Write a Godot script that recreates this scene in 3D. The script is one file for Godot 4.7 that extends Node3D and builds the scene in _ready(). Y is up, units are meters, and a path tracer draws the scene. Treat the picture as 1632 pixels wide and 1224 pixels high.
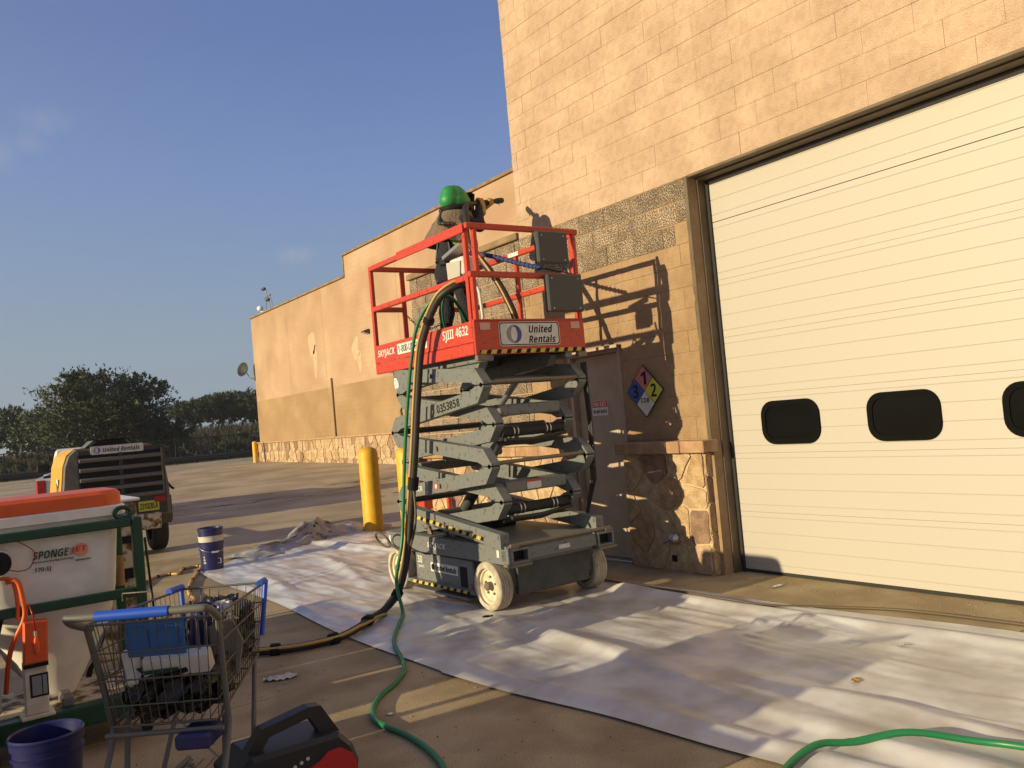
extends Node3D
# A worker on a scissor lift blasts paint off the rear wall of a big store. Units are metres, y is up.
# The wall runs along x at z = -6, the lens stands over x = 0, z = 0 and looks along it.

var M := {}
var taken := {}
var rng := RandomNumberGenerator.new()
var texs := {}


class G:                                     # collects triangles with normals, then becomes one ArrayMesh
	var v := PackedVector3Array()
	var n := PackedVector3Array()
	var u := PackedVector2Array()
	var c := PackedColorArray()
	var tint := Color.WHITE
	var tinted := false

	func t(a: Vector3, b: Vector3, d: Vector3, na: Vector3, nb: Vector3, nd: Vector3, ua := Vector2.ZERO, ub := Vector2.ZERO, ud := Vector2.ZERO) -> void:
		if (b - a).cross(d - a).dot(na + nb + nd) > 0.0:
			v.append(a); v.append(d); v.append(b); n.append(na); n.append(nd); n.append(nb); u.append(ua); u.append(ud); u.append(ub)
		else:
			v.append(a); v.append(b); v.append(d); n.append(na); n.append(nb); n.append(nd); u.append(ua); u.append(ub); u.append(ud)
		if tinted:
			c.append(tint); c.append(tint); c.append(tint)

	func q(a: Vector3, b: Vector3, d: Vector3, e: Vector3, out: Vector3) -> void:
		var nn := (b - a).cross(d - a)
		if nn.length_squared() < 1e-14:
			nn = (d - a).cross(e - a)
		nn = nn.normalized()
		if nn.dot(out) < 0.0:
			nn = -nn
		t(a, b, d, nn, nn, nn, Vector2(0, 1), Vector2(1, 1), Vector2(1, 0))
		t(a, d, e, nn, nn, nn, Vector2(0, 1), Vector2(1, 0), Vector2(0, 0))

	func flat(a: Vector3, b: Vector3, d: Vector3, out: Vector3) -> void:
		var nn := (b - a).cross(d - a).normalized()
		if nn.dot(out) < 0.0:
			nn = -nn
		t(a, b, d, nn, nn, nn)

	func box(at: Vector3, s: Vector3, bev := 0.0, b := Basis.IDENTITY) -> void:
		var h := s / 2.0
		bev = minf(bev, minf(h.x, minf(h.y, h.z)) * 0.9)
		if bev <= 0.0:
			for ax in 3:
				for sg in [-1.0, 1.0]:
					var p := []
					for k in [[-1, -1], [1, -1], [1, 1], [-1, 1]]:
						var w := Vector3.ZERO
						w[ax] = h[ax] * sg
						w[(ax + 1) % 3] = h[(ax + 1) % 3] * k[0]
						w[(ax + 2) % 3] = h[(ax + 2) % 3] * k[1]
						p.append(at + b * w)
					var o := Vector3.ZERO
					o[ax] = sg
					q(p[0], p[1], p[2], p[3], b * o)
			return
		for ax in 3:
			var a1 := (ax + 1) % 3
			var a2 := (ax + 2) % 3
			for sg in [-1.0, 1.0]:
				var p := []
				for k in [[-1, -1], [1, -1], [1, 1], [-1, 1]]:
					var w := Vector3.ZERO
					w[ax] = h[ax] * sg
					w[a1] = (h[a1] - bev) * k[0]
					w[a2] = (h[a2] - bev) * k[1]
					p.append(at + b * w)
				var o := Vector3.ZERO
				o[ax] = sg
				q(p[0], p[1], p[2], p[3], b * o)
			for s1 in [-1.0, 1.0]:
				for s2 in [-1.0, 1.0]:
					var p := []
					for e in [-1.0, 1.0]:
						var w := Vector3.ZERO
						w[ax] = (h[ax] - bev) * e
						w[a1] = h[a1] * s1
						w[a2] = (h[a2] - bev) * s2
						p.append(at + b * w)
						w[a1] = (h[a1] - bev) * s1
						w[a2] = h[a2] * s2
						p.append(at + b * w)
					var o := Vector3.ZERO
					o[a1] = s1
					o[a2] = s2
					q(p[0], p[1], p[3], p[2], b * o)
		for x in [-1.0, 1.0]:
			for y in [-1.0, 1.0]:
				for z in [-1.0, 1.0]:
					flat(at + b * Vector3(h.x * x, (h.y - bev) * y, (h.z - bev) * z), at + b * Vector3((h.x - bev) * x, h.y * y, (h.z - bev) * z), at + b * Vector3((h.x - bev) * x, (h.y - bev) * y, h.z * z), b * Vector3(x, y, z))

	func span(a: Vector3, b: Vector3, bev := 0.0) -> void:        # a box between two corners
		box((a + b) / 2.0, (b - a).abs(), bev)

	func bar(a: Vector3, b: Vector3, w: float, h: float, bev := 0.0, up := Vector3.UP) -> void:
		var d := (b - a).normalized()
		if absf(d.dot(up)) > 0.98:
			up = Vector3.RIGHT
		var s := d.cross(up).normalized()
		box((a + b) / 2.0, Vector3((b - a).length(), h, w), bev, Basis(d, s.cross(d), s))

	func tube(pts: Array, r: float, k := 8, closed := false, ends := true) -> void:
		var m := pts.size()
		var up := Vector3.UP
		var d0: Vector3 = (pts[1] - pts[0]).normalized()
		if absf(d0.dot(up)) > 0.9:
			up = Vector3.RIGHT
		var rings := []
		var side := d0.cross(up).normalized()
		for i in m:
			var d: Vector3
			if closed:
				d = (pts[(i + 1) % m] - pts[(i + m - 1) % m]).normalized()
			else:
				d = (pts[mini(i + 1, m - 1)] - pts[maxi(i - 1, 0)]).normalized()
			side = (side - d * side.dot(d)).normalized()
			var w := d.cross(side)
			var ring := []
			for j in k:
				var a := TAU * j / k
				ring.append(side * cos(a) + w * sin(a))
			rings.append(ring)
		for i in (m if closed else m - 1):
			var i2 := (i + 1) % m
			for j in k:
				var j2 := (j + 1) % k
				var n0: Vector3 = rings[i][j]
				var n1: Vector3 = rings[i][j2]
				var n2: Vector3 = rings[i2][j2]
				var n3: Vector3 = rings[i2][j]
				t(pts[i] + n0 * r, pts[i] + n1 * r, pts[i2] + n2 * r, n0, n1, n2)
				t(pts[i] + n0 * r, pts[i2] + n2 * r, pts[i2] + n3 * r, n0, n2, n3)
		if ends and not closed:
			for e in [0, m - 1]:
				var d: Vector3 = (pts[0] - pts[1]).normalized() if e == 0 else (pts[m - 1] - pts[m - 2]).normalized()
				for j in k:
					t(pts[e], pts[e] + rings[e][j] * r, pts[e] + rings[e][(j + 1) % k] * r, d, d, d)

	func cyl(a: Vector3, b: Vector3, r0: float, r1 := -1.0, k := 16) -> void:
		if r1 < 0.0:
			r1 = r0
		lathe([Vector2(0, 0), Vector2(r0, 0), Vector2(r1, (b - a).length()), Vector2(0, (b - a).length())], a, b - a, k)

	func lathe(prof: Array, at: Vector3, axis := Vector3.UP, k := 20, smooth := false) -> void:      # prof: Vector2(radius, height)
		var y := axis.normalized()
		var x := y.cross(Vector3.RIGHT if absf(y.x) < 0.9 else Vector3.FORWARD).normalized()
		var z := x.cross(y)
		var nr := []
		for i in prof.size() - 1:
			var d: Vector2 = (prof[i + 1] - prof[i]).normalized()
			nr.append(Vector2(d.y, -d.x))
		for i in prof.size() - 1:
			var p: Vector2 = prof[i]
			var s: Vector2 = prof[i + 1]
			var na: Vector2 = nr[i]
			var nb: Vector2 = nr[i]
			if smooth:
				if i > 0:
					na = (nr[i] + nr[i - 1]).normalized()
				if i < nr.size() - 1:
					nb = (nr[i] + nr[i + 1]).normalized()
			for j in k:
				var d0 := x * cos(TAU * j / k) + z * sin(TAU * j / k)
				var d1 := x * cos(TAU * (j + 1) / k) + z * sin(TAU * (j + 1) / k)
				var A := at + d0 * p.x + y * p.y
				var B := at + d1 * p.x + y * p.y
				var C := at + d1 * s.x + y * s.y
				var D := at + d0 * s.x + y * s.y
				if p.x > 1e-6:
					t(A, B, C, d0 * na.x + y * na.y, d1 * na.x + y * na.y, d1 * nb.x + y * nb.y)
				if s.x > 1e-6:
					t(A, C, D, d0 * na.x + y * na.y, d1 * nb.x + y * nb.y, d0 * nb.x + y * nb.y)

	func prism(poly: PackedVector2Array, depth: float, tr: Transform3D, bev := 0.0) -> void:   # polygon in tr's xy plane, thick along +z of tr
		var cap := poly
		if bev > 0.0:
			var ins := Geometry2D.offset_polygon(poly, -bev)
			if ins.size() == 1 and ins[0].size() == poly.size():
				cap = ins[0]
				var best := 0
				for i in cap.size():
					if cap[i].distance_to(poly[0]) < cap[best].distance_to(poly[0]):
						best = i
				var turned := PackedVector2Array()
				for i in cap.size():
					turned.append(cap[(best + i) % cap.size()])
				cap = turned
				if Geometry2D.is_polygon_clockwise(cap) != Geometry2D.is_polygon_clockwise(poly):
					cap = poly
					bev = 0.0
			else:
				bev = 0.0
		var ids := Geometry2D.triangulate_polygon(cap)
		var zt := tr.basis.z.normalized()
		for i in range(0, ids.size(), 3):
			var a := cap[ids[i]]
			var b := cap[ids[i + 1]]
			var d := cap[ids[i + 2]]
			t(tr * Vector3(a.x, a.y, depth), tr * Vector3(b.x, b.y, depth), tr * Vector3(d.x, d.y, depth), zt, zt, zt)
			t(tr * Vector3(a.x, a.y, 0), tr * Vector3(b.x, b.y, 0), tr * Vector3(d.x, d.y, 0), -zt, -zt, -zt)
		var m := poly.size()
		var cw := Geometry2D.is_polygon_clockwise(poly)
		for i in m:
			var a := poly[i]
			var b := poly[(i + 1) % m]
			var o2 := Vector2(b.y - a.y, a.x - b.x)
			if cw:
				o2 = -o2
			var o := tr.basis * Vector3(o2.x, o2.y, 0)
			if bev > 0.0:
				var ca := cap[i]
				var cb := cap[(i + 1) % m]
				q(tr * Vector3(a.x, a.y, 0), tr * Vector3(b.x, b.y, 0), tr * Vector3(b.x, b.y, depth - bev), tr * Vector3(a.x, a.y, depth - bev), o)
				q(tr * Vector3(a.x, a.y, depth - bev), tr * Vector3(b.x, b.y, depth - bev), tr * Vector3(cb.x, cb.y, depth), tr * Vector3(ca.x, ca.y, depth), o + zt)
			else:
				q(tr * Vector3(a.x, a.y, 0), tr * Vector3(b.x, b.y, 0), tr * Vector3(b.x, b.y, depth), tr * Vector3(a.x, a.y, depth), o)

	func grid(pts: Array, w: int, h: int, facing := Vector3.UP) -> void:   # w * h points, smooth normals
		var nn := []
		for j in h:
			for i in w:
				var a: Vector3 = pts[j * w + mini(i + 1, w - 1)] - pts[j * w + maxi(i - 1, 0)]
				var b: Vector3 = pts[mini(j + 1, h - 1) * w + i] - pts[maxi(j - 1, 0) * w + i]
				var d := a.cross(b).normalized()
				nn.append(d if d.dot(facing) >= 0.0 else -d)
		for j in h - 1:
			for i in w - 1:
				var a := j * w + i
				t(pts[a], pts[a + 1], pts[a + w + 1], nn[a], nn[a + 1], nn[a + w + 1])
				t(pts[a], pts[a + w + 1], pts[a + w], nn[a], nn[a + w + 1], nn[a + w])

	func blob(at: Vector3, r: Vector3, b := Basis.IDENTITY, k := 14, rows := 8) -> void:
		for i in rows:
			for j in k:
				var p := []
				for e in [[i, j], [i, j + 1], [i + 1, j + 1], [i + 1, j]]:
					var th: float = PI * e[0] / rows
					var ph: float = TAU * e[1] / k
					p.append(Vector3(sin(th) * cos(ph), cos(th), sin(th) * sin(ph)))
				var w := []
				var m := []
				for s in p:
					w.append(at + b * (s * r))
					m.append((b * (s / r)).normalized())
				if i > 0:
					t(w[0], w[1], w[2], m[0], m[1], m[2])
				if i < rows - 1:
					t(w[0], w[2], w[3], m[0], m[2], m[3])

	func mesh() -> ArrayMesh:
		var a := []
		a.resize(Mesh.ARRAY_MAX)
		a[Mesh.ARRAY_VERTEX] = v
		a[Mesh.ARRAY_NORMAL] = n
		a[Mesh.ARRAY_TEX_UV] = u
		if tinted:
			a[Mesh.ARRAY_COLOR] = c
		var m := ArrayMesh.new()
		m.add_surface_from_arrays(Mesh.PRIMITIVE_TRIANGLES, a)
		return m


func numbered(called: String) -> String:
	var k: int = taken.get(called, 0)
	taken[called] = k + 1
	return called if k == 0 else "%s_%03d" % [called, k]


func tag(o: Node3D, label: String, category: String, group := "") -> Node3D:
	o.set_meta("label", label)
	o.set_meta("category", category)
	if group:
		o.set_meta("group", group)
	return o


func thing(called: String, label: String, category: String, at := Vector3.ZERO, turn := 0.0, group := "") -> Node3D:
	var o := Node3D.new()
	o.name = numbered(called)
	add_child(o)
	o.position = at
	o.rotation.y = turn
	tag(o, label, category, group)
	return o


func put(mesh: Mesh, called: String, m: Material, parent: Node = null, label := "") -> MeshInstance3D:
	var o := MeshInstance3D.new()
	o.name = numbered(called) if parent == null else called
	o.mesh = mesh
	o.material_override = m
	(self if parent == null else parent).add_child(o, true)
	if label:
		o.set_meta("label", label)
	return o


func part(g: G, called: String, m: Material, parent: Node, label := "") -> MeshInstance3D:
	return put(g.mesh(), called, m, parent, label)


func solo(g: G, called: String, m: Material, label: String, category: String, group := "") -> MeshInstance3D:
	var o := put(g.mesh(), called, m)
	tag(o, label, category, group)
	return o


func struct(g: G, called: String, m: Material) -> MeshInstance3D:
	var o := put(g.mesh(), called, m)
	o.set_meta("kind", "structure")
	return o


func dup(o: Node3D, label: String, at: Vector3, turn := 0.0) -> Node3D:
	var r: Node3D = o.duplicate()
	r.name = numbered(String(o.name).rstrip("0123456789").trim_suffix("_"))
	add_child(r)
	r.position = at
	r.rotation.y = turn
	r.set_meta("label", label)
	return r


func lettering(s: String, width: float, height: float, at: Vector3, b: Basis, m: Material, parent: Node, weight := 700, slant := 0.0, called := "lettering") -> MeshInstance3D:
	var tm := TextMesh.new()
	var f := SystemFont.new()
	f.font_names = PackedStringArray(["Droid Sans"])
	f.font_weight = weight
	tm.font = f
	tm.text = s
	tm.font_size = 32
	tm.pixel_size = 0.01
	tm.depth = 0.002
	tm.curve_step = 2.0
	var box := tm.get_aabb()
	var o := put(tm, called, m, parent)
	var sx := width / maxf(box.size.x, 0.001)
	var sy := height / maxf(box.size.y, 0.001)
	var bb := Basis(b.x * sx, b.y * sy + b.x * slant * sy, b.z)
	var mid := box.position + box.size / 2.0
	o.transform = Transform3D(bb, at - bb * Vector3(mid.x, mid.y, 0))
	return o


func noise_tex(key: String, freq: float, lo: Color, hi: Color, oct := 4, kind := FastNoiseLite.TYPE_SIMPLEX_SMOOTH, size := 512, from := 0.0, to := 1.0, fractal := FastNoiseLite.FRACTAL_FBM) -> Texture2D:
	if texs.has(key):
		return texs[key]
	var f := FastNoiseLite.new()
	f.noise_type = kind
	f.seed = 11 + texs.size() * 7
	f.frequency = freq
	f.fractal_type = fractal
	f.fractal_octaves = oct
	var g := Gradient.new()
	g.offsets = PackedFloat32Array([from, to])
	g.colors = PackedColorArray([lo, hi])
	var t := NoiseTexture2D.new()
	t.width = size
	t.height = size
	t.seamless = true
	t.noise = f
	t.color_ramp = g
	texs[key] = t
	return t


func L(r: float, g: float, b: float) -> Color:
	return Color(r, g, b).linear_to_srgb()


func mat(key: String, col: Color, rough: float, o := {}) -> StandardMaterial3D:
	var m := StandardMaterial3D.new()
	m.resource_name = key
	m.albedo_color = col
	m.roughness = rough
	m.metallic = o.get("metal", 0.0)
	if o.has("spec"):
		m.metallic_specular = o.spec
	var s: float = o.get("scale", 1.0)
	if o.has("tex"):
		m.albedo_texture = o.tex
	if o.has("bump"):
		m.heightmap_enabled = true
		m.heightmap_texture = o.bump
		m.heightmap_scale = o.get("depth", 0.2)
	if o.has("detail"):
		m.detail_enabled = true
		m.detail_albedo = o.detail
		m.detail_blend_mode = BaseMaterial3D.BLEND_MODE_MUL
		m.detail_uv_layer = BaseMaterial3D.DETAIL_UV_2
		m.uv2_triplanar = true
		m.uv2_world_triplanar = o.get("world", true)
		m.uv2_scale = Vector3.ONE * o.get("dscale", 0.2)
	if o.has("tex") or o.has("bump"):
		m.uv1_triplanar = true
		m.uv1_world_triplanar = o.get("world", true)
		m.uv1_scale = Vector3.ONE * s
		if o.has("stretch"):
			m.uv1_scale = o.stretch * s
	if o.has("rim"):
		m.rim_enabled = true
		m.rim = o.rim
	if o.has("coat"):
		m.clearcoat_enabled = true
		m.clearcoat = o.coat
		m.clearcoat_roughness = 0.15
	if o.has("backlight"):
		m.backlight_enabled = true
		m.backlight = o.backlight
	if o.has("vc"):
		m.vertex_color_use_as_albedo = true
	M[key] = m
	return m


func materials() -> void:
	var W := Color.WHITE
	var grime := noise_tex("grime", 0.008, Color(0.86, 0.84, 0.82), W, 5, FastNoiseLite.TYPE_SIMPLEX_SMOOTH, 512, 0.25, 0.7)
	var soft := noise_tex("soft", 0.006, Color(0.95, 0.94, 0.93), W, 4, FastNoiseLite.TYPE_SIMPLEX_SMOOTH, 512, 0.3, 0.7)
	var speck := noise_tex("speck", 0.12, Color(0.42, 0.4, 0.38), W, 3, FastNoiseLite.TYPE_SIMPLEX, 512, 0.3, 0.7)
	var fleck := noise_tex("fleck", 0.1, Color(0.72, 0.7, 0.68), W, 4, FastNoiseLite.TYPE_SIMPLEX, 512, 0.3, 0.62)
	var faint := noise_tex("faint", 0.01, Color(0.965, 0.955, 0.95), W, 5, FastNoiseLite.TYPE_SIMPLEX_SMOOTH, 512, 0.3, 0.6)
	var grain := noise_tex("grain", 0.13, Color(0.85, 0.84, 0.83), W, 4, FastNoiseLite.TYPE_SIMPLEX, 512, 0.3, 0.6)
	var rough := noise_tex("rough", 0.02, Color.BLACK, W, 6, FastNoiseLite.TYPE_SIMPLEX_SMOOTH, 512, 0.2, 0.8)
	var split := noise_tex("split", 0.02, Color.BLACK, W, 6, FastNoiseLite.TYPE_SIMPLEX_SMOOTH, 1024, 0.15, 0.85, FastNoiseLite.FRACTAL_RIDGED)
	var fine := noise_tex("fine", 0.09, Color.BLACK, W, 4, FastNoiseLite.TYPE_SIMPLEX, 512, 0.2, 0.8)
	var scuff := noise_tex("scuff", 0.03, Color(0.74, 0.71, 0.68), W, 5, FastNoiseLite.TYPE_SIMPLEX_SMOOTH, 512, 0.16, 0.34)
	var dirt := noise_tex("dirt", 0.012, Color(0.45, 0.38, 0.3), W, 5, FastNoiseLite.TYPE_SIMPLEX_SMOOTH, 512, 0.25, 0.55)
	var big := noise_tex("big", 0.01, Color(0.93, 0.92, 0.91), W, 3, FastNoiseLite.TYPE_SIMPLEX_SMOOTH, 512, 0.3, 0.7)
	# masonry
	mat("peach", L(0.565, 0.405, 0.29), 0.9, {"tex": faint, "scale": 1.8, "bump": split, "depth": 0.6, "detail": big, "dscale": 0.25})
	mat("peach_flat", L(0.47, 0.32, 0.21), 0.9, {"tex": soft, "scale": 0.12, "bump": fine, "depth": 0.3, "detail": big, "dscale": 0.05})
	mat("tan", L(0.39, 0.26, 0.145), 0.9, {"tex": faint, "scale": 1.8, "bump": split, "depth": 0.6, "detail": big, "dscale": 0.3})
	mat("tan_flat", L(0.37, 0.245, 0.13), 0.9, {"tex": soft, "scale": 0.15, "bump": fine, "depth": 0.3, "detail": big, "dscale": 0.06})
	mat("cap", L(0.26, 0.18, 0.105), 0.9, {"tex": grime, "scale": 0.4})
	for k in 4:
		var g: float = [0.86, 1.0, 1.1, 0.94][k]
		mat("cmu%d" % k, L(0.47 * g, 0.37 * g, 0.275 * g), 0.95, {"tex": speck, "scale": 0.8, "bump": speck, "depth": 0.4, "detail": grime, "dscale": 1.1})
	mat("mortar", L(0.52, 0.4, 0.27), 0.95, {"tex": fleck, "scale": 2.0})
	mat("grout", L(0.7, 0.52, 0.33), 0.95, {"tex": fleck, "scale": 2.0, "bump": rough, "depth": 0.5})
	var st := [[0.66, 0.48, 0.29], [0.6, 0.42, 0.24], [0.7, 0.53, 0.34], [0.44, 0.29, 0.19], [0.63, 0.46, 0.29], [0.55, 0.37, 0.21], [0.36, 0.23, 0.16]]
	for k in st.size():
		mat("stone%d" % k, L(st[k][0], st[k][1], st[k][2]), 0.92, {"tex": grime, "scale": 1.6, "bump": rough, "depth": 0.6, "detail": fleck, "dscale": 1.7})
	mat("ledge", L(0.44, 0.275, 0.16), 0.9, {"tex": grime, "scale": 0.9, "bump": rough, "depth": 0.6})
	# ground
	mat("concrete", L(0.45, 0.35, 0.2), 0.9, {"tex": grain, "scale": 1.3, "bump": fine, "depth": 0.03, "detail": grime, "dscale": 0.35})
	mat("asphalt", L(0.6, 0.49, 0.33), 0.85, {"tex": fleck, "scale": 0.7, "bump": fine, "depth": 0.4, "detail": grime, "dscale": 0.09})
	mat("earth", L(0.13, 0.1, 0.05), 1.0, {"tex": dirt, "scale": 0.12, "detail": fleck, "dscale": 0.5})
	mat("sheet", L(0.63, 0.625, 0.63), 0.32, {"tex": faint, "scale": 0.6, "bump": rough, "depth": 0.12, "spec": 0.5, "detail": grime, "dscale": 0.45})
	mat("sheet_old", L(0.36, 0.35, 0.35), 0.4, {"tex": grime, "scale": 1.5})
	# metal and paint
	mat("door_paint", L(0.435, 0.4, 0.36), 0.5, {"bump": fine, "depth": 0.01, "scale": 2.0})
	mat("brown_paint", L(0.13, 0.093, 0.055), 0.6, {"tex": grime, "scale": 0.8})
	mat("exit_door", L(0.42, 0.33, 0.245), 0.55, {"tex": soft, "scale": 0.8})
	mat("dark_seal", L(0.02, 0.018, 0.016), 0.8)
	mat("black", L(0.012, 0.012, 0.013), 0.6, {"spec": 0.25})
	mat("rubber", L(0.02, 0.02, 0.02), 0.8, {"tex": grime, "scale": 2.0})
	mat("lift_red", L(0.5, 0.045, 0.022), 0.42, {"tex": scuff, "scale": 1.3, "world": false})
	mat("lift_grey", L(0.155, 0.163, 0.163), 0.5, {"tex": scuff, "scale": 1.0, "world": false})
	mat("lift_dark", L(0.06, 0.065, 0.068), 0.55, {"tex": grime, "scale": 1.4, "world": false})
	mat("box_grey", L(0.05, 0.053, 0.055), 0.55)
	mat("worn_steel", L(0.2, 0.16, 0.12), 0.6, {"metal": 0.3, "tex": scuff, "scale": 3.0, "world": false})
	mat("tyre", L(0.5, 0.44, 0.34), 0.8, {"tex": grime, "scale": 2.5, "world": false})
	mat("hub", L(0.72, 0.64, 0.46), 0.6, {"tex": grime, "scale": 2.0, "world": false})
	mat("steel", L(0.5, 0.5, 0.5), 0.35, {"metal": 0.9})
	mat("dull_steel", L(0.24, 0.23, 0.22), 0.5, {"metal": 0.7, "tex": scuff, "scale": 4.0, "world": false})
	mat("white", L(0.78, 0.77, 0.74), 0.5)
	mat("label_white", L(0.66, 0.65, 0.62), 0.5, {"tex": soft, "scale": 3.0, "world": false})
	mat("label_red", L(0.55, 0.04, 0.03), 0.5)
	mat("hazard", L(0.62, 0.45, 0.06), 0.5, {"tex": grime, "scale": 3.0, "world": false})
	mat("blue_logo", L(0.03, 0.06, 0.25), 0.5)
	mat("grey_logo", L(0.24, 0.24, 0.24), 0.5)
	mat("bollard", L(0.72, 0.4, 0.018), 0.5, {"tex": soft, "scale": 1.5})
	mat("bucket_blue", L(0.016, 0.018, 0.1), 0.35, {"spec": 0.5})
	mat("bucket_grey", L(0.5, 0.48, 0.42), 0.5)
	mat("hose_black", L(0.022, 0.018, 0.016), 0.55, {"tex": grime, "scale": 5.0})
	mat("hose_tan", L(0.5, 0.3, 0.08), 0.55)
	mat("hose_green", L(0.012, 0.17, 0.06), 0.4)
	mat("lime", L(0.25, 0.5, 0.03), 0.7)
	mat("lanyard", L(0.02, 0.035, 0.14), 0.8)
	# nature
	for k in 3:
		mat("leaf%d" % k, [L(0.024, 0.032, 0.011), L(0.042, 0.054, 0.022), L(0.14, 0.11, 0.05)][k], 0.7, {"backlight": L(0.015, 0.02, 0.006)})
	mat("bark", L(0.07, 0.05, 0.035), 0.95, {"tex": grime, "scale": 1.0})
	mat("crack", L(0.08, 0.07, 0.06), 0.95)
	mat("dark_glass", L(0.006, 0.006, 0.006), 0.12, {"spec": 0.3})
	mat("tan_pipe", L(0.3, 0.195, 0.115), 0.7)
	mat("pink_red", L(0.5, 0.17, 0.16), 0.5)
	mat("sign_blue", L(0.02, 0.07, 0.32), 0.5)
	mat("sign_yellow", L(0.6, 0.6, 0.04), 0.5)
	mat("sticker_pink", L(0.62, 0.35, 0.3), 0.5)
	mat("fence_dark", L(0.015, 0.015, 0.015), 0.6)
	mat("rail_grey", L(0.03, 0.03, 0.032), 0.7)
	mat("paint_splash", L(0.42, 0.4, 0.36), 0.6, {"tex": scuff, "scale": 6.0, "world": false})
	mat("slat_grey", L(0.14, 0.13, 0.12), 0.5)
	mat("grit", L(0.3, 0.22, 0.14), 0.9)
	mat("gasket", L(0.006, 0.006, 0.006), 0.9, {"spec": 0.15})
	mat("patch", L(0.5, 0.355, 0.24), 0.9, {"tex": faint, "scale": 0.6})
	mat("dish", L(0.02, 0.02, 0.018), 0.7)
	mat("work_navy", L(0.018, 0.02, 0.035), 0.9, {"tex": grime, "scale": 5.0, "bump": rough, "depth": 1.0})
	mat("glove", L(0.4, 0.24, 0.06), 0.8)
	mat("hood_green", L(0.015, 0.22, 0.05), 0.5, {})
	mat("cape", L(0.2, 0.145, 0.11), 0.9, {"tex": grime, "scale": 4.0, "bump": rough, "depth": 1.0})
	mat("hose_old", L(0.1, 0.07, 0.04), 0.6)
	mat("comp_grey", L(0.15, 0.145, 0.125), 0.5, {"tex": grime, "scale": 1.5})
	mat("comp_yellow", L(0.7, 0.36, 0.02), 0.4, {"tex": soft, "scale": 1.2})
	mat("comp_dark", L(0.035, 0.034, 0.033), 0.5, {"tex": grime, "scale": 2.0})
	mat("comp_fender", L(0.1, 0.095, 0.085), 0.6, {"tex": grime, "scale": 2.0})
	mat("lamp_red", L(0.3, 0.012, 0.012), 0.25)
	mat("plate", L(0.5, 0.5, 0.05), 0.5)
	mat("cream_dirty", L(0.55, 0.47, 0.33), 0.8, {"tex": dirt, "scale": 1.1})
	mat("car_white", L(0.7, 0.69, 0.66), 0.3, {"coat": 0.6})
	mat("frame_green", L(0.007, 0.055, 0.022), 0.45, {"tex": soft, "scale": 3.0})
	mat("tank_white", L(0.84, 0.81, 0.74), 0.35, {"tex": soft, "scale": 1.5})
	mat("lid_orange", L(0.72, 0.11, 0.015), 0.45, {"tex": soft, "scale": 2.0})
	mat("lid_bright", L(0.9, 0.12, 0.02), 0.5)
	mat("logo_peach", L(0.75, 0.3, 0.18), 0.5)
	mat("wood", L(0.3, 0.17, 0.07), 0.7)
	mat("cream", L(0.66, 0.6, 0.46), 0.5, {"tex": soft, "scale": 3.0})
	mat("cart_wire", L(0.13, 0.12, 0.1), 0.5, {"metal": 0.5})
	mat("cart_grey", L(0.12, 0.115, 0.105), 0.55)
	mat("cart_blue", L(0.015, 0.08, 0.5), 0.4)
	mat("flap_blue", L(0.02, 0.12, 0.36), 0.45)
	mat("bag_black", L(0.012, 0.012, 0.013), 0.3, {"bump": rough, "tex": soft, "depth": 0.8, "scale": 3.0, "world": false})
	mat("carton", L(0.6, 0.58, 0.54), 0.7, {"tex": soft, "scale": 4.0, "world": false})
	mat("gen_black", L(0.018, 0.018, 0.019), 0.5)
	mat("gen_red", L(0.5, 0.025, 0.02), 0.4)


func _ready() -> void:
	rng.seed = 20417
	var cam := Camera3D.new()
	cam.name = "camera"
	add_child(cam)
	cam.fov = 48.23
	cam.near = 0.05
	cam.far = 2000.0
	var yaw := deg_to_rad(35.0376)
	var pitch := deg_to_rad(2.1323)
	var f := Vector3(-cos(yaw) * cos(pitch), sin(pitch), -sin(yaw) * cos(pitch))
	var r := f.cross(Vector3.UP).normalized()
	var up := r.cross(f)
	var roll := 0.088
	cam.transform = Transform3D(Basis(r * cos(roll) - up * sin(roll), r * sin(roll) + up * cos(roll), -f), Vector3(0, 1.62, 0))
	var env := Environment.new()
	env.background_mode = Environment.BG_SKY
	var sk := PanoramaSkyMaterial.new()
	sk.panorama = evening_sky()
	var sky := Sky.new()
	sky.sky_material = sk
	env.sky = sky
	env.background_energy_multiplier = 0.6667
	env.tonemap_mode = Environment.TONE_MAPPER_LINEAR
	env.tonemap_exposure = 1.5
	env.sdfgi_enabled = true
	env.ssao_enabled = true
	env.ssil_enabled = true
	env.fog_enabled = true
	env.fog_density = 0.0005
	env.fog_light_color = Color(0.72, 0.74, 0.77)
	var we := WorldEnvironment.new()
	we.name = "world_environment"
	we.environment = env
	add_child(we)
	var sun := DirectionalLight3D.new()
	sun.name = "sun"
	sun.light_color = Color(1.0, 0.92, 0.73)
	sun.light_energy = 1.3
	sun.light_angular_distance = 0.5
	sun.shadow_enabled = true
	sun.sky_mode = DirectionalLight3D.SKY_MODE_LIGHT_ONLY
	add_child(sun)
	sun.look_at_from_position(Vector3.ZERO, Vector3(0.06, -0.235, -1.0), Vector3.UP)

	materials()
	ground()
	store()
	screen_wall()
	far_wing()
	wall_things()
	sheets()
	lift()
	worker()
	hoses()
	bollards()
	compressor()
	pickup()
	blast_pot()
	trailer()
	cart()
	small_things()
	fence()
	trees()


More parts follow.
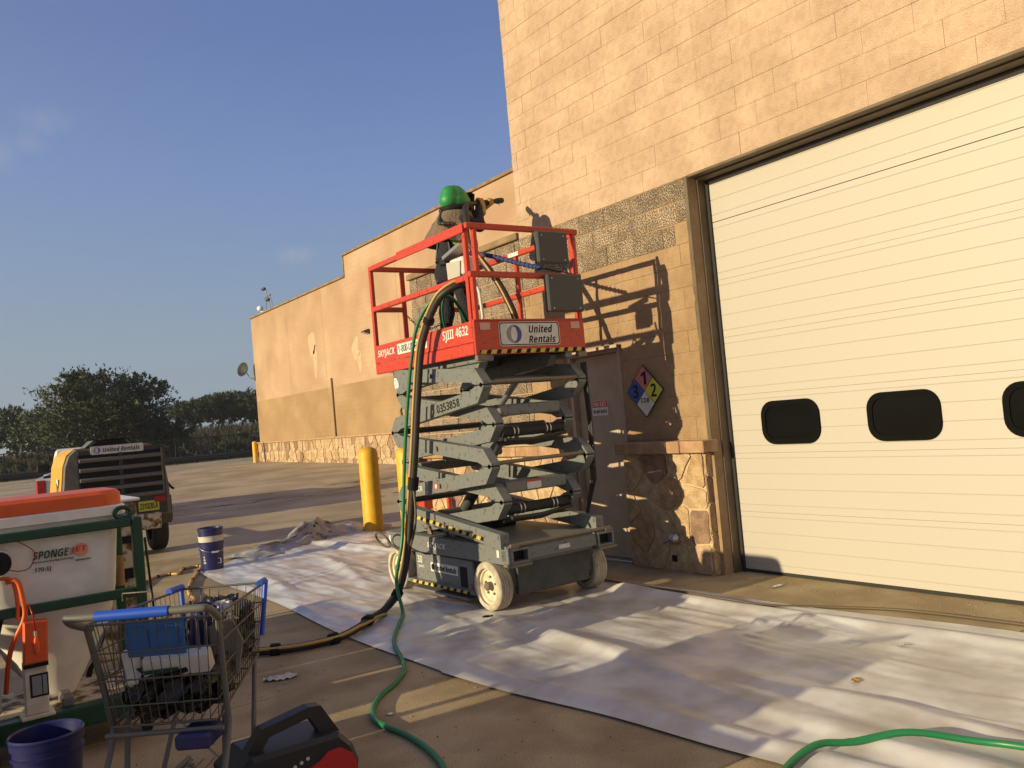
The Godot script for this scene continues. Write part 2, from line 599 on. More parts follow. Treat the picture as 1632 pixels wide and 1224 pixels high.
func evening_sky() -> Texture2D:               # clear evening air: hazy at the horizon, warmer towards the low sun, a few scraps of cloud
	var w := 1024
	var h := 512
	var im := Image.create(w, h, false, Image.FORMAT_RGB8)
	var stops := [[-90.0, Color8(70, 58, 44)], [-8.0, Color8(120, 108, 92)], [-0.5, Color8(142, 143, 143)], [0.0, Color8(150, 160, 168)], [6.0, Color8(147, 163, 178)], [11.0, Color8(135, 156, 186)], [16.5, Color8(122, 146, 190)], [25.0, Color8(104, 127, 177)], [45.0, Color8(86, 110, 164)], [90.0, Color8(72, 97, 152)]]
	var sun_at := Vector3(-0.06, 0.235, 1.0).normalized()
	var nz := FastNoiseLite.new()
	nz.seed = 5
	nz.frequency = 0.09
	nz.fractal_octaves = 4
	var clouds := [[-68.5, 11.6, 1.5, 0.55, 0.5], [-82.5, 19.4, 1.9, 0.8, 0.3], [-83.6, 18.1, 1.6, 0.7, 0.28], [-85.2, 17.2, 1.2, 0.8, 0.35], [40.0, 20.0, 9.0, 1.6, 0.3], [150.0, 14.0, 12.0, 1.8, 0.3]]
	for y in h:
		var el := 90.0 - (y + 0.5) / h * 180.0
		var c: Color = stops[stops.size() - 1][1]
		for i in stops.size() - 1:
			if el >= stops[i][0] and el <= stops[i + 1][0]:
				c = stops[i][1].lerp(stops[i + 1][1], (el - stops[i][0]) / (stops[i + 1][0] - stops[i][0]))
				break
		for x in w:
			var az := (x + 0.5) / w * TAU
			var d := Vector3(sin(az) * cos(deg_to_rad(el)), sin(deg_to_rad(el)), -cos(az) * cos(deg_to_rad(el)))
			var near := clampf(d.dot(sun_at), -1.0, 1.0)
			var k := c
			if el > -1.0:
				var warm := pow(clampf((near + 0.28) / 1.28, 0.0, 1.0), 1.6)
				k = c.lerp(Color8(226, 205, 176), warm * 0.5)
				k.a = 1.0
				for s in clouds:
					var dx: float = wrapf(rad_to_deg(az) - s[0], -180.0, 180.0) / s[2]
					var dy: float = (el - s[1]) / s[3]
					var m := 1.0 - sqrt(dx * dx + dy * dy)
					if m > -0.6:
						m = clampf(m + nz.get_noise_2d(x * 6.0, y * 9.0) * 0.9, 0.0, 1.0) * s[4]
						k = k.lerp(Color8(178, 176, 184), m)
			im.set_pixel(x, y, k)
	return ImageTexture.create_from_image(im)


func gh(x: float, z: float) -> float:         # the lot rises gently away from the store's dock
	var h := 0.0
	if x < -16.0:
		h = 0.013 * (minf(-x, 54.0) - 16.0)
	if x < -54.0:
		var k := clampf((-x - 54.0) / 34.0, 0.0, 1.0)
		h += (k * k * (3.0 - 2.0 * k)) * (1.0 + 1.3 * clampf((-z - 8.0) / 10.0, 0.0, 1.0))
	return h


func sweep(xs: Array, zs: Array, lift_by: float) -> G:
	var g := G.new()
	var pts := []
	for z in zs:
		for x in xs:
			pts.append(Vector3(x, gh(x, z) + lift_by, z))
	g.grid(pts, xs.size(), zs.size())
	return g


func ground() -> void:
	struct(sweep([-900.0, -400.0, -200.0, -120.0, -88.0, -84.0, -80.0, -76.0, -72.0, -68.0, -64.0, -60.0, -57.0, -54.0, -40.0, -30.0, -16.0, 0.0, 60.0, 300.0, 900.0], [-900.0, -300.0, -120.0, -60.0, -40.0, -30.0, -24.0, -18.0, -14.0, -11.0, -8.0, -4.0, 0.0, 20.0, 60.0, 300.0, 900.0], -0.06), "ground", M.earth)
	var lot := struct(sweep([-53.6, -45.0, -35.0, -25.0, -16.0, -8.0, 0.0, 40.0], [-60.0, -30.0, -10.0, 0.0, 20.0, 60.0], -0.012), "parking_lot", M.asphalt)
	var base := G.new()
	base.span(Vector3(-13.19, -0.2, -6.3), Vector3(6.0, -0.008, 5.0))
	var apron := struct(base, "pavement", M.mortar)
	var xs := [-13.2, -10.75, -7.96, -5.4, -2.7, 0.3, 3.2, 6.0]
	var zs := [-6.3, -4.1, -1.2, 1.8, 5.0]
	for i in xs.size() - 1:
		for j in zs.size() - 1:
			var g := G.new()
			g.span(Vector3(xs[i] + 0.006, -0.1, zs[j] + 0.006), Vector3(xs[i + 1] - 0.006, 0.0, zs[j + 1] - 0.006), 0.006)
			part(g, "slab", M.concrete, apron)
	# oil marks and patched cracks on the lot
	for k in 26:
		var x := rng.randf_range(-48.0, -17.0)
		var z := rng.randf_range(-14.5, -3.0)
		var g := G.new()
		var pts := []
		var n := 9
		for i in n:
			pts.append(Vector3(x + sin(i * 1.3 + k) * 0.22, gh(x, z) - 0.006, z + i * 0.34 * rng.randf_range(0.7, 1.3)))
		for i in n - 1:
			var w := 0.025
			g.q(pts[i] + Vector3(-w, 0, 0), pts[i] + Vector3(w, 0, 0), pts[i + 1] + Vector3(w, 0, 0), pts[i + 1] + Vector3(-w, 0, 0), Vector3.UP)
		part(g, "crack", M.crack, lot)


func block_mesh(w: float, h: float, seed_at: int, bump := 0.012) -> ArrayMesh:
	var r := RandomNumberGenerator.new()
	r.seed = seed_at
	var g := G.new()
	var pts := []
	for j in 4:
		for i in 6:
			var e := 1.0 if i > 0 and i < 5 and j > 0 and j < 3 else 0.0
			pts.append(Vector3(lerpf(-w / 2, w / 2, i / 5.0) + e * r.randf_range(-0.02, 0.02), lerpf(-h / 2, h / 2, j / 3.0) + e * r.randf_range(-0.012, 0.012), e * r.randf_range(0.2, 1.0) * bump))
	g.grid(pts, 6, 4, Vector3.BACK)
	var z := Vector3(0, 0, -0.03)
	for s in [[0, 5, Vector3.DOWN], [18, 23, Vector3.UP], [0, 18, Vector3.LEFT], [5, 23, Vector3.RIGHT]]:
		g.q(pts[s[0]], pts[s[1]], pts[s[1]] + z, pts[s[0]] + z, s[2])
	return g.mesh()


var blocks := {}


func block(w: float, h: float, bump: float) -> ArrayMesh:
	var key := "%d_%d_%d_%d" % [roundi(w * 1000), roundi(h * 1000), roundi(bump * 1000), rng.randi() % 6]
	if not blocks.has(key):
		blocks[key] = block_mesh(w, h, hash(key), bump)
	return blocks[key]


const COURSE := 0.2032
const SILL := 1.261                            # the first course of blocks stands on the stone ledge


func lay(row: int, x0: float, x1: float, m, parent: Node, origin: Vector3, bump := 0.006, gap := 0.0035) -> int:   # one course between x0 and x1
	var y := SILL + row * COURSE
	var x := -30.0 + (0.2032 if posmod(row, 2) else 0.0)
	var count := 0
	while x < x1:
		var a := maxf(x, x0)
		var b := minf(x + 0.4064, x1)
		if b - a > 0.03:
			var mm: Material = m if m is Material else M["cmu%d" % (rng.randi() % 4)]
			var o := put(block(snappedf(b - a, 0.004) - gap, COURSE - gap, bump), "block", mm, parent)
			o.position = Vector3((a + b) / 2, y + COURSE / 2, -6.0 + rng.randf_range(-0.002, 0.002)) - origin
			count += 1
		x += 0.4064
	return count


func clip(poly: PackedVector2Array, p: Vector2, n: Vector2) -> PackedVector2Array:   # keep the side that n points away from
	var out := PackedVector2Array()
	for i in poly.size():
		var a := poly[i]
		var b := poly[(i + 1) % poly.size()]
		var da := (a - p).dot(n)
		var db := (b - p).dot(n)
		if da <= 0:
			out.append(a)
		if (da < 0) != (db < 0) and absf(da - db) > 1e-9:
			out.append(a.lerp(b, da / (da - db)))
	return out


func rubble(w: float, h: float, cw: float, ch: float, gap: float) -> Array:    # irregular flagstones filling a w by h rectangle
	var pts := []
	var nx := maxi(1, roundi(w / cw))
	var ny := maxi(1, roundi(h / ch))
	for j in ny:
		for i in nx:
			pts.append(Vector2((i + 0.5 + (0.25 if j % 2 else -0.25) + rng.randf_range(-0.36, 0.36)) * w / nx, (j + 0.5 + rng.randf_range(-0.36, 0.36)) * h / ny))
	var out := []
	for p in pts:
		var poly := PackedVector2Array([Vector2(0, 0), Vector2(w, 0), Vector2(w, h), Vector2(0, h)])
		for s in pts:
			if s != p and p.distance_to(s) < 3.2 * maxf(cw, ch):
				poly = clip(poly, (p + s) / 2.0, s - p)
		if poly.size() < 3:
			continue
		var wob := PackedVector2Array()                     # break the straight sides a little
		for i in poly.size():
			var a := poly[i]
			var b := poly[(i + 1) % poly.size()]
			wob.append(a.lerp(b, 0.12))
			if a.distance_to(b) > 0.1:
				wob.append(a.lerp(b, 0.5) + (b - a).orthogonal().normalized() * rng.randf_range(-0.012, 0.006))
			wob.append(a.lerp(b, 0.88))
		for s in Geometry2D.offset_polygon(wob, -gap):
			if s.size() > 2 and not Geometry2D.is_polygon_clockwise(s):
				out.append(s)
	return out


func stones(x0: float, x1: float, y0: float, y1: float, z: float, parent: Node, origin: Vector3, cw := 0.27, ch := 0.3) -> void:
	for poly in rubble(x1 - x0, y1 - y0, cw, ch, 0.009):
		var g := G.new()
		var proud := rng.randf_range(0.008, 0.02)
		g.prism(poly, proud, Transform3D(Basis.IDENTITY, Vector3(x0, y0, z)), 0.007)
		var k := rng.randi() % 10
		var o := part(g, "stone", M["stone%d" % [0, 0, 1, 2, 2, 4, 4, 5, 3, 6][k]], parent)
		o.position = -origin


func grooved(x0: float, x1: float, lines: Array, z: float, depth := 0.01, half := 0.006, thick := 0.25) -> G:   # a face with long level grooves; lines: bottom, grooves ..., top
	var p := PackedVector2Array()
	p.append(Vector2(-thick, lines[0]))
	p.append(Vector2(0, lines[0]))
	for i in range(1, lines.size() - 1):
		p.append(Vector2(0, lines[i] - half))
		p.append(Vector2(-depth, lines[i]))
		p.append(Vector2(0, lines[i] + half))
	p.append(Vector2(0, lines[lines.size() - 1]))
	p.append(Vector2(-thick, lines[lines.size() - 1]))
	var g := G.new()
	g.prism(p, x1 - x0, Transform3D(Basis(Vector3.BACK, Vector3.UP, Vector3.LEFT), Vector3(x1, 0, z)))
	return g


func ring(g: G, outer: PackedVector2Array, inner: PackedVector2Array, z0: float, z1: float) -> void:   # a frame between two outlines of the same number of points
	var m := outer.size()
	for i in m:
		var j := (i + 1) % m
		var a := outer[i]
		var b := outer[j]
		var c := inner[j]
		var d := inner[i]
		g.q(Vector3(a.x, a.y, z1), Vector3(b.x, b.y, z1), Vector3(c.x, c.y, z1), Vector3(d.x, d.y, z1), Vector3.BACK)
		var mid := (a + b) / 2 - (c + d) / 2
		g.q(Vector3(a.x, a.y, z0), Vector3(b.x, b.y, z0), Vector3(b.x, b.y, z1), Vector3(a.x, a.y, z1), Vector3(mid.x, mid.y, 0))
		g.q(Vector3(c.x, c.y, z0), Vector3(d.x, d.y, z0), Vector3(d.x, d.y, z1), Vector3(c.x, c.y, z1), Vector3(-mid.x, -mid.y, 0))


func rounded(x0: float, x1: float, y0: float, y1: float, r: float, k := 6) -> PackedVector2Array:
	var p := PackedVector2Array()
	for c in [[x1 - r, y1 - r, 0], [x0 + r, y1 - r, 1], [x0 + r, y0 + r, 2], [x1 - r, y0 + r, 3]]:
		for i in k + 1:
			var a: float = (c[2] + i / float(k)) * PI / 2
			p.append(Vector2(c[0] + cos(a) * r, c[1] + sin(a) * r))
	return p


func store() -> void:
	var o := Vector3(-4.0, 0, -8.0)
	var t := thing("store_building", "tall peach painted block building with the big cream overhead door", "building", o)
	var wp := func(g: G, called: String, m: Material, parent: Node = t) -> MeshInstance3D:
		var p := part(g, called, m, parent)
		if parent == t:
			p.position = -o
		return p
	var up := G.new()
	up.span(Vector3(-8.152, 3.7, -6.4), Vector3(6, 9.2, -6.004))
	var wall: MeshInstance3D = wp.call(up, "wall", M.peach)
	var lower: MeshInstance3D
	for s in [[-8.152, -7.44, 0.0], [-7.44, -6.6, 2.24], [-1.1, 6.0, 0.0], [-6.6, -5.445, 0.0]]:
		var low := G.new()
		low.span(Vector3(s[0], s[2], -6.4), Vector3(s[1], 3.7, -6.006))
		lower = wp.call(low, "lower_wall", M.tan)
	var joints := G.new()
	joints.span(Vector3(-8.15, SILL + 9 * COURSE, -6.02), Vector3(-5.45, SILL + 12 * COURSE, -6.008))
	wp.call(joints, "bare_mortar", M.mortar)
	# painted courses above, tan courses below, three courses blasted bare between
	var n := 0
	for row in range(12, 28):
		n += lay(row, -8.152, -0.6 if row < 17 else [-3.2, -3.6, -4.0, -4.4, -4.8, -5.2, -5.6, -6.0, -6.4, -6.8, -7.2][row - 17] + 0.6, M.peach, wall, Vector3.ZERO)
	var far := G.new()                           # courses past the frame: one mass
	for row in range(12, 38):
		var x0: float = -0.6 if row < 17 else ([-3.2, -3.6, -4.0, -4.4, -4.8, -5.2, -5.6, -6.0, -6.4, -6.8, -7.2][row - 17] + 0.6 if row < 28 else -8.152)
		x0 = -8.152 + ceilf((x0 + 8.152) / 0.4064) * 0.4064 + 0.2
		while x0 < 5.6:
			far.span(Vector3(x0 + 0.004, SILL + row * COURSE + 0.003, -6.03), Vector3(x0 + 0.402, SILL + (row + 1) * COURSE - 0.004, -6.0), 0.004)
			x0 += 0.4064
	var fm := part(far, "block_courses", M.peach, wall)
	fm.set_meta("kind", "stuff")
	for row in 9:
		n += lay(row, -8.152, -7.5, M.tan, lower, Vector3.ZERO, 0.01)
		n += lay(row, -6.56, -5.455, M.tan, lower, Vector3.ZERO, 0.01)
		if row >= 5:
			n += lay(row, -7.5, -6.56, M.tan, lower, Vector3.ZERO, 0.01)
	for row in range(9, 12):
		n += lay(row, -8.152, -5.455 if row > 9 else -5.66, null, lower, Vector3.ZERO, 0.006, 0.013)
	n += lay(9, -5.66, -5.455, M.tan, lower, Vector3.ZERO, 0.006)
	print("blocks ", n)
	# stone wainscot on the pier between the two doors
	var sb := G.new()
	sb.span(Vector3(-6.58, 0, -6.03), Vector3(-5.5, 1.134, -5.925))
	var base: MeshInstance3D = wp.call(sb, "stone_base", M.grout)
	stones(-6.585, -5.495, 0.0, 1.132, -5.925, base, Vector3.ZERO)
	for poly in rubble(0.16, 1.13, 0.13, 0.25, 0.006):
		var g := G.new()
		g.prism(poly, rng.randf_range(0.012, 0.025), Transform3D(Basis(Vector3.FORWARD, Vector3.UP, Vector3.RIGHT), Vector3(-5.502, 0, -5.918)), 0.005)
		part(g, "stone", M["stone%d" % (rng.randi() % 7)], base)
	for s in [[-6.62, -6.2], [-6.196, -5.72], [-5.716, -5.42]]:
		var g := G.new()
		g.span(Vector3(s[0], 1.134, -6.05), Vector3(s[1], 1.247, -5.84 + rng.randf_range(-0.004, 0.004)), 0.008)
		part(g, "ledge_stone", M.ledge, base)
	# frame of the overhead door
	for s in [[Vector3(-5.493, 0, -6.3), Vector3(-5.432, 3.7, -6.12)], [Vector3(-5.495, 1.25, -6.118), Vector3(-5.446, 3.7, -5.994)], [Vector3(-5.493, 0, -6.118), Vector3(-5.45, 1.132, -6.06)], [Vector3(-1.108, 0, -6.3), Vector3(-1.05, 3.7, -5.995)]]:
		var fr := G.new()
		fr.span(s[0], s[1], 0.004)
		wp.call(fr, "door_frame", M.brown_paint)
	for s in [[Vector3(-5.43, 3.678, -6.3), Vector3(-1.11, 3.703, -5.985)], [Vector3(-5.43, 3.664, -6.3), Vector3(-1.11, 3.676, -6.08)]]:
		var li := G.new()
		li.span(s[0], s[1], 0.003)
		wp.call(li, "lintel", M.brown_paint)
	for s in [[Vector3(-5.431, 0, -6.26), Vector3(-5.398, 3.66, -6.218)], [Vector3(-5.398, 3.648, -6.26), Vector3(-1.11, 3.662, -6.205)], [Vector3(-5.398, 0.0, -6.27), Vector3(-1.11, 0.03, -6.236)]]:
		var se := G.new()
		se.span(s[0], s[1], 0.003)
		wp.call(se, "weather_seal", M.dark_seal)
	var core := G.new()
	core.span(Vector3(-8.152, 0, -30), Vector3(6, 9.2, -6.6))
	wp.call(core, "building_body", M.peach)
	var bk := G.new()
	bk.span(Vector3(-5.43, 0, -6.4), Vector3(-1.108, 3.663, -6.31))
	var dr: MeshInstance3D = wp.call(bk, "overhead_door", M.dark_seal)
	var seams := [0.022, 0.557, 1.093, 1.63, 2.176, 2.716, 3.264, 3.655]
	for i in 7:
		var a: float = seams[i] + 0.001
		var b: float = seams[i + 1] - (0.001 if i != 5 else 0.006)
		var lines := [a]
		for k in [0.065, 0.205, 0.345, 0.485]:
			if a + k < b - 0.03:
				lines.append(a + k)
		lines.append(b)
		part(grooved(-5.415, -1.11, lines, -6.24, 0.004, 0.004, 0.045), "door_panel", M.door_paint, dr)
	for i in 4:
		var x := -5.047 + i * 1.043
		var g := G.new()
		ring(g, rounded(x, x + 0.6, 1.168, 1.552, 0.13), rounded(x + 0.045, x + 0.555, 1.213, 1.507, 0.095), -6.244, -6.222)
		part(g, "window_frame", M.gasket, dr)
		var p := G.new()
		p.prism(rounded(x + 0.04, x + 0.56, 1.208, 1.512, 0.095), 0.004, Transform3D(Basis.IDENTITY, Vector3(0, 0, -6.238)))
		part(p, "window_pane", M.dark_glass, dr)
	# the fire exit
	var fd := G.new()
	fd.span(Vector3(-7.4, 0.03, -6.15), Vector3(-6.64, 2.19, -6.06), 0.004)
	var door: MeshInstance3D = wp.call(fd, "fire_exit_door", M.exit_door)
	var ff := G.new()
	ff.span(Vector3(-7.45, 0, -6.2), Vector3(-7.402, 2.245, -6.0), 0.003)
	ff.span(Vector3(-6.638, 0, -6.2), Vector3(-6.592, 2.245, -6.0), 0.003)
	ff.span(Vector3(-7.4, 2.194, -6.2), Vector3(-6.64, 2.245, -6.0), 0.003)
	part(ff, "frame", M.exit_door, door)
	var dc := G.new()
	dc.span(Vector3(-7.5, 2.25, -6.01), Vector3(-6.55, 2.262, -5.93), 0.003)
	dc.span(Vector3(-7.5, 2.225, -5.94), Vector3(-6.55, 2.25, -5.93), 0.002)
	part(dc, "drip_cap", M.exit_door, door)
	var th := G.new()
	th.span(Vector3(-7.4, 0.0, -6.15), Vector3(-6.64, 0.026, -5.96), 0.004)
	part(th, "threshold", M.steel, door)
	for y in [0.35, 1.1, 1.9]:
		var h := G.new()
		h.cyl(Vector3(-6.632, y, -6.048), Vector3(-6.632, y + 0.11, -6.048), 0.009, -1.0, 8)
		part(h, "hinge", M.dull_steel, door)


func screen_wall() -> void:
	var o := Vector3(-9.5, 0, -6.15)
	var t := thing("screen_wall", "low wall of bare grey blocks on a flagstone base behind the scissor lift", "wall", o)
	var g := G.new()
	g.span(Vector3(-10.92, 0, -6.3), Vector3(-8.156, 3.7, -6.01))
	var w := part(g, "wall", M.mortar, t)
	w.position = -o
	var n := 0
	for row in 12:
		n += lay(row, -10.925, -8.158 if row % 2 else -8.157, null, w, Vector3.ZERO, 0.006, 0.014)
	print("screen blocks ", n)
	var c := G.new()
	c.span(Vector3(-10.95, 3.705, -6.33), Vector3(-8.158, 3.785, -5.96), 0.01)
	var cp := part(c, "coping", M.cap, t)
	cp.position = -o
	var b := G.new()
	b.span(Vector3(-10.94, 0, -6.03), Vector3(-7.47, 1.134, -5.925))
	var base := part(b, "stone_base", M.grout, t)
	base.position = -o
	stones(-10.945, -7.465, 0.0, 1.132, -5.925, base, Vector3.ZERO, 0.3, 0.32)
	var x := -10.98
	while x < -7.5:
		var x1 := minf(x + rng.randf_range(0.45, 0.62), -7.44)
		var l := G.new()
		l.span(Vector3(x, 1.134, -6.05), Vector3(x1 - 0.004, 1.247, -5.84 + rng.randf_range(-0.004, 0.004)), 0.008)
		part(l, "ledge_stone", M.ledge, base)
		x = x1


func far_wing() -> void:
	var o := Vector3(-27.0, 0, -25.0)
	var t := thing("store_wing", "long peach and tan wall with a stepped parapet and a small satellite dish", "building", o)
	var courses := func(a: float, b: float) -> Array:
		var l := [a]
		var y := ceilf(a / 0.2032) * 0.2032 + 0.04
		while y < b - 0.05:
			if y > a + 0.05:
				l.append(y)
			y += 0.2032
		l.append(b)
		return l
	var low := part(grooved(-45.9, -8.3, courses.call(-0.2, 3.61), -15.3, 0.004, 0.009), "lower_wall", M.tan_flat, t)
	var u1 := part(grooved(-45.9, -33.42, courses.call(3.61, 8.1), -15.3, 0.004, 0.009), "upper_wall", M.peach_flat, t)
	var u2 := part(grooved(-33.42, -8.3, courses.call(3.61, 9.0), -15.3, 0.004, 0.009), "raised_wall", M.peach_flat, t)
	var bk := G.new()
	bk.span(Vector3(-45.88, 0, -36), Vector3(-8.3, 7.6, -15.56))
	bk.span(Vector3(-45.88, 7.6, -15.9), Vector3(-33.45, 8.1, -15.56))
	bk.span(Vector3(-33.44, 7.6, -15.9), Vector3(-8.3, 9.0, -15.56))
	var body := part(bk, "building_body", M.peach_flat, t)
	var c := G.new()
	c.span(Vector3(-45.96, 8.1, -15.95), Vector3(-33.46, 8.19, -15.22), 0.01)
	c.span(Vector3(-33.46, 9.0, -15.95), Vector3(-8.3, 9.1, -15.22), 0.01)
	c.span(Vector3(-33.5, 8.1, -15.95), Vector3(-33.42, 9.0, -15.26), 0.01)
	var cp := part(c, "coping", M.cap, t)
	var b := G.new()
	b.span(Vector3(-45.98, -0.2, -15.4), Vector3(-8.3, 1.33, -15.23))
	var base := part(b, "stone_base", M.grout, t)
	var l := G.new()
	l.span(Vector3(-46.02, 1.335, -15.4), Vector3(-8.3, 1.41, -15.16), 0.01)
	var lg := part(l, "ledge", M.ledge, t)
	for p in [low, u1, u2, body, cp, base, lg]:
		p.position = -o
	# flagstones: the nearer ones that show between the bollards one by one, the far ones as one mass
	var tints := {}
	for poly in rubble(37.6, 1.35, 0.34, 0.42, 0.012):
		var k: int = [0, 2, 1, 4, 0, 2, 5, 3, 2, 6][rng.randi() % 10]
		if not tints.has(k):
			tints[k] = G.new()
		tints[k].prism(poly, rng.randf_range(0.015, 0.05), Transform3D(Basis.IDENTITY, Vector3(-45.95, -0.02, -15.23)), 0.01)
	for k in tints:
		var s := part(tints[k], "stone", M["stone%d" % k], base)
		s.set_meta("kind", "stuff")
	# control joints, and patches where the paint was touched up
	for x in [-40.6, -36.2, -28.9, -24.6]:
		var j := G.new()
		j.span(Vector3(x - 0.012, 1.42, -15.31), Vector3(x + 0.012, 8.05, -15.297))
		var jp := part(j, "control_joint", M.tan_pipe, t)
		jp.position = -o
	var pn := RandomNumberGenerator.new()
	pn.seed = 12
	for q in [[-37.6, 5.75, 0.5, 0.75], [-37.35, 4.9, 0.28, 0.9], [-32.9, 5.0, 0.4, 0.6], [-32.6, 4.4, 0.22, 0.5]]:
		var poly := PackedVector2Array()
		for i in 22:
			var a := TAU * i / 22.0
			poly.append(Vector2(q[0] + cos(a) * q[2] * (0.85 + 0.2 * sin(a * 3.0 + q[0])) * pn.randf_range(0.93, 1.05), q[1] + sin(a) * q[3] * (0.85 + 0.18 * cos(a * 2.0 + q[1])) * pn.randf_range(0.93, 1.05)))
		var pg := G.new()
		pg.prism(poly, 0.004, Transform3D(Basis.IDENTITY, Vector3(0, 0, -15.299)))
		var pp := part(pg, "paint_patch", M.patch, t)
		pp.position = -o
	# a stained downpipe and a conduit on the face
	var d := G.new()
	d.cyl(Vector3(-35.6, 1.41, -15.24), Vector3(-35.6, 4.0, -15.24), 0.045, -1, 8)
	var dp := part(d, "downpipe", M.tan_pipe, t)
	dp.position = -o


func wall_things() -> void:
	# sign on the exit
	var s := G.new()
	s.span(Vector3(-7.158, 1.54, -6.058), Vector3(-6.9, 1.706, -6.052))
	var sg := solo(s, "fire_exit_sign", M.label_white, "small red and white sign on the brown exit door", "sign")
	var rd := G.new()
	rd.span(Vector3(-7.152, 1.63, -6.053), Vector3(-6.906, 1.7, -6.05))
	part(rd, "red_field", M.label_red, sg)
	lettering("FIRE EXIT", 0.215, 0.045, Vector3(-7.029, 1.665, -6.0495), Basis.IDENTITY, M.label_white, sg)
	lettering("DO NOT BLOCK", 0.22, 0.035, Vector3(-7.029, 1.585, -6.0515), Basis.IDENTITY, M.black, sg)
	# hazard diamond
	var c := Vector3(-6.235, 1.753, -5.975)
	var h := 0.262
	var bd := G.new()
	bd.prism(PackedVector2Array([Vector2(0, -h), Vector2(h, 0), Vector2(0, h), Vector2(-h, 0)]), 0.006, Transform3D(Basis.IDENTITY, c))
	var dia := solo(bd, "hazard_diamond", M.black, "four coloured diamond sign on the tan pier beside the exit", "sign")
	var e := 0.123
	for k in [[Vector2(0, 1), "red_quarter", "pink_red", "1"], [Vector2(-1, 0), "blue_quarter", "sign_blue", "3"], [Vector2(1, 0), "yellow_quarter", "sign_yellow", "2"], [Vector2(0, -1), "white_quarter", "label_white", "COR"]]:
		var m: Vector2 = k[0] * h * 0.49
		var g := G.new()
		g.prism(PackedVector2Array([m + Vector2(0, -e), m + Vector2(e, 0), m + Vector2(0, e), m + Vector2(-e, 0)]), 0.003, Transform3D(Basis.IDENTITY, c + Vector3(0, 0, 0.0055)))
		part(g, k[1], M[k[2]], dia)
		var big: bool = k[3].length() == 1
		lettering(k[3], 0.075 if big else 0.12, 0.13 if big else 0.05, c + Vector3(m.x, m.y + (0.0 if big else 0.035), 0.0095), Basis.IDENTITY, M.black, dia)
	# hose bib on the flagstones
	var hb := thing("hose_bib", "domed metal water tap low on the flagstone pier", "tap", Vector3(-5.93, 0.32, -5.9))
	var g := G.new()
	g.lathe([Vector2(0.055, -0.01), Vector2(0.055, 0.015), Vector2(0.045, 0.045), Vector2(0.02, 0.062), Vector2(0, 0.066)], Vector3.ZERO, Vector3.BACK, 16, true)
	part(g, "dome", M.steel, hb)
	g = G.new()
	g.tube([Vector3(-0.02, 0, 0.03), Vector3(-0.05, -0.005, 0.06), Vector3(-0.075, -0.02, 0.075), Vector3(-0.085, -0.045, 0.078)], 0.017, 10)
	part(g, "spout", M.dull_steel, hb)
	var vent := G.new()
	vent.span(Vector3(-5.99, 0.1, -5.9), Vector3(-5.93, 0.16, -5.885), 0.004)
	solo(vent, "weep_vent", M.black, "small dark square vent under the tap on the pier", "vent")
	# on the far wall
	var d := thing("satellite_dish", "grey satellite dish on a bent arm at the far corner of the store", "satellite dish", Vector3(-45.98, 5.0, -15.3))
	g = G.new()
	g.lathe([Vector2(0, 0), Vector2(0.2, 0.02), Vector2(0.36, 0.08), Vector2(0.46, 0.17), Vector2(0.47, 0.17), Vector2(0.37, 0.06), Vector2(0.2, 0.0), Vector2(0, -0.02)], Vector3(-0.35, 0.45, 0.5), Vector3(0.35, 0.2, 0.75), 20, true)
	part(g, "reflector", M.dish, d)
	g = G.new()
	g.tube([Vector3(0.1, -0.2, 0.02), Vector3(0.0, -0.1, 0.3), Vector3(-0.3, 0.42, 0.48)], 0.025, 8)
	part(g, "arm", M.dull_steel, d)
	d.scale = Vector3.ONE * 0.85
	g = G.new()
	g.tube([Vector3(-0.3, 0.2, 0.5), Vector3(-0.1, 0.25, 0.95)], 0.015, 6)
	g.box(Vector3(-0.1, 0.27, 0.97), Vector3(0.08, 0.08, 0.12), 0.01)
	part(g, "receiver", M.box_grey, d)
	g = G.new()
	g.span(Vector3(0.02, -0.3, 0), Vector3(0.18, 0.75, 0.05), 0.01)
	part(g, "wall_bracket", M.brown_paint, d)
	var a := thing("roof_camera_mount", "thin metal stand with two small cameras on the parapet", "camera stand", Vector3(-43.6, 8.19, -15.5))
	g = G.new()
	for p in [[-0.3, 0], [0.35, 0], [0.05, -0.3]]:
		g.tube([Vector3(p[0] * 1.3, 0, p[1]), Vector3(p[0] * 0.4, 0.75, p[1] * 0.5)], 0.02, 6)
	g.bar(Vector3(-0.4, 0.75, 0), Vector3(0.5, 0.8, 0), 0.05, 0.05)
	g.tube([Vector3(-0.1, 0.7, 0), Vector3(-0.1, 1.15, 0)], 0.025, 6)
	part(g, "frame", M.dull_steel, a)
	for p in [Vector3(-0.2, 1.2, 0.1), Vector3(0.3, 0.55, 0.1)]:
		g = G.new()
		g.box(p, Vector3(0.34, 0.13, 0.16), 0.03)
		part(g, "camera_housing", M.box_grey, a)
	g = G.new()
	g.tube([Vector3(-0.2, 0.05, 0), Vector3(-0.9, 0.1, 0.1)], 0.025, 6)
	g.blob(Vector3(-0.95, 0.28, 0.1), Vector3(0.17, 0.15, 0.17))
	part(g, "dome_camera", M.white, a)
	var w := thing("wall_lamp", "dark wedge shaped lamp high on the far peach wall", "wall lamp", Vector3(-31.6, 5.5, -15.3))
	g = G.new()
	g.prism(PackedVector2Array([Vector2(0, 0.22), Vector2(0.12, 0.22), Vector2(0.42, 0.1), Vector2(0.42, 0.02), Vector2(0, -0.05)]), 0.5, Transform3D(Basis(Vector3.BACK, Vector3.UP, Vector3.LEFT), Vector3(0.25, 0, 0)), 0.02)
	part(g, "housing", M.box_grey, w)
	g = G.new()
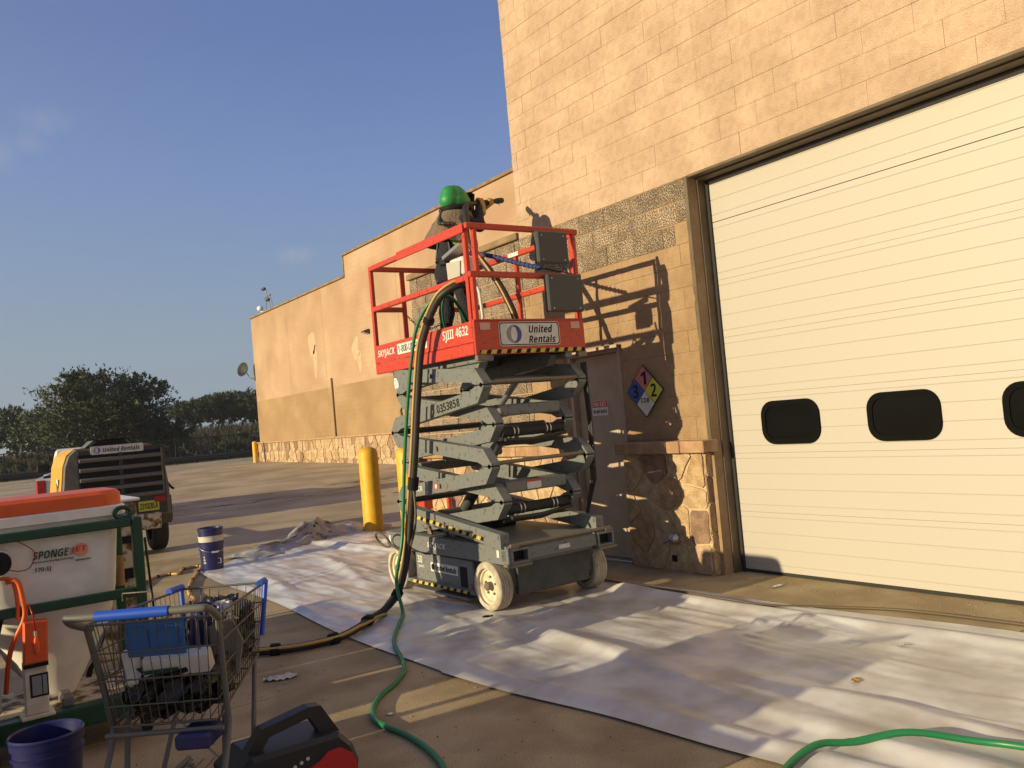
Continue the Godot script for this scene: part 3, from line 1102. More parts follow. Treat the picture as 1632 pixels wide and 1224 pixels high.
	g.prism(PackedVector2Array([Vector2(0.05, -0.05), Vector2(0.4, 0.0), Vector2(0.4, -0.02), Vector2(0.05, -0.09)]), 0.42, Transform3D(Basis(Vector3.BACK, Vector3.UP, Vector3.LEFT), Vector3(0.21, 0, 0)))
	part(g, "lens", M.label_white, w)
	w.scale = Vector3.ONE * 0.62
	g = G.new()
	g.span(Vector3(-29.4, 3.05, -15.3), Vector3(-29.1, 3.55, -15.14), 0.02)
	var ub := solo(g, "utility_box", M.white, "small white box on the far tan wall", "utility box")
	g = G.new()
	g.tube([Vector3(-29.0, 1.45, -15.2), Vector3(-29.0, 2.2, -15.12), Vector3(-28.9, 2.3, -15.12), Vector3(-28.5, 2.3, -15.2)], 0.05, 8)
	solo(g, "gas_pipe", M.brown_paint, "thin bent pipe standing against the far tan wall", "pipe")


func bollards() -> void:
	var b := thing("bollard", "thick yellow bollard standing clear of the lift beyond the white sheet", "bollard", Vector3(-12.565, 0, -5.9), 0, "yellow bollards along the store")
	var g := G.new()
	g.lathe([Vector2(0.155, -0.1), Vector2(0.155, 1.2), Vector2(0.148, 1.26), Vector2(0.12, 1.3), Vector2(0.07, 1.325), Vector2(0, 1.33)], Vector3.ZERO, Vector3.UP, 28, true)
	part(g, "sleeve", M.bollard, b)
	g = G.new()
	g.lathe([Vector2(0.2, -0.05), Vector2(0.19, 0.012), Vector2(0.15, 0.016)], Vector3.ZERO, Vector3.UP, 20)
	part(g, "collar", M.mortar, b)
	dup(b, "yellow bollard half hidden behind the lift's hanging hoses, by the flagstone wall", Vector3(-10.83, 0, -5.68))
	dup(b, "distant yellow bollard at the far corner of the store", Vector3(-45.0, 0.36, -14.7)).scale = Vector3(0.85, 0.85, 0.85)


func fence() -> void:
	var x := -54.6
	var t := thing("chain_link_fence", "dark chain link fence along the far edge of the lot", "fence", Vector3(x, 0.49, -12))
	var post := G.new()
	post.cyl(Vector3(0, -0.3, 0), Vector3(0, 1.55, 0), 0.04, -1, 8)
	var pm := post.mesh()
	var z := 14.0
	while z > -40.0:
		var o := put(pm, "post", M.fence_dark, t)
		o.position = Vector3(0, 0, z + 12)
		z -= 3.0
	for y in [1.5, 0.08]:
		var g := G.new()
		g.tube([Vector3(0, y, 26), Vector3(0, y, -28)], 0.028, 6)
		part(g, "rail", M.fence_dark, t)
	var f := G.new()
	z = 26.0
	while z > -28.0:
		f.bar(Vector3(0.03, 0.08, z), Vector3(0.03, 1.5, z - 1.42), 0.012, 0.012)
		f.bar(Vector3(0.045, 0.08, z), Vector3(0.045, 1.5, z + 1.42), 0.012, 0.012)
		z -= 0.11
	var m := part(f, "wire_mesh", M.fence_dark, t)
	m.set_meta("kind", "stuff")
	var r := thing("guard_rail", "low dark guard rail in front of the fence at the lot edge", "guard rail", Vector3(-53.9, 0.49, -12))
	var gp := G.new()
	gp.span(Vector3(-0.06, -0.3, -0.05), Vector3(0.0, 0.42, 0.05))
	var gm := gp.mesh()
	z = 24.0
	while z > -26.0:
		put(gm, "post", M.fence_dark, r).position = Vector3(0, 0, z)
		z -= 2.0
	var w := G.new()
	w.prism(PackedVector2Array([Vector2(0, 0.14), Vector2(0.06, 0.2), Vector2(0.02, 0.28), Vector2(0.06, 0.36), Vector2(0, 0.42), Vector2(-0.01, 0.42), Vector2(0.01, 0.28), Vector2(-0.01, 0.14)]), 52.0, Transform3D(Basis(Vector3.RIGHT, Vector3.UP, Vector3.BACK), Vector3(0, 0, -27)))
	part(w, "rail", M.rail_grey, r)


func foliage(g: G, at: Vector3, r: Vector3, clumps: int, leaves: int, size: float, rr: RandomNumberGenerator, floor_y := -99.0) -> void:
	for i in clumps:
		var d := Vector3(rr.randfn(), rr.randfn(), rr.randfn()).normalized()
		var k := pow(rr.randf(), 0.4) * rr.randf_range(0.85, 1.12)
		var c := at + d * r * k
		if c.y < floor_y:
			continue
		var cr := rr.randf_range(0.25, 0.6) * minf(r.x, r.y) * 0.28
		var spray := (d + Vector3(0, 0.5, 0) + Vector3(rr.randfn(), rr.randfn(), rr.randfn()) * 0.3).normalized()
		for j in leaves:
			var p := c + Vector3(rr.randfn(), rr.randfn() * 0.6, rr.randfn()) * cr * 0.5 + spray * rr.randf_range(-1.0, 1.6) * cr
			var a := (spray + Vector3(rr.randfn(), rr.randfn(), rr.randfn()) * 0.6).normalized() * size * rr.randf_range(0.6, 1.5)
			var b := a.cross(Vector3(rr.randfn(), rr.randfn(), rr.randfn())).normalized() * size * rr.randf_range(0.22, 0.4)
			var nn := (a.cross(b).normalized() + d * 0.8).normalized()
			g.t(p - b, p + b, p + a, nn, nn, nn)


func tree(called: String, label: String, x: float, z: float, top: float, spread: float, mat_key: String, sd: int, clumps: int, leaf: float, low := 0.25) -> void:
	var rr := RandomNumberGenerator.new()
	rr.seed = sd
	var y := gh(x, z) - 0.06
	var h := top - y
	var t := thing(called, label, "tree", Vector3(x, y, z), 0, "trees beyond the fence")
	var g := G.new()
	g.lathe([Vector2(0.2, -0.2), Vector2(0.15, h * 0.15), Vector2(0.1, h * 0.34), Vector2(0.0, h * 0.36)], Vector3.ZERO, Vector3(0.05, 1, 0.03), 9)
	var ends := []
	for i in 11:
		var a := TAU * i / 11.0 + rr.randf_range(-0.3, 0.3)
		var e := Vector3(cos(a) * spread * rr.randf_range(0.3, 0.8), h * rr.randf_range(0.4, 0.9), sin(a) * spread * rr.randf_range(0.3, 0.8))
		var m := Vector3(e.x * 0.35, h * 0.4, e.z * 0.35)
		g.tube([Vector3(0, h * 0.2, 0), m, e], 0.05, 5)
		ends.append(e)
	part(g, "trunk", M.bark, t)
	var c := G.new()
	var mid := h * (low + 1.0) / 2.0
	foliage(c, Vector3(0, mid, 0), Vector3(spread, h * (1.0 - low) / 2.0, spread), clumps, 26, leaf, rr, h * low * 0.4)
	for e in ends:
		foliage(c, e, Vector3(spread * 0.34, h * 0.15, spread * 0.34), clumps / 14, 26, leaf, rr)
	part(c, "crown", M[mat_key], t)


func trees() -> void:
	tree("mesquite_tree", "biggest dark green bushy tree, behind the air compressor", -62.0, -10.4, 6.75, 4.3, "leaf0", 3, 800, 0.21, 0.04)
	tree("mesquite_tree", "lower dark green tree at the biggest tree's foot, on the store's side", -61.0, -13.9, 3.6, 1.7, "leaf0", 8, 200, 0.2, 0.05)
	tree("mesquite_tree", "thin grey green tree that stands farthest from the store", -78.0, -6.6, 5.7, 2.6, "leaf1", 21, 130, 0.26, 0.15)
	tree("mesquite_tree", "small tree squeezed between the biggest tree and the thin grey green one", -74.0, -8.4, 5.0, 2.4, "leaf1", 22, 120, 0.26, 0.1)
	tree("mesquite_tree", "lowest of the three distant trees by the store corner", -86.0, -22.4, 5.9, 2.4, "leaf1", 31, 260, 0.24, 0.2)
	tree("mesquite_tree", "distant tree between two others by the store corner", -87.0, -25.4, 6.4, 2.6, "leaf1", 32, 280, 0.24, 0.2)
	tree("mesquite_tree", "distant tree that touches the store corner", -86.0, -28.2, 6.5, 2.8, "leaf1", 33, 300, 0.24, 0.2)
	# brush and dry grass behind the fence
	var rr := RandomNumberGenerator.new()
	rr.seed = 77
	var b := G.new()
	for i in 60:
		var z := 14.0 - i * 0.85
		foliage(b, Vector3(-57.5 + rr.randf_range(-1, 1), 0.9, z), Vector3(1.1, rr.randf_range(0.8, 1.5), 1.1), 9, 22, 0.24, rr, 0.3)
	struct_stuff(b, "scrub", M.leaf0, "dark scrub growing thick along the far fence", "scrub")
	var d := G.new()
	for i in 5200:
		var x := rr.randf_range(-90.0, -58.0)
		var z := rr.randf_range(-34.0, 6.0)
		var p := Vector3(x, gh(x, z) - 0.08, z)
		for j in 4:
			var a := Vector3(rr.randfn() * 0.2, rr.randf_range(0.35, 0.9), rr.randfn() * 0.2)
			var w := Vector3(rr.randfn(), 0, rr.randfn()).normalized() * 0.05
			var q := p + Vector3(rr.randfn(), 0, rr.randfn()) * 0.3
			d.t(q - w, q + w, q + a, Vector3.UP, Vector3.UP, Vector3.UP)
	struct_stuff(d, "dry_grass", M.leaf2, "tall dry brown grass on the rise beyond the fence", "grass")


func struct_stuff(g: G, called: String, m: Material, label: String, category: String) -> void:
	var o := solo(g, called, m, label, category)
	o.set_meta("kind", "stuff")


func logo(at: Vector3, b: Basis, h: float, parent: Node) -> void:      # a ring, half grey and half blue, open in the middle
	for s: float in [-1.0, 1.0]:
		var p := PackedVector2Array()
		for i in 13:
			var a := PI / 2 + s * PI * i / 12.0
			p.append(Vector2(cos(a), sin(a)) * h)
		for i in range(12, -1, -1):
			var a := PI / 2 + s * PI * i / 12.0
			p.append(Vector2(cos(a) * 0.45, sin(a) * 0.8) * h)
		if Geometry2D.is_polygon_clockwise(p):
			p.reverse()
		var g := G.new()
		g.prism(p, 0.003, Transform3D(b, at))
		part(g, "emblem_half", M.grey_logo if s > 0 else M.blue_logo, parent)


func stripes(a: Vector3, b: Vector3, h: float, out: Vector3, n: int, parent: Node) -> void:        # yellow dashes with slanted ends on a dark band
	var d := (b - a) / n
	var up := out.cross(d).normalized()
	if up.y < 0:
		up = -up
	var bg := G.new()
	var o := out * 0.002
	bg.q(a - up * h / 2 + o, b - up * h / 2 + o, b + up * h / 2 + o, a + up * h / 2 + o, out)
	var m := part(bg, "hazard_band", M.black, parent)
	var g := G.new()
	for i in n:
		var p := a + d * i
		var s := d * 0.16
		g.q(p - up * h / 2 + o * 2, p + d * 0.55 - up * h / 2 + o * 2, p + d * 0.55 + s + up * h / 2 + o * 2, p + s + up * h / 2 + o * 2, out)
	part(g, "hazard_dashes", M.hazard, m)


func arm_poly(A: Vector2, B: Vector2, sa: float, sb: float) -> PackedVector2Array:   # a scissor arm from hinge A (rear) to hinge B (front); sa, sb: the arm lies above (1) or below (-1) its hinge
	var off := 0.078
	var hh := 0.06
	var ca := A + Vector2(0, sa * off)
	var cb := B + Vector2(0, sb * off)
	var sl := (cb.y - ca.y) / (cb.x - ca.x)
	var y := func(x: float, e: float) -> float: return ca.y + (x - ca.x) * sl + e
	var far := []                                # the side away from the hinge, then the near side
	var top := PackedVector2Array()
	var bot := PackedVector2Array()
	for s in [1.0, -1.0]:
		var line := top if s > 0 else bot
		if sa == s:
			line.append(Vector2(A.x - 0.035, A.y + s * 0.022))
			line.append(Vector2(A.x + 0.075, y.call(A.x + 0.075, s * hh)))
		elif sa == 0.0:
			line.append(Vector2(A.x - 0.03, y.call(A.x - 0.03, s * hh)))
		else:
			line.append(Vector2(A.x - 0.035, A.y + sa * 0.006))
			line.append(Vector2(A.x + 0.09, A.y + sa * 0.006))
			line.append(Vector2(A.x + 0.17, y.call(A.x + 0.17, s * hh)))
		if sb == s:
			line.append(Vector2(B.x - 0.075, y.call(B.x - 0.075, s * hh)))
			line.append(Vector2(B.x + 0.035, B.y + s * 0.022))
		elif sb == 0.0:
			line.append(Vector2(B.x + 0.03, y.call(B.x + 0.03, s * hh)))
		else:
			line.append(Vector2(B.x - 0.17, y.call(B.x - 0.17, s * hh)))
			line.append(Vector2(B.x - 0.09, B.y + sb * 0.006))
			line.append(Vector2(B.x + 0.035, B.y + sb * 0.006))
		if s > 0:
			top = line
		else:
			bot = line
	bot.reverse()
	top.append_array(bot)
	if Geometry2D.is_polygon_clockwise(top):
		top.reverse()
	return top


func lift() -> void:
	var o := Vector3(-6.94, 0.02, -4.435)
	var t := thing("scissor_lift", "red and grey scissor lift raised beside the store wall", "scissor lift", o)
	var w := func(g: G, called: String, m: Material, parent: Node = t, label := "") -> MeshInstance3D:
		var p := part(g, called, m, parent, label)
		if parent == t:
			p.position = -o
		return p
	var FZ := Basis.IDENTITY
	var FX := Basis(Vector3.UP, PI / 2)
	# ---- chassis
	var g := G.new()
	g.span(Vector3(-8.0, 0.41, -4.99), Vector3(-5.83, 0.565, -3.885), 0.008)
	var ch: MeshInstance3D = w.call(g, "chassis", M.lift_grey)
	g = G.new()
	g.span(Vector3(-7.46, 0.1, -4.95), Vector3(-6.42, 0.4, -3.915), 0.01)
	var cab := part(g, "cabinet", M.lift_grey, ch)
	g = G.new()
	g.span(Vector3(-7.5, 0.402, -4.94), Vector3(-5.9, 0.409, -3.9))
	part(g, "seam", M.black, ch)
	g = G.new()
	g.span(Vector3(-6.64, 0.15, -3.93), Vector3(-6.52, 0.33, -3.911), 0.004)
	part(g, "cabinet_opening", M.black, ch)
	g = G.new()
	g.span(Vector3(-8.02, 0.2, -4.8), Vector3(-5.99, 0.409, -4.08), 0.01)
	part(g, "underframe", M.lift_dark, ch)
	g = G.new()
	g.span(Vector3(-6.0, 0.13, -4.82), Vector3(-5.935, 0.409, -4.05), 0.008)
	g.span(Vector3(-6.0, 0.2, -4.9), Vector3(-5.96, 0.4, -3.98), 0.004)
	part(g, "front_panel", M.lift_dark, ch)
	g = G.new()                                  # front beam with an open pocket at each end
	g.span(Vector3(-5.828, 0.44, -4.80), Vector3(-5.775, 0.54, -4.07), 0.006)
	for s in [[-4.07, -3.885], [-4.985, -4.8]]:
		g.span(Vector3(-5.9, 0.425, s[0]), Vector3(-5.76, 0.445, s[1]), 0.003)
		g.span(Vector3(-5.9, 0.53, s[0]), Vector3(-5.76, 0.55, s[1]), 0.003)
		g.span(Vector3(-5.9, 0.445, s[0]), Vector3(-5.76, 0.53, s[0] + 0.02))
		g.span(Vector3(-5.9, 0.445, s[1] - 0.02), Vector3(-5.76, 0.53, s[1]))
	part(g, "front_beam", M.lift_grey, ch)
	for s in [[-4.05, -3.905], [-4.965, -4.82]]:
		g = G.new()
		g.span(Vector3(-5.83, 0.446, s[0]), Vector3(-5.822, 0.529, s[1]))
		part(g, "pocket_back", M.black, ch)
	for s in [[-4.08, -3.87], [-5.0, -4.79]]:
		g = G.new()
		g.span(Vector3(-5.87, 0.4, s[0]), Vector3(-5.74, 0.424, s[1]), 0.006)
		part(g, "bump_pad", M.worn_steel, ch)
	g = G.new()
	g.cyl(Vector3(-5.79, 0.57, -4.97), Vector3(-5.79, 0.57, -3.9), 0.017, -1, 10)
	g.span(Vector3(-5.815, 0.552, -4.98), Vector3(-5.76, 0.57, -4.9))
	g.span(Vector3(-5.815, 0.552, -3.97), Vector3(-5.76, 0.57, -3.89))
	part(g, "hinge_bar", M.worn_steel, ch)
	g = G.new()
	g.span(Vector3(-7.62, 0.11, -3.95), Vector3(-6.35, 0.145, -3.87), 0.006)
	g.span(Vector3(-7.46, 0.055, -4.0), Vector3(-6.45, 0.075, -3.86), 0.006)
	part(g, "pothole_guard", M.lift_grey, ch)
	stripes(Vector3(-7.46, 0.128, -3.868), Vector3(-6.42, 0.128, -3.868), 0.028, Vector3.BACK, 9, ch)
	g = G.new()                                  # works between the beams under the lowest arms
	g.span(Vector3(-7.5, 0.567, -4.75), Vector3(-6.9, 0.64, -4.15), 0.01)
	g.cyl(Vector3(-7.2, 0.64, -4.1), Vector3(-6.6, 0.64, -4.1), 0.035, -1, 10)
	part(g, "hydraulics", M.black, ch)
	for x in [-7.3, -7.0, -6.85]:
		g = G.new()
		g.span(Vector3(x, 0.567, -4.02), Vector3(x + 0.05, 0.65, -3.98), 0.006)
		part(g, "valve", M.worn_steel, ch)
	g = G.new()
	g.tube([Vector3(-7.35, 0.62, -3.98), Vector3(-7.25, 0.64, -3.97), Vector3(-7.2, 0.57, -3.97)], 0.011, 6)
	part(g, "valve_line", M.worn_steel, ch)
	for x in [-7.93, -5.97]:
		g = G.new()
		g.span(Vector3(x, 0.47, -3.884), Vector3(x + 0.035, 0.53, -3.881))
		part(g, "decal", M.label_white, ch)
	lettering("SKYJACK", 0.33, 0.062, Vector3(-6.98, 0.487, -3.8835), FZ, M.label_white, ch, 700, 0.15)
	g = G.new()
	g.span(Vector3(-7.16, 0.24, -3.913), Vector3(-6.67, 0.325, -3.909), 0.001)
	part(g, "rental_sticker", M.label_white, ch)
	lettering("United Rentals", 0.37, 0.052, Vector3(-6.88, 0.283, -3.9075), FZ, M.black, ch, 700, 0.15)
	g = G.new()
	g.cyl(Vector3(-7.115, 0.283, -3.909), Vector3(-7.115, 0.283, -3.9065), 0.029, -1, 16)
	part(g, "emblem_disc", M.black, ch)
	lettering("30", 0.09, 0.07, Vector3(-7.37, 0.335, -3.913), FZ, M.label_white, ch)
	lettering("years", 0.11, 0.03, Vector3(-7.35, 0.265, -3.913), FZ, M.label_white, ch)
	g = G.new()
	g.prism(PackedVector2Array([Vector2(-0.025, -0.035), Vector2(0.025, -0.035), Vector2(0.0, 0.03)]), 0.003, Transform3D(Basis.IDENTITY, Vector3(-6.455, 0.17, -3.913)))
	part(g, "warning_triangle", M.label_red, ch)
	g = G.new()
	g.span(Vector3(-5.776, 0.475, -4.5), Vector3(-5.772, 0.51, -4.38))
	part(g, "decal", M.label_white, ch)
	# ---- wheels
	for p in [[-6.12, -3.852, 1], [-7.75, -3.852, 1], [-6.12, -5.02, -1], [-7.75, -5.02, -1]]:
		var c := Vector3(p[0], 0.22, p[1])
		var ax := Vector3(0, 0, -float(p[2]))
		var wl := G.new()
		var prof := [Vector2(0.15, 0.0), Vector2(0.19, 0.0), Vector2(0.203, 0.012)]
		for i in 4:
			prof.append(Vector2(0.205, 0.018 + i * 0.026))
			prof.append(Vector2(0.205, 0.036 + i * 0.026))
			prof.append(Vector2(0.199, 0.039 + i * 0.026))
			prof.append(Vector2(0.199, 0.043 + i * 0.026))
		prof.append_array([Vector2(0.203, 0.128), Vector2(0.19, 0.14), Vector2(0.15, 0.14)])
		wl.lathe(prof, c, ax, 36)
		var wm: MeshInstance3D = w.call(wl, "wheel", M.tyre)
		wl = G.new()
		wl.lathe([Vector2(0.168, -0.001), Vector2(0.16, 0.004), Vector2(0.152, 0.025), Vector2(0.135, 0.03), Vector2(0.128, 0.05), Vector2(0.05, 0.048), Vector2(0.0, 0.046)], c, ax, 32, false)
		part(wl, "rim", M.hub, wm)
		wl = G.new()
		wl.lathe([Vector2(0.036, 0.05), Vector2(0.036, 0.0), Vector2(0.026, -0.012), Vector2(0, -0.012)], c, ax, 14)
		part(wl, "hub", M.worn_steel, wm)
		for i in 5:
			var a := TAU * i / 5.0 + 0.3
			wl = G.new()
			wl.cyl(c + Vector3(cos(a) * 0.075, sin(a) * 0.075, 0) + ax * 0.05, c + Vector3(cos(a) * 0.075, sin(a) * 0.075, 0) + ax * 0.034, 0.011, -1, 6)
			part(wl, "wheel_nut", M.worn_steel, wm)
	# ---- scissor stack
	var fr := -5.95
	var re := -7.6
	var fi := -6.02
	var ri := -7.69
	var outer := [[Vector2(re + 0.02, 2.15), Vector2(fr, 1.90), -0.45, 1.0], [Vector2(re, 1.556), Vector2(fr, 1.90), 1.0, -1.0], [Vector2(re, 1.556), Vector2(fr + 0.02, 1.222), -1.0, 1.0], [Vector2(re, 0.885), Vector2(fr + 0.02, 1.222), 1.0, -1.0], [Vector2(re, 0.885), Vector2(fr + 0.06, 0.61), -1.0, 0.0]]
	var inner := [[Vector2(ri, 1.93), Vector2(fi, 2.14), 1.0, -0.3], [Vector2(ri, 1.93), Vector2(fi, 1.565), -1.0, 1.0], [Vector2(ri, 1.25), Vector2(fi, 1.565), 1.0, -1.0], [Vector2(ri, 1.25), Vector2(fi + 0.02, 0.908), -1.0, 1.0], [Vector2(ri + 0.1, 0.62), Vector2(fi + 0.02, 0.908), 0.0, -1.0]]
	for side in [[-3.9, -4.035, 1], [-4.92, -4.785, -1]]:
		for set_ in [[outer, side[0], "outer_arm"], [inner, side[1], "inner_arm"]]:
			for k in 5:
				var a: Array = set_[0][k]
				g = G.new()
				var pol := arm_poly(a[0], a[1], a[2], a[3])
				g.prism(pol, 0.085, Transform3D(Basis.IDENTITY, Vector3(0, 0, set_[1] - 0.0425)), 0.006)
				var am: MeshInstance3D = w.call(g, set_[2], M.lift_grey)
				g = G.new()
				var mid: Vector2 = (a[0] + Vector2(0, a[2] * 0.078) + a[1] + Vector2(0, a[3] * 0.078)) / 2
				g.cyl(Vector3(mid.x, mid.y, set_[1] + side[2] * 0.042), Vector3(mid.x, mid.y, set_[1] + side[2] * 0.056), 0.02, -1, 10)
				g.box(Vector3(mid.x + 0.012, mid.y - 0.006, set_[1] + side[2] * 0.056), Vector3(0.016, 0.04, 0.012), 0.003)
				part(g, "pivot_bolt", M.worn_steel, am)
				# the sleeve and the dark slot where two arms meet
				for e in [[a[0], a[2], -1.0], [a[1], a[3], 1.0]]:
					if absf(e[1]) == 1.0:
						g = G.new()
						g.cyl(Vector3(e[0].x + e[2] * 0.005, e[0].y, set_[1] - 0.05), Vector3(e[0].x + e[2] * 0.005, e[0].y, set_[1] + 0.05), 0.018, -1, 8)
						part(g, "hinge_pin", M.lift_dark, am)
				if side[2] == 1 and set_[2] == "outer_arm":
					var p0: Vector2 = a[0] + Vector2(0, a[2] * 0.078)
					var p1: Vector2 = a[1] + Vector2(0, a[3] * 0.078)
					var ang := (p1 - p0).angle()
					var bb := Basis(Vector3.BACK, ang)
					if k == 1:
						var q := p0.lerp(p1, 0.66)
						lettering("0353858", 0.4, 0.072, Vector3(q.x, q.y, -3.857), bb, M.black, am, 700)
					if k == 3:
						var q := p0.lerp(p1, 0.22)
						lettering("SKYJACK", 0.26, 0.06, Vector3(q.x, q.y, -3.857), bb, M.label_white, am, 700, 0.15)
						q = p0.lerp(p1, 0.455)
						g = G.new()
						g.lathe([Vector2(0.022, 0), Vector2(0.032, 0), Vector2(0.032, 0.003), Vector2(0.022, 0.003), Vector2(0.022, 0)], Vector3(q.x, q.y, -3.858), Vector3.BACK, 18)
						part(g, "warning_ring", M.label_red, am)
						g = G.new()
						g.cyl(Vector3(q.x, q.y, -3.858), Vector3(q.x, q.y, -3.8565), 0.022, -1, 16)
						part(g, "warning_disc", M.label_white, am)
					if k == 4:
						stripes(Vector3(p0.x + 0.12, p0.lerp(p1, 0.07).y - 0.02, -3.857), Vector3(p1.x - 0.22, p0.lerp(p1, 0.87).y - 0.02, -3.857), 0.034, Vector3.BACK, 12, am)
	# cross members
	var z0 := -4.74
	var z1 := -4.08
	for y in [1.90, 1.222]:
		g = G.new()
		g.cyl(Vector3(fr + 0.01, y + 0.02, -4.88), Vector3(fr + 0.01, y + 0.02, -3.94), 0.017, -1, 10)
		w.call(g, "cross_tube", M.worn_steel)
		g = G.new()
		g.cyl(Vector3(re, y - 0.34, -4.88), Vector3(re, y - 0.34, -3.94), 0.03, -1, 10)
		w.call(g, "cross_tube", M.lift_dark)
	for y in [1.565, 0.908]:
		g = G.new()
		g.span(Vector3(fi - 0.2, y + 0.06, z0), Vector3(fi - 0.02, y + 0.16, z1), 0.012)
		var bm: MeshInstance3D = w.call(g, "cross_beam", M.lift_grey)
		g = G.new()
		g.cyl(Vector3(fi - 0.1, y + 0.158, -4.42), Vector3(fi - 0.1, y + 0.163, -4.42), 0.055, -1, 18)
		part(g, "beam_hole", M.black, bm)
		g = G.new()
		g.cyl(Vector3(fi - 0.03, y - 0.075, z0), Vector3(fi - 0.03, y - 0.075, z1), 0.045, -1, 14)
		var ct: MeshInstance3D = w.call(g, "cable_tube", M.rubber)
		for zz in [-4.2, -4.24, -4.55, -4.59]:
			g = G.new()
			g.lathe([Vector2(0.046, 0), Vector2(0.05, 0.0), Vector2(0.05, 0.01), Vector2(0.046, 0.01)], Vector3(fi - 0.03, y - 0.075, zz), Vector3.BACK, 14)
			part(g, "clamp", M.steel, ct)
		g = G.new()
		g.tube([Vector3(fi + 0.03, y - 0.14, z1), Vector3(fi, y - 0.155, -4.4), Vector3(fi + 0.02, y - 0.12, z0)], 0.016, 7)
		w.call(g, "hydraulic_hose", M.hose_black)
		g = G.new()
		g.tube([Vector3(fi - 0.1, y - 0.17, z1), Vector3(fi - 0.06, y - 0.18, -4.45), Vector3(fi - 0.05, y - 0.13, z0)], 0.02, 7)
		w.call(g, "hydraulic_hose", M.hose_black)
		if y < 1.0:
			g = G.new()
			g.span(Vector3(fi - 0.021, y + 0.075, -4.45), Vector3(fi - 0.016, y + 0.15, -4.3))
			part(g, "warning_sticker", M.label_white, bm)
			g = G.new()
			g.span(Vector3(fi - 0.018, y + 0.135, -4.45), Vector3(fi - 0.014, y + 0.15, -4.3))
			part(g, "warning_heading", M.label_red, bm)
		g = G.new()
		g.span(Vector3(ri + 0.02, y + 0.24, z0), Vector3(ri + 0.18, y + 0.33, z1), 0.012)
		w.call(g, "cross_beam", M.lift_grey)
	for c in [[Vector3(-7.2, 0.75, -4.35), Vector3(-6.3, 1.52, -4.35)], [Vector3(-7.3, 1.28, -4.52), Vector3(-6.35, 1.95, -4.52)]]:
		g = G.new()
		g.cyl(c[0], c[0].lerp(c[1], 0.62), 0.055, -1, 14)
		var cy: MeshInstance3D = w.call(g, "lift_cylinder", M.lift_dark)
		g = G.new()
		g.cyl(c[0].lerp(c[1], 0.62), c[1], 0.03, -1, 12)
		part(g, "rod", M.steel, cy)
		for e in 2:
			g = G.new()
			g.cyl(c[e] + Vector3(0, 0, -0.38), c[e] + Vector3(0, 0, 0.28), 0.04, -1, 10)
			part(g, "pivot_tube", M.lift_grey, cy)
	g = G.new()                                  # cables down the far side
	for k in 3:
		g.tube([Vector3(-6.0 + k * 0.03, 2.05, -4.99), Vector3(-5.98 + k * 0.02, 1.5, -5.0), Vector3(-6.0 + k * 0.03, 1.0, -4.99), Vector3(-6.1, 0.58, -4.95)], 0.011, 6)
	w.call(g, "cable_bundle", M.hose_black)
	# ---- platform
	g = G.new()
	g.span(Vector3(-7.83, 2.2, -5.02), Vector3(-5.98, 2.26, -3.87), 0.004)
	w.call(g, "deck", M.lift_dark)
	for z in [-4.0, -4.85]:
		g = G.new()
		g.span(Vector3(-7.7, 2.1, z - 0.04), Vector3(-5.99, 2.198, z + 0.04), 0.006)
		w.call(g, "deck_beam", M.lift_grey)
	g = G.new()
	g.span(Vector3(-7.75, 2.13, -4.79), Vector3(-7.0, 2.198, -4.06), 0.006)
	w.call(g, "deck_beam", M.lift_grey)
	g = G.new()
	g.span(Vector3(-7.835, 2.262, -3.87), Vector3(-6.0, 2.44, -3.855), 0.003)
	g.span(Vector3(-7.845, 2.155, -3.885), Vector3(-6.0, 2.258, -3.848), 0.006)
	var ps: MeshInstance3D = w.call(g, "side_panel", M.lift_red)
	g = G.new()
	g.span(Vector3(-7.835, 2.155, -5.04), Vector3(-6.0, 2.44, -5.02), 0.003)
	w.call(g, "side_panel", M.lift_red)
	g = G.new()
	g.span(Vector3(-5.992, 2.15, -5.035), Vector3(-5.967, 2.44, -3.85), 0.004)
	g.span(Vector3(-5.992, 2.435, -5.035), Vector3(-5.95, 2.447, -3.85), 0.003)
	var pf: MeshInstance3D = w.call(g, "front_toe_panel", M.lift_red)
	g = G.new()
	g.span(Vector3(-7.85, 2.155, -5.02), Vector3(-7.835, 2.44, -4.3), 0.003)
	w.call(g, "rear_panel", M.lift_red)
	lettering("SKYJACK", 0.36, 0.085, Vector3(-7.6, 2.345, -3.854), FZ, M.label_white, ps, 700, 0.15)
	g = G.new()
	g.span(Vector3(-7.36, 2.305, -3.856), Vector3(-6.78, 2.405, -3.853))
	part(g, "phone_sticker", M.label_white, ps)
	lettering("1-800-UR-RENTS", 0.53, 0.065, Vector3(-7.07, 2.355, -3.8515), FZ, M.black, ps, 400)
	lettering("SJIII 4632", 0.42, 0.105, Vector3(-6.28, 2.36, -3.854), FZ, M.label_white, ps)
	g = G.new()
	g.prism(rounded(-0.325, 0.325, -0.095, 0.115, 0.03), 0.004, Transform3D(FX, Vector3(-5.967, 2.31, -4.42)))
	var sg := part(g, "rental_sign", M.label_white, pf)
	g = G.new()
	ring(g, rounded(-0.318, 0.318, -0.088, 0.108, 0.027), rounded(-0.31, 0.31, -0.08, 0.1, 0.024), 0.0, 0.002)
	var rg := part(g, "sign_border", M.black, sg)
	rg.transform = Transform3D(FX, Vector3(-5.9635, 2.31, -4.42))
	lettering("United", 0.25, 0.068, Vector3(-5.9625, 2.36, -4.535), FX, M.black, sg, 700, 0.2)
	lettering("Rentals", 0.285, 0.068, Vector3(-5.9625, 2.272, -4.55), FX, M.black, sg, 700, 0.2)
	logo(Vector3(-5.9635, 2.318, -4.25), FX, 0.078, sg)
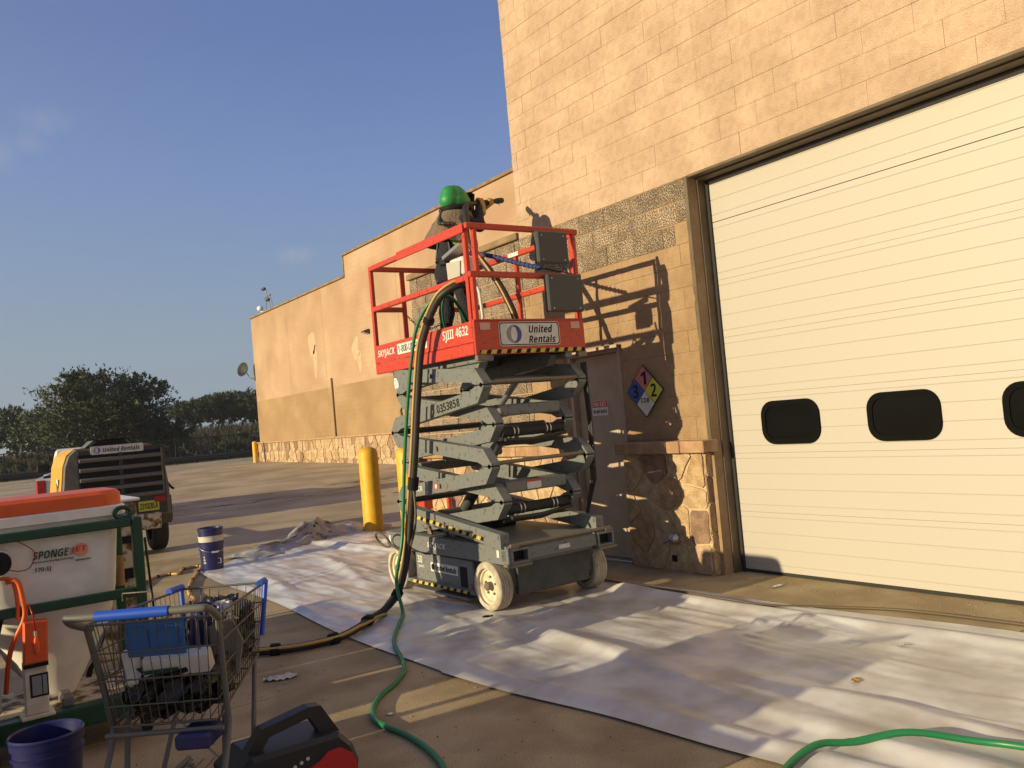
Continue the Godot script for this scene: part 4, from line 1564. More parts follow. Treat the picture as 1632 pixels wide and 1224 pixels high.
	stripes(Vector3(-5.966, 2.172, -3.89), Vector3(-5.966, 2.172, -5.02), 0.034, Vector3.RIGHT, 11, pf)
	for z in [-3.96, -4.93]:
		g = G.new()
		g.span(Vector3(-5.967, 2.36, z - 0.05), Vector3(-5.963, 2.42, z + 0.05))
		part(g, "small_sticker", M.sticker_pink, pf)
	for z in [-3.9, -4.98]:
		g = G.new()
		g.span(Vector3(-5.995, 2.1, z - 0.05), Vector3(-5.95, 2.148, z + 0.05), 0.004)
		part(g, "slide_block", M.worn_steel, pf)
	# ---- guard rails
	var T := 3.225
	var MID := 2.81
	var rails := [[Vector3(-7.83, T, -3.87), Vector3(-6.0, T, -3.87)], [Vector3(-7.83, MID, -3.87), Vector3(-6.0, MID, -3.87)], [Vector3(-7.83, T, -5.02), Vector3(-6.0, T, -5.02)], [Vector3(-7.83, MID, -5.02), Vector3(-6.0, MID, -5.02)], [Vector3(-5.975, T + 0.015, -3.85), Vector3(-5.975, T + 0.015, -5.05)], [Vector3(-5.975, MID + 0.02, -3.85), Vector3(-5.975, MID + 0.02, -5.05)], [Vector3(-7.83, T, -3.85), Vector3(-7.83, T, -5.04)], [Vector3(-7.83, MID, -3.89), Vector3(-7.83, MID, -4.2)], [Vector3(-7.83, MID, -4.75), Vector3(-7.83, MID, -5.0)]]
	for rl in rails:
		g = G.new()
		g.bar(rl[0], rl[1], 0.04, 0.05, 0.006)
		w.call(g, "guard_rail", M.lift_red)
	g = G.new()                                  # the sliding extension's rail lies on the fixed one
	g.bar(Vector3(-7.2, T + 0.0, -3.842), Vector3(-6.0, T + 0.0, -3.842), 0.012, 0.078, 0.003)
	w.call(g, "guard_rail", M.lift_red)
	var posts := [[-7.83, -3.87, 2.26, T - 0.025], [-7.83, -4.22, 2.26, T - 0.025], [-7.83, -4.75, 2.26, T - 0.025], [-7.83, -5.02, 2.26, T - 0.025], [-6.02, -3.87, 2.3, T - 0.025], [-6.02, -5.02, 2.3, T - 0.025], [-5.975, -3.93, MID + 0.04, T - 0.01], [-5.975, -5.0, 2.44, T - 0.01], [-5.975, -3.885, 2.44, MID], [-6.9, -5.02, 2.44, T - 0.025]]
	for p in posts:
		g = G.new()
		g.bar(Vector3(p[0], p[2], p[1]), Vector3(p[0], p[3], p[1]), 0.042, 0.042, 0.006)
		w.call(g, "rail_post", M.lift_red)
	g = G.new()
	g.span(Vector3(-7.0, T - 0.02, -4.996), Vector3(-6.82, T + 0.02, -4.993))
	w.call(g, "rail_sticker", M.label_white)
	for bx in [[2.93, 3.215, -4.53, -4.87], [2.5, 2.835, -4.6, -4.995]]:
		g = G.new()
		g.span(Vector3(-5.95, bx[0], bx[3]), Vector3(-5.885, bx[1], bx[2]), 0.012)
		var mb: MeshInstance3D = w.call(g, "manual_box", M.box_grey)
		for y in [bx[0] + 0.03, bx[1] - 0.04]:
			for z in [bx[2] - 0.05, bx[3] + 0.05]:
				g = G.new()
				g.cyl(Vector3(-5.886, y, z), Vector3(-5.882, y, z), 0.006, -1, 8)
				part(g, "rivet", M.steel, mb)
	# control box on the left rail
	g = G.new()
	g.span(Vector3(-6.4, 2.87, -4.08), Vector3(-6.18, 3.03, -3.93), 0.012)
	var cb: MeshInstance3D = w.call(g, "control_box", M.label_white)
	g = G.new()
	g.box(Vector3(-6.36, 3.1, -3.98), Vector3(0.3, 0.04, 0.12), 0.006, Basis(Vector3.BACK, 0.22))
	part(g, "cover", M.steel, cb)
	g = G.new()
	g.prism(PackedVector2Array([Vector2(-0.12, -0.1), Vector2(0.08, -0.1), Vector2(0.1, 0.03), Vector2(-0.13, 0.05)]), 0.01, Transform3D(Basis.IDENTITY, Vector3(-6.3, 2.96, -3.925)))
	part(g, "splashed_plate", M.paint_splash, cb)
	g = G.new()
	g.tube([Vector3(-6.15, 2.88, -4.0), Vector3(-6.1, 2.7, -4.02), Vector3(-6.12, 2.5, -4.05), Vector3(-6.25, 2.3, -4.1)], 0.014, 7)
	part(g, "control_cable", M.label_white, cb)
	# gate chain
	var ca := Vector3(-7.83, 2.78, -4.22)
	var cz := Vector3(-7.83, 2.78, -4.75)
	for k in 22:
		var s := (k + 0.5) / 22.0
		var c := ca.lerp(cz, s) + Vector3(0, -0.34 * 4 * s * (1 - s) * 0.5, 0)
		var s2 := (k + 1.0) / 22.0
		var e := ca.lerp(cz, s2) + Vector3(0, -0.34 * 4 * s2 * (1 - s2) * 0.5, 0)
		var d := (e - c).normalized()
		var side := Vector3.RIGHT if k % 2 else d.cross(Vector3.RIGHT).normalized()
		var ring_ := []
		for i in 8:
			var a := TAU * i / 8.0
			ring_.append(c + d * cos(a) * 0.02 + side * sin(a) * 0.011)
		g = G.new()
		g.tube(ring_, 0.0035, 5, true)
		w.call(g, "chain_link", M.dull_steel)
	g = G.new()
	g.tube([Vector3(-7.8, 2.27, -3.9), Vector3(-7.79, 2.36, -3.9), Vector3(-7.7, 2.38, -3.9), Vector3(-7.66, 2.33, -3.9), Vector3(-7.67, 2.27, -3.9)], 0.009, 6)
	w.call(g, "anchor_ring", M.black)
	g = G.new()
	g.tube([Vector3(-7.8, 2.27, -4.6), Vector3(-7.79, 2.36, -4.6), Vector3(-7.7, 2.38, -4.6), Vector3(-7.66, 2.33, -4.6), Vector3(-7.67, 2.27, -4.6)], 0.009, 6)
	w.call(g, "anchor_ring", M.black)


func sdf(bones: Array, cell: float, k: float) -> G:        # bones: [from, to, radius, radius]; joined with a smooth minimum, then meshed by surface nets
	var lo := Vector3(1e9, 1e9, 1e9)
	var hi := -lo
	for b in bones:
		var rr := maxf(b[2], b[3]) + cell * 3.0
		for p in [b[0], b[1]]:
			lo = lo.min(p - Vector3.ONE * rr)
			hi = hi.max(p + Vector3.ONE * rr)
	var nx := int(ceil((hi.x - lo.x) / cell)) + 1
	var ny := int(ceil((hi.y - lo.y) / cell)) + 1
	var nz := int(ceil((hi.z - lo.z) / cell)) + 1
	var fld := PackedFloat32Array()
	fld.resize(nx * ny * nz)
	fld.fill(1.0)
	var sy := nx
	var sz := nx * ny
	for b in bones:
		var a: Vector3 = b[0]
		var e: Vector3 = b[1]
		var r0: float = b[2]
		var r1: float = b[3]
		var m := maxf(r0, r1) + k + cell * 2.5
		var l := ((a.min(e) - Vector3.ONE * m - lo) / cell).floor().max(Vector3.ZERO)
		var h := ((a.max(e) + Vector3.ONE * m - lo) / cell).ceil().min(Vector3(nx - 1, ny - 1, nz - 1))
		var d := e - a
		var dd := maxf(d.length_squared(), 1e-9)
		for z in range(int(l.z), int(h.z) + 1):
			for y in range(int(l.y), int(h.y) + 1):
				var i := int(l.x) + y * sy + z * sz
				var p := lo + Vector3(l.x, y, z) * cell - a
				for x in range(int(l.x), int(h.x) + 1):
					var s := clampf(p.dot(d) / dd, 0.0, 1.0)
					var v := (p - d * s).length() - lerpf(r0, r1, s)
					var c := fld[i]
					var hh := maxf(k - absf(c - v), 0.0) / k
					fld[i] = minf(c, v) - hh * hh * k * 0.25
					i += 1
					p.x += cell
	var idx := {}
	var vs := PackedVector3Array()
	var ns := PackedVector3Array()
	var off := [0, 1, sy, 1 + sy, sz, 1 + sz, sy + sz, 1 + sy + sz]
	var edges := [[0, 1], [2, 3], [4, 5], [6, 7], [0, 2], [1, 3], [4, 6], [5, 7], [0, 4], [1, 5], [2, 6], [3, 7]]
	for z in nz - 1:
		for y in ny - 1:
			var i := y * sy + z * sz
			for x in nx - 1:
				var f0 := fld[i]
				if absf(f0) < cell * 2.0:
					var neg := 0
					for q in 8:
						if fld[i + off[q]] < 0.0:
							neg += 1
					if neg > 0 and neg < 8:
						var acc := Vector3.ZERO
						var n := 0
						for e in edges:
							var v0 := fld[i + off[e[0]]]
							var v1 := fld[i + off[e[1]]]
							if (v0 < 0.0) != (v1 < 0.0):
								var s := v0 / (v0 - v1)
								var p0 := Vector3(e[0] & 1, (e[0] >> 1) & 1, e[0] >> 2)
								var p1 := Vector3(e[1] & 1, (e[1] >> 1) & 1, e[1] >> 2)
								acc += p0.lerp(p1, s)
								n += 1
						idx[i] = vs.size()
						vs.append(lo + (Vector3(x, y, z) + acc / n) * cell)
						ns.append(Vector3(fld[i + 1] + fld[i + 1 + sy] + fld[i + 1 + sz] + fld[i + off[7]] - f0 - fld[i + sy] - fld[i + sz] - fld[i + sy + sz], fld[i + sy] + fld[i + 1 + sy] + fld[i + sy + sz] + fld[i + off[7]] - f0 - fld[i + 1] - fld[i + sz] - fld[i + 1 + sz], fld[i + sz] + fld[i + 1 + sz] + fld[i + sy + sz] + fld[i + off[7]] - f0 - fld[i + 1] - fld[i + sy] - fld[i + 1 + sy]).normalized())
				i += 1
	var g := G.new()
	for i in idx:
		for ax in 3:
			var st: int = [1, sy, sz][ax]
			if (fld[i] < 0.0) != (fld[i + st] < 0.0):
				var o1: int = [sy, sz, 1][ax]
				var o2: int = [sz, 1, sy][ax]
				if idx.has(i - o1) and idx.has(i - o2) and idx.has(i - o1 - o2):
					var q := [idx[i], idx[i - o1], idx[i - o1 - o2], idx[i - o2]]
					g.t(vs[q[0]], vs[q[1]], vs[q[2]], ns[q[0]], ns[q[1]], ns[q[2]])
					g.t(vs[q[0]], vs[q[2]], vs[q[3]], ns[q[0]], ns[q[2]], ns[q[3]])
	return g


func worker() -> void:
	var o := Vector3(-7.66, 2.265, -4.72)
	var t := thing("person", "person in a green blast hood aiming a nozzle at the wall from the lift", "person", o)
	var w := func(g: G, called: String, m: Material, parent: Node = t) -> MeshInstance3D:
		var p := part(g, called, m, parent)
		if parent == t:
			p.position = -o
		return p
	var F := Vector3(-0.35, 0, -0.937)
	var R := Vector3(0.937, 0, -0.35)
	var U := Vector3.UP
	var hip := Vector3(-7.66, 3.2, -4.72)
	var chest := hip + U * 0.36 + F * 0.06
	var neck := hip + U * 0.56 + F * 0.12
	var head := hip + U * 0.73 + F * 0.17
	var rs := chest + R * 0.17 + U * 0.13 + F * 0.02
	var ls := chest - R * 0.17 + U * 0.13 + F * 0.02
	var re := Vector3(-7.5, 3.66, -5.02)
	var rh := Vector3(-7.73, 3.95, -5.19)
	var le := Vector3(-7.97, 3.70, -5.03)
	var lh := Vector3(-7.845, 4.0, -5.36)
	var body := []
	body.append([hip - U * 0.02, hip + U * 0.14, 0.135, 0.125])
	body.append([hip + R * 0.07, hip - R * 0.07, 0.11, 0.11])
	body.append([hip + U * 0.14, chest, 0.125, 0.15])
	body.append([chest + R * 0.07, chest - R * 0.07, 0.125, 0.125])
	body.append([rs, ls, 0.085, 0.085])
	body.append([chest + U * 0.1, neck + U * 0.04, 0.09, 0.06])
	for s in [1.0, -1.0]:
		var k: Vector3 = hip + R * 0.12 * s - U * 0.43 + F * (0.06 if s > 0 else 0.02)
		var an: Vector3 = hip + R * 0.14 * s - U * 0.85 + F * (0.0 if s > 0 else -0.04)
		body.append([hip + R * 0.085 * s - U * 0.04, k, 0.1, 0.07])
		body.append([k, an, 0.072, 0.055])
		body.append([an - U * 0.03, an - U * 0.055 + F * 0.17, 0.045, 0.035])
	body.append([rs, re, 0.066, 0.055])
	body.append([re, rh, 0.056, 0.042])
	body.append([ls, le, 0.066, 0.055])
	body.append([le, lh, 0.056, 0.042])
	body.append([head - U * 0.04, head + U * 0.05, 0.085, 0.09])
	w.call(sdf(body, 0.016, 0.06), "body", M.work_navy)
	# gloved hands closed round the nozzle
	var g0 := Vector3(-7.60, 3.905, -4.93)
	var g1 := Vector3(-7.985, 4.11, -5.72)
	var ax := (g1 - g0).normalized()
	for h in [[rh, re, "right"], [lh, le, "left"]]:
		var c: Vector3 = g0 + ax * (h[0] - g0).dot(ax)
		var from: Vector3 = (h[0] - h[1]).normalized()
		var side := ax.cross(from).normalized()
		var palm := side.cross(ax).normalized()
		if palm.dot(from) < 0:
			palm = -palm
		var b := [[c - palm * 0.075 - ax * 0.02, c - palm * 0.045 + ax * 0.02, 0.036, 0.038], [c - palm * 0.05 - ax * 0.02, c - palm * 0.04 + ax * 0.035, 0.03, 0.026], [h[1].lerp(c - palm * 0.08, 0.75), c - palm * 0.07, 0.04, 0.034]]
		for i in 4:
			var at: Vector3 = c + ax * (0.034 - i * 0.021)
			var ln: float = [0.95, 1.05, 1.0, 0.82][i]
			var k0 := at - palm * 0.03 + side * 0.032
			var k1 := at + palm * 0.012 * ln + side * 0.045
			var k2 := at + palm * 0.045 * ln + side * 0.02
			var k3 := at + palm * 0.04 * ln - side * 0.012
			b.append([k0, k1, 0.0115, 0.0105])
			b.append([k1, k2, 0.0105, 0.0095])
			b.append([k2, k3, 0.0095, 0.0085])
		b.append([c - palm * 0.05 - side * 0.015 + ax * 0.02, c - palm * 0.012 - side * 0.042 + ax * 0.045, 0.014, 0.012])
		b.append([c - palm * 0.012 - side * 0.042 + ax * 0.045, c + palm * 0.024 - side * 0.032 + ax * 0.05, 0.012, 0.01])
		w.call(sdf(b, 0.006, 0.012), "glove", M.glove)
	# blast hood: green shell, dark rim and visor, brown cape
	var hb := Basis(R, U, -F) * Basis(Vector3.RIGHT, 0.08)
	var shell := sdf([[head + U * 0.03 - F * 0.01, head + U * 0.07 - F * 0.01, 0.15, 0.135], [head + U * 0.02 + F * 0.07, head + U * 0.06 + F * 0.03, 0.13, 0.13], [head + U * 0.03 - F * 0.1, head + U * 0.09 - F * 0.085, 0.105, 0.1]], 0.01, 0.008)
	var hood: MeshInstance3D = w.call(shell, "blast_hood", M.hood_green)
	var rim := G.new()
	var rp := []
	for i in 28:
		var a := TAU * i / 28.0
		rp.append(head - U * 0.055 + hb * Vector3(cos(a) * 0.146, 0.0, sin(a) * 0.172 - 0.01))
	rim.tube(rp, 0.034, 8, true)
	part(rim, "rim", M.black, hood)
	var vi := G.new()
	vi.box(head + U * 0.01 - hb.z * 0.178, Vector3(0.25, 0.22, 0.035), 0.016, hb * Basis(Vector3.RIGHT, -0.28))
	vi.box(head + U * 0.115 - hb.z * 0.15, Vector3(0.24, 0.025, 0.06), 0.01, hb)
	part(vi, "visor", M.black, hood)
	var cape := G.new()
	var pts := []
	for j in 9:
		for i in 41:
			var s := j / 8.0
			var a := TAU * i / 40.0
			var wob := sin(a * 5.0 + 1.0) * 0.024 * s + sin(a * 9.0 + j * 0.7) * 0.014 * s
			var rx := lerpf(0.13, 0.285, pow(s, 0.6)) + wob
			var rz := lerpf(0.15, 0.25, pow(s, 0.6)) + wob
			var y := lerpf(-0.06, -0.39, s) - 0.03 * s * sin(a * 2.0 + 0.6) + (0.1 * s if sin(a) < -0.5 else 0.0)
			pts.append(head.lerp(chest + U * 0.33 - F * 0.03, s) + R * cos(a) * rx - F * sin(a) * rz + U * y)
	cape.grid(pts, 41, 9, U)
	fix_out(cape, chest)
	w.call(cape, "hood_cape", M.cape)
	var vest := G.new()
	vest.blob(chest + R * 0.13 - U * 0.0 - F * 0.06, Vector3(0.09, 0.13, 0.11), Basis(R, U, -F))
	w.call(vest, "safety_vest", M.lime)
	var belt := []
	for i in 20:
		var a := TAU * i / 20.0
		belt.append(hip + U * 0.1 + R * cos(a) * 0.145 + F * sin(a) * 0.135)
	var bl := G.new()
	bl.tube(belt, 0.022, 6, true)
	bl.box(hip + U * 0.08 + R * 0.02 - F * 0.14, Vector3(0.1, 0.09, 0.05), 0.015, Basis(R, U, -F))
	w.call(bl, "harness_belt", M.black)
	var st := G.new()
	for s: float in [1.0, -1.0]:
		st = G.new()
		st.tube([hip + U * 0.12 + R * 0.1 * s - F * 0.11, chest + R * 0.06 * s - F * 0.15, chest + U * 0.16 + R * 0.1 * s - F * 0.09], 0.012, 6)
		st.tube([hip + R * 0.1 * s - F * 0.1 - U * 0.02, hip + R * 0.14 * s - F * 0.08 - U * 0.2, hip + R * 0.17 * s - U * 0.22], 0.012, 6)
		w.call(st, "harness_strap", M.box_grey)
	var pouch := G.new()
	pouch.blob(hip + R * 0.2 + U * 0.26 + F * 0.16, Vector3(0.05, 0.11, 0.05))
	w.call(pouch, "hanging_glove", M.cape)
	var air := G.new()
	var ap := curve([head - F * 0.15 - U * 0.07 - R * 0.07, head - F * 0.24 - U * 0.18 - R * 0.03, chest - F * 0.27 + U * 0.1 + R * 0.08, chest - F * 0.2 + U * 0.06 + R * 0.22, chest - F * 0.12 - U * 0.12 + R * 0.26, hip + R * 0.2 - F * 0.12 + U * 0.1], 44)
	air.tube(ap, 0.021, 10)
	for i in range(0, ap.size() - 1):
		if i % 2 == 0:
			air.lathe([Vector2(0.021, -0.006), Vector2(0.026, 0), Vector2(0.021, 0.006)], ap[i], ap[i + 1] - ap[i], 10)
	w.call(air, "breathing_hose", M.hose_black)
	# blast nozzle held in both hands
	var nz := thing("blast_nozzle", "dark blast nozzle pointed at the wall, held by the hooded worker", "blast nozzle", g0)
	var ng := G.new()
	ng.lathe([Vector2(0, 0), Vector2(0.026, 0), Vector2(0.028, 0.12), Vector2(0.024, 0.13), Vector2(0.022, 0.3), Vector2(0.03, 0.31), Vector2(0.03, 0.36), Vector2(0.025, 0.37)], Vector3.ZERO, ax, 16)
	part(ng, "holder", M.hose_black, nz)
	ng = G.new()
	ng.lathe([Vector2(0.025, 0.37), Vector2(0.028, 0.39), Vector2(0.026, 0.7), Vector2(0.033, 0.71), Vector2(0.033, 0.8), Vector2(0.03, 0.84), Vector2(0.022, 0.85), Vector2(0.016, 0.8)], Vector3.ZERO, ax, 16)
	part(ng, "barrel", M.rubber, nz)
	ng = G.new()
	ng.lathe([Vector2(0.031, 0.5), Vector2(0.035, 0.505), Vector2(0.035, 0.54), Vector2(0.031, 0.545)], Vector3.ZERO, ax, 16)
	ng.box(ax * 0.75 - U * 0.04, Vector3(0.02, 0.03, 0.02), 0.004)
	part(ng, "collar", M.label_white, nz)


func fix_out(g: G, c: Vector3) -> void:      # turn a shell's normals away from c
	for i in range(0, g.v.size(), 3):
		var m := (g.v[i] + g.v[i + 1] + g.v[i + 2]) / 3.0
		if (g.n[i] + g.n[i + 1] + g.n[i + 2]).dot(m - c) < 0.0:
			for j in 3:
				g.n[i + j] = -g.n[i + j]
			var s := g.v[i + 1]
			g.v[i + 1] = g.v[i + 2]
			g.v[i + 2] = s
			var s2 := g.n[i + 1]
			g.n[i + 1] = g.n[i + 2]
			g.n[i + 2] = s2


func curve(p: Array, k: int) -> Array:       # a smooth line through the points
	var out := []
	var m := p.size() - 1
	for i in k:
		var s := float(i) / (k - 1) * m
		var a := mini(int(s), m - 1)
		var f := s - a
		var p0: Vector3 = p[maxi(a - 1, 0)]
		var p1: Vector3 = p[a]
		var p2: Vector3 = p[a + 1]
		var p3: Vector3 = p[mini(a + 2, m)]
		out.append(p1.cubic_interpolate(p2, p0, p3, f))
	return out


# ---- the plastic sheet spread under the lift
var creases := []
var crumple := FastNoiseLite.new()
var ripple := FastNoiseLite.new()


func near_edge(x: float) -> float:
	if x < -4.95:
		return lerpf(-2.84, -2.70, clampf((x + 11.3) / 6.35, 0, 1)) + 0.03 * sin(x * 1.7)
	return lerpf(-2.70, -3.02, clampf((x + 4.95) / 2.4, 0, 1)) - 0.05 * clampf(x + 2.5, 0, 3) + 0.015 * sin(x * 4.0)


func far_edge(x: float) -> float:
	if x < -6.3:
		return lerpf(-5.85, -5.24, clampf((x + 12.6) / 6.3, 0, 1)) + 0.05 * sin(x * 2.1)
	return lerpf(-5.24, -5.52, clampf((x + 6.3) / 3.6, 0, 1)) + 0.03 * sin(x * 2.7)


func bump(z: float, c: float, w0: float, w1: float) -> float:      # a fold: steep on one side, slack on the other
	var d := z - c
	var w := w0 if d < 0.0 else w1
	return exp(-d * d / (w * w))


func sheet_h(x: float, z: float) -> float:
	var h := 0.012
	var k := smoothstep(-6.9, -6.0, x)
	var c1 := -3.78 + 0.1 * (x + 6.0) * 0.9 * (1.0 if x < -3.5 else 0.85) + 0.05 * sin(x * 1.9)
	h += k * (0.034 + 0.012 * sin(x * 2.3)) * bump(z, c1, 0.15, 0.11)
	h += k * 0.042 * bump(z, -5.02 - 0.04 * (x + 6) + 0.04 * sin(x * 1.3 + 1), 0.07, 0.1)
	h += smoothstep(-5.6, -4.4, x) * 0.02 * bump(z, near_edge(x) - 0.17, 0.05, 0.08)
	h += smoothstep(-5.2, -3.6, x) * 0.02 * bump(z, -4.42 + 0.13 * sin(x * 1.1), 0.16, 0.24)
	h += smoothstep(-4.2, -2.6, x) * 0.022 * bump(z, -3.92 - 0.12 * x * 0.2, 0.07, 0.14)
	var left := 1.0 - smoothstep(-8.2, -6.4, x)
	h += maxf(0.0, crumple.get_noise_2d(x * 0.5 + z * 0.35, z * 1.1)) * (0.004 + 0.022 * left)
	h += absf(ripple.get_noise_2d(x * 0.35, z * 2.4)) * 0.02
	for p in [[-12.9, -4.6, -9.2, -5.1, 0.075], [-11.0, -3.4, -8.2, -3.0, 0.04], [-10.8, -4.3, -8.0, -3.7, 0.055], [-11.9, -5.3, -9.0, -5.6, 0.05]]:
		var a := Vector2(p[0], p[1])
		var d := Vector2(p[2], p[3]) - a
		var s := clampf((Vector2(x, z) - a).dot(d) / d.length_squared(), 0, 1)
		var dist := (Vector2(x, z) - a - d * s).length()
		h += 0.7 * p[4] * exp(-dist * dist / 0.006) * sin(PI * clampf(s * 0.96 + 0.02, 0, 1))
	for p in creases:
		var a: Vector2 = p[0]
		var d: Vector2 = p[1]
		var s := clampf((Vector2(x, z) - a).dot(d) / d.length_squared(), 0, 1)
		var dist := (Vector2(x, z) - a - d * s).length()
		if dist < 0.12:
			h += p[2] * exp(-dist * dist / 0.0016) * minf(1.0, 4.0 * minf(s, 1.0 - s))
	var flat := 1.0
	for p in [[-6.12, -3.92], [-7.75, -3.92], [-6.12, -4.95], [-7.75, -4.95], [-11.35, -3.05]]:
		flat = minf(flat, smoothstep(0.12, 0.4, Vector2(x - p[0], z - p[1]).length()))
	if x > -7.9 and x < -6.0 and z < -3.9 and z > -5.0:
		flat = minf(flat, 0.3)
	var e := minf(z - far_edge(x), near_edge(x) - z)
	return 0.012 + (h - 0.012) * flat * smoothstep(-0.02, 0.12, e)


func sheets() -> void:
	crumple.seed = 4
	crumple.frequency = 0.9
	crumple.fractal_type = FastNoiseLite.FRACTAL_RIDGED
	crumple.fractal_octaves = 3
	ripple.seed = 9
	ripple.frequency = 0.8
	ripple.fractal_octaves = 3
	for i in 52:
		var a := Vector2(rng.randf_range(-12.6, -0.5), rng.randf_range(-5.5, -2.9))
		var l := rng.randf_range(0.7, 3.4)
		var an := rng.randf_range(-0.22, 0.16) + (0.0 if rng.randf() < 0.88 else 1.3)
		creases.append([a, Vector2(cos(an), sin(an)) * l, rng.randf_range(0.004, 0.013)])
	var pts := []
	var nx := 500
	var nz := 150
	for j in nz:
		var v := j / (nz - 1.0)
		for i in nx:
			var x := lerpf(lerpf(-11.35, -13.1, v) + 0.06 * sin(v * 17.0), 0.9, i / (nx - 1.0))
			var z := lerpf(near_edge(x), far_edge(x), v)
			pts.append(Vector3(x, sheet_h(x, z), z))
	var g := G.new()
	g.grid(pts, nx, nz)
	solo(g, "plastic_sheet", M.sheet, "huge white plastic sheet spread over the concrete under the lift", "plastic sheet")
	# an old grey sheet bunched up at the far end
	pts = []
	for j in 34:
		for i in 90:
			var s := i / 89.0
			var v := j / 33.0 - 0.5
			var c := Vector3(-11.75, 0, -3.5).lerp(Vector3(-13.3, 0, -6.3), s)
			var wid := 0.55 + 0.35 * sin(s * 9.0 + 1.0) * 0.6
			var side := Vector3(0.87, 0, -0.48)
			var p := c + side * v * wid + Vector3(ripple.get_noise_2d(i * 0.08, j * 0.08), 0, ripple.get_noise_2d(j * 0.08 + 9, i * 0.08)) * 0.1
			var hump := (1.0 - 4.0 * v * v) * sin(PI * clampf(s * 0.94 + 0.05, 0, 1))
			p.y = 0.02 + maxf(0.0, hump) * (0.08 + 0.2 * absf(crumple.get_noise_2d(s * 1.6, v * 0.8 + 3.0)) + 0.08 * exp(-pow((s - 0.45) / 0.12, 2)))
			pts.append(p)
	g = G.new()
	g.grid(pts, 90, 34)
	solo(g, "bunched_sheet", M.sheet_old, "grey crumpled sheet bunched on the far edge of the white sheet", "plastic sheet")


func lie(x: float, z: float, r: float) -> Vector3:          # a point of a hose lying on the sheet or the concrete
	var on := z < near_edge(x) and z > far_edge(x) and x > -11.2
	return Vector3(x, (sheet_h(x, z) if on else 0.0) + r, z)


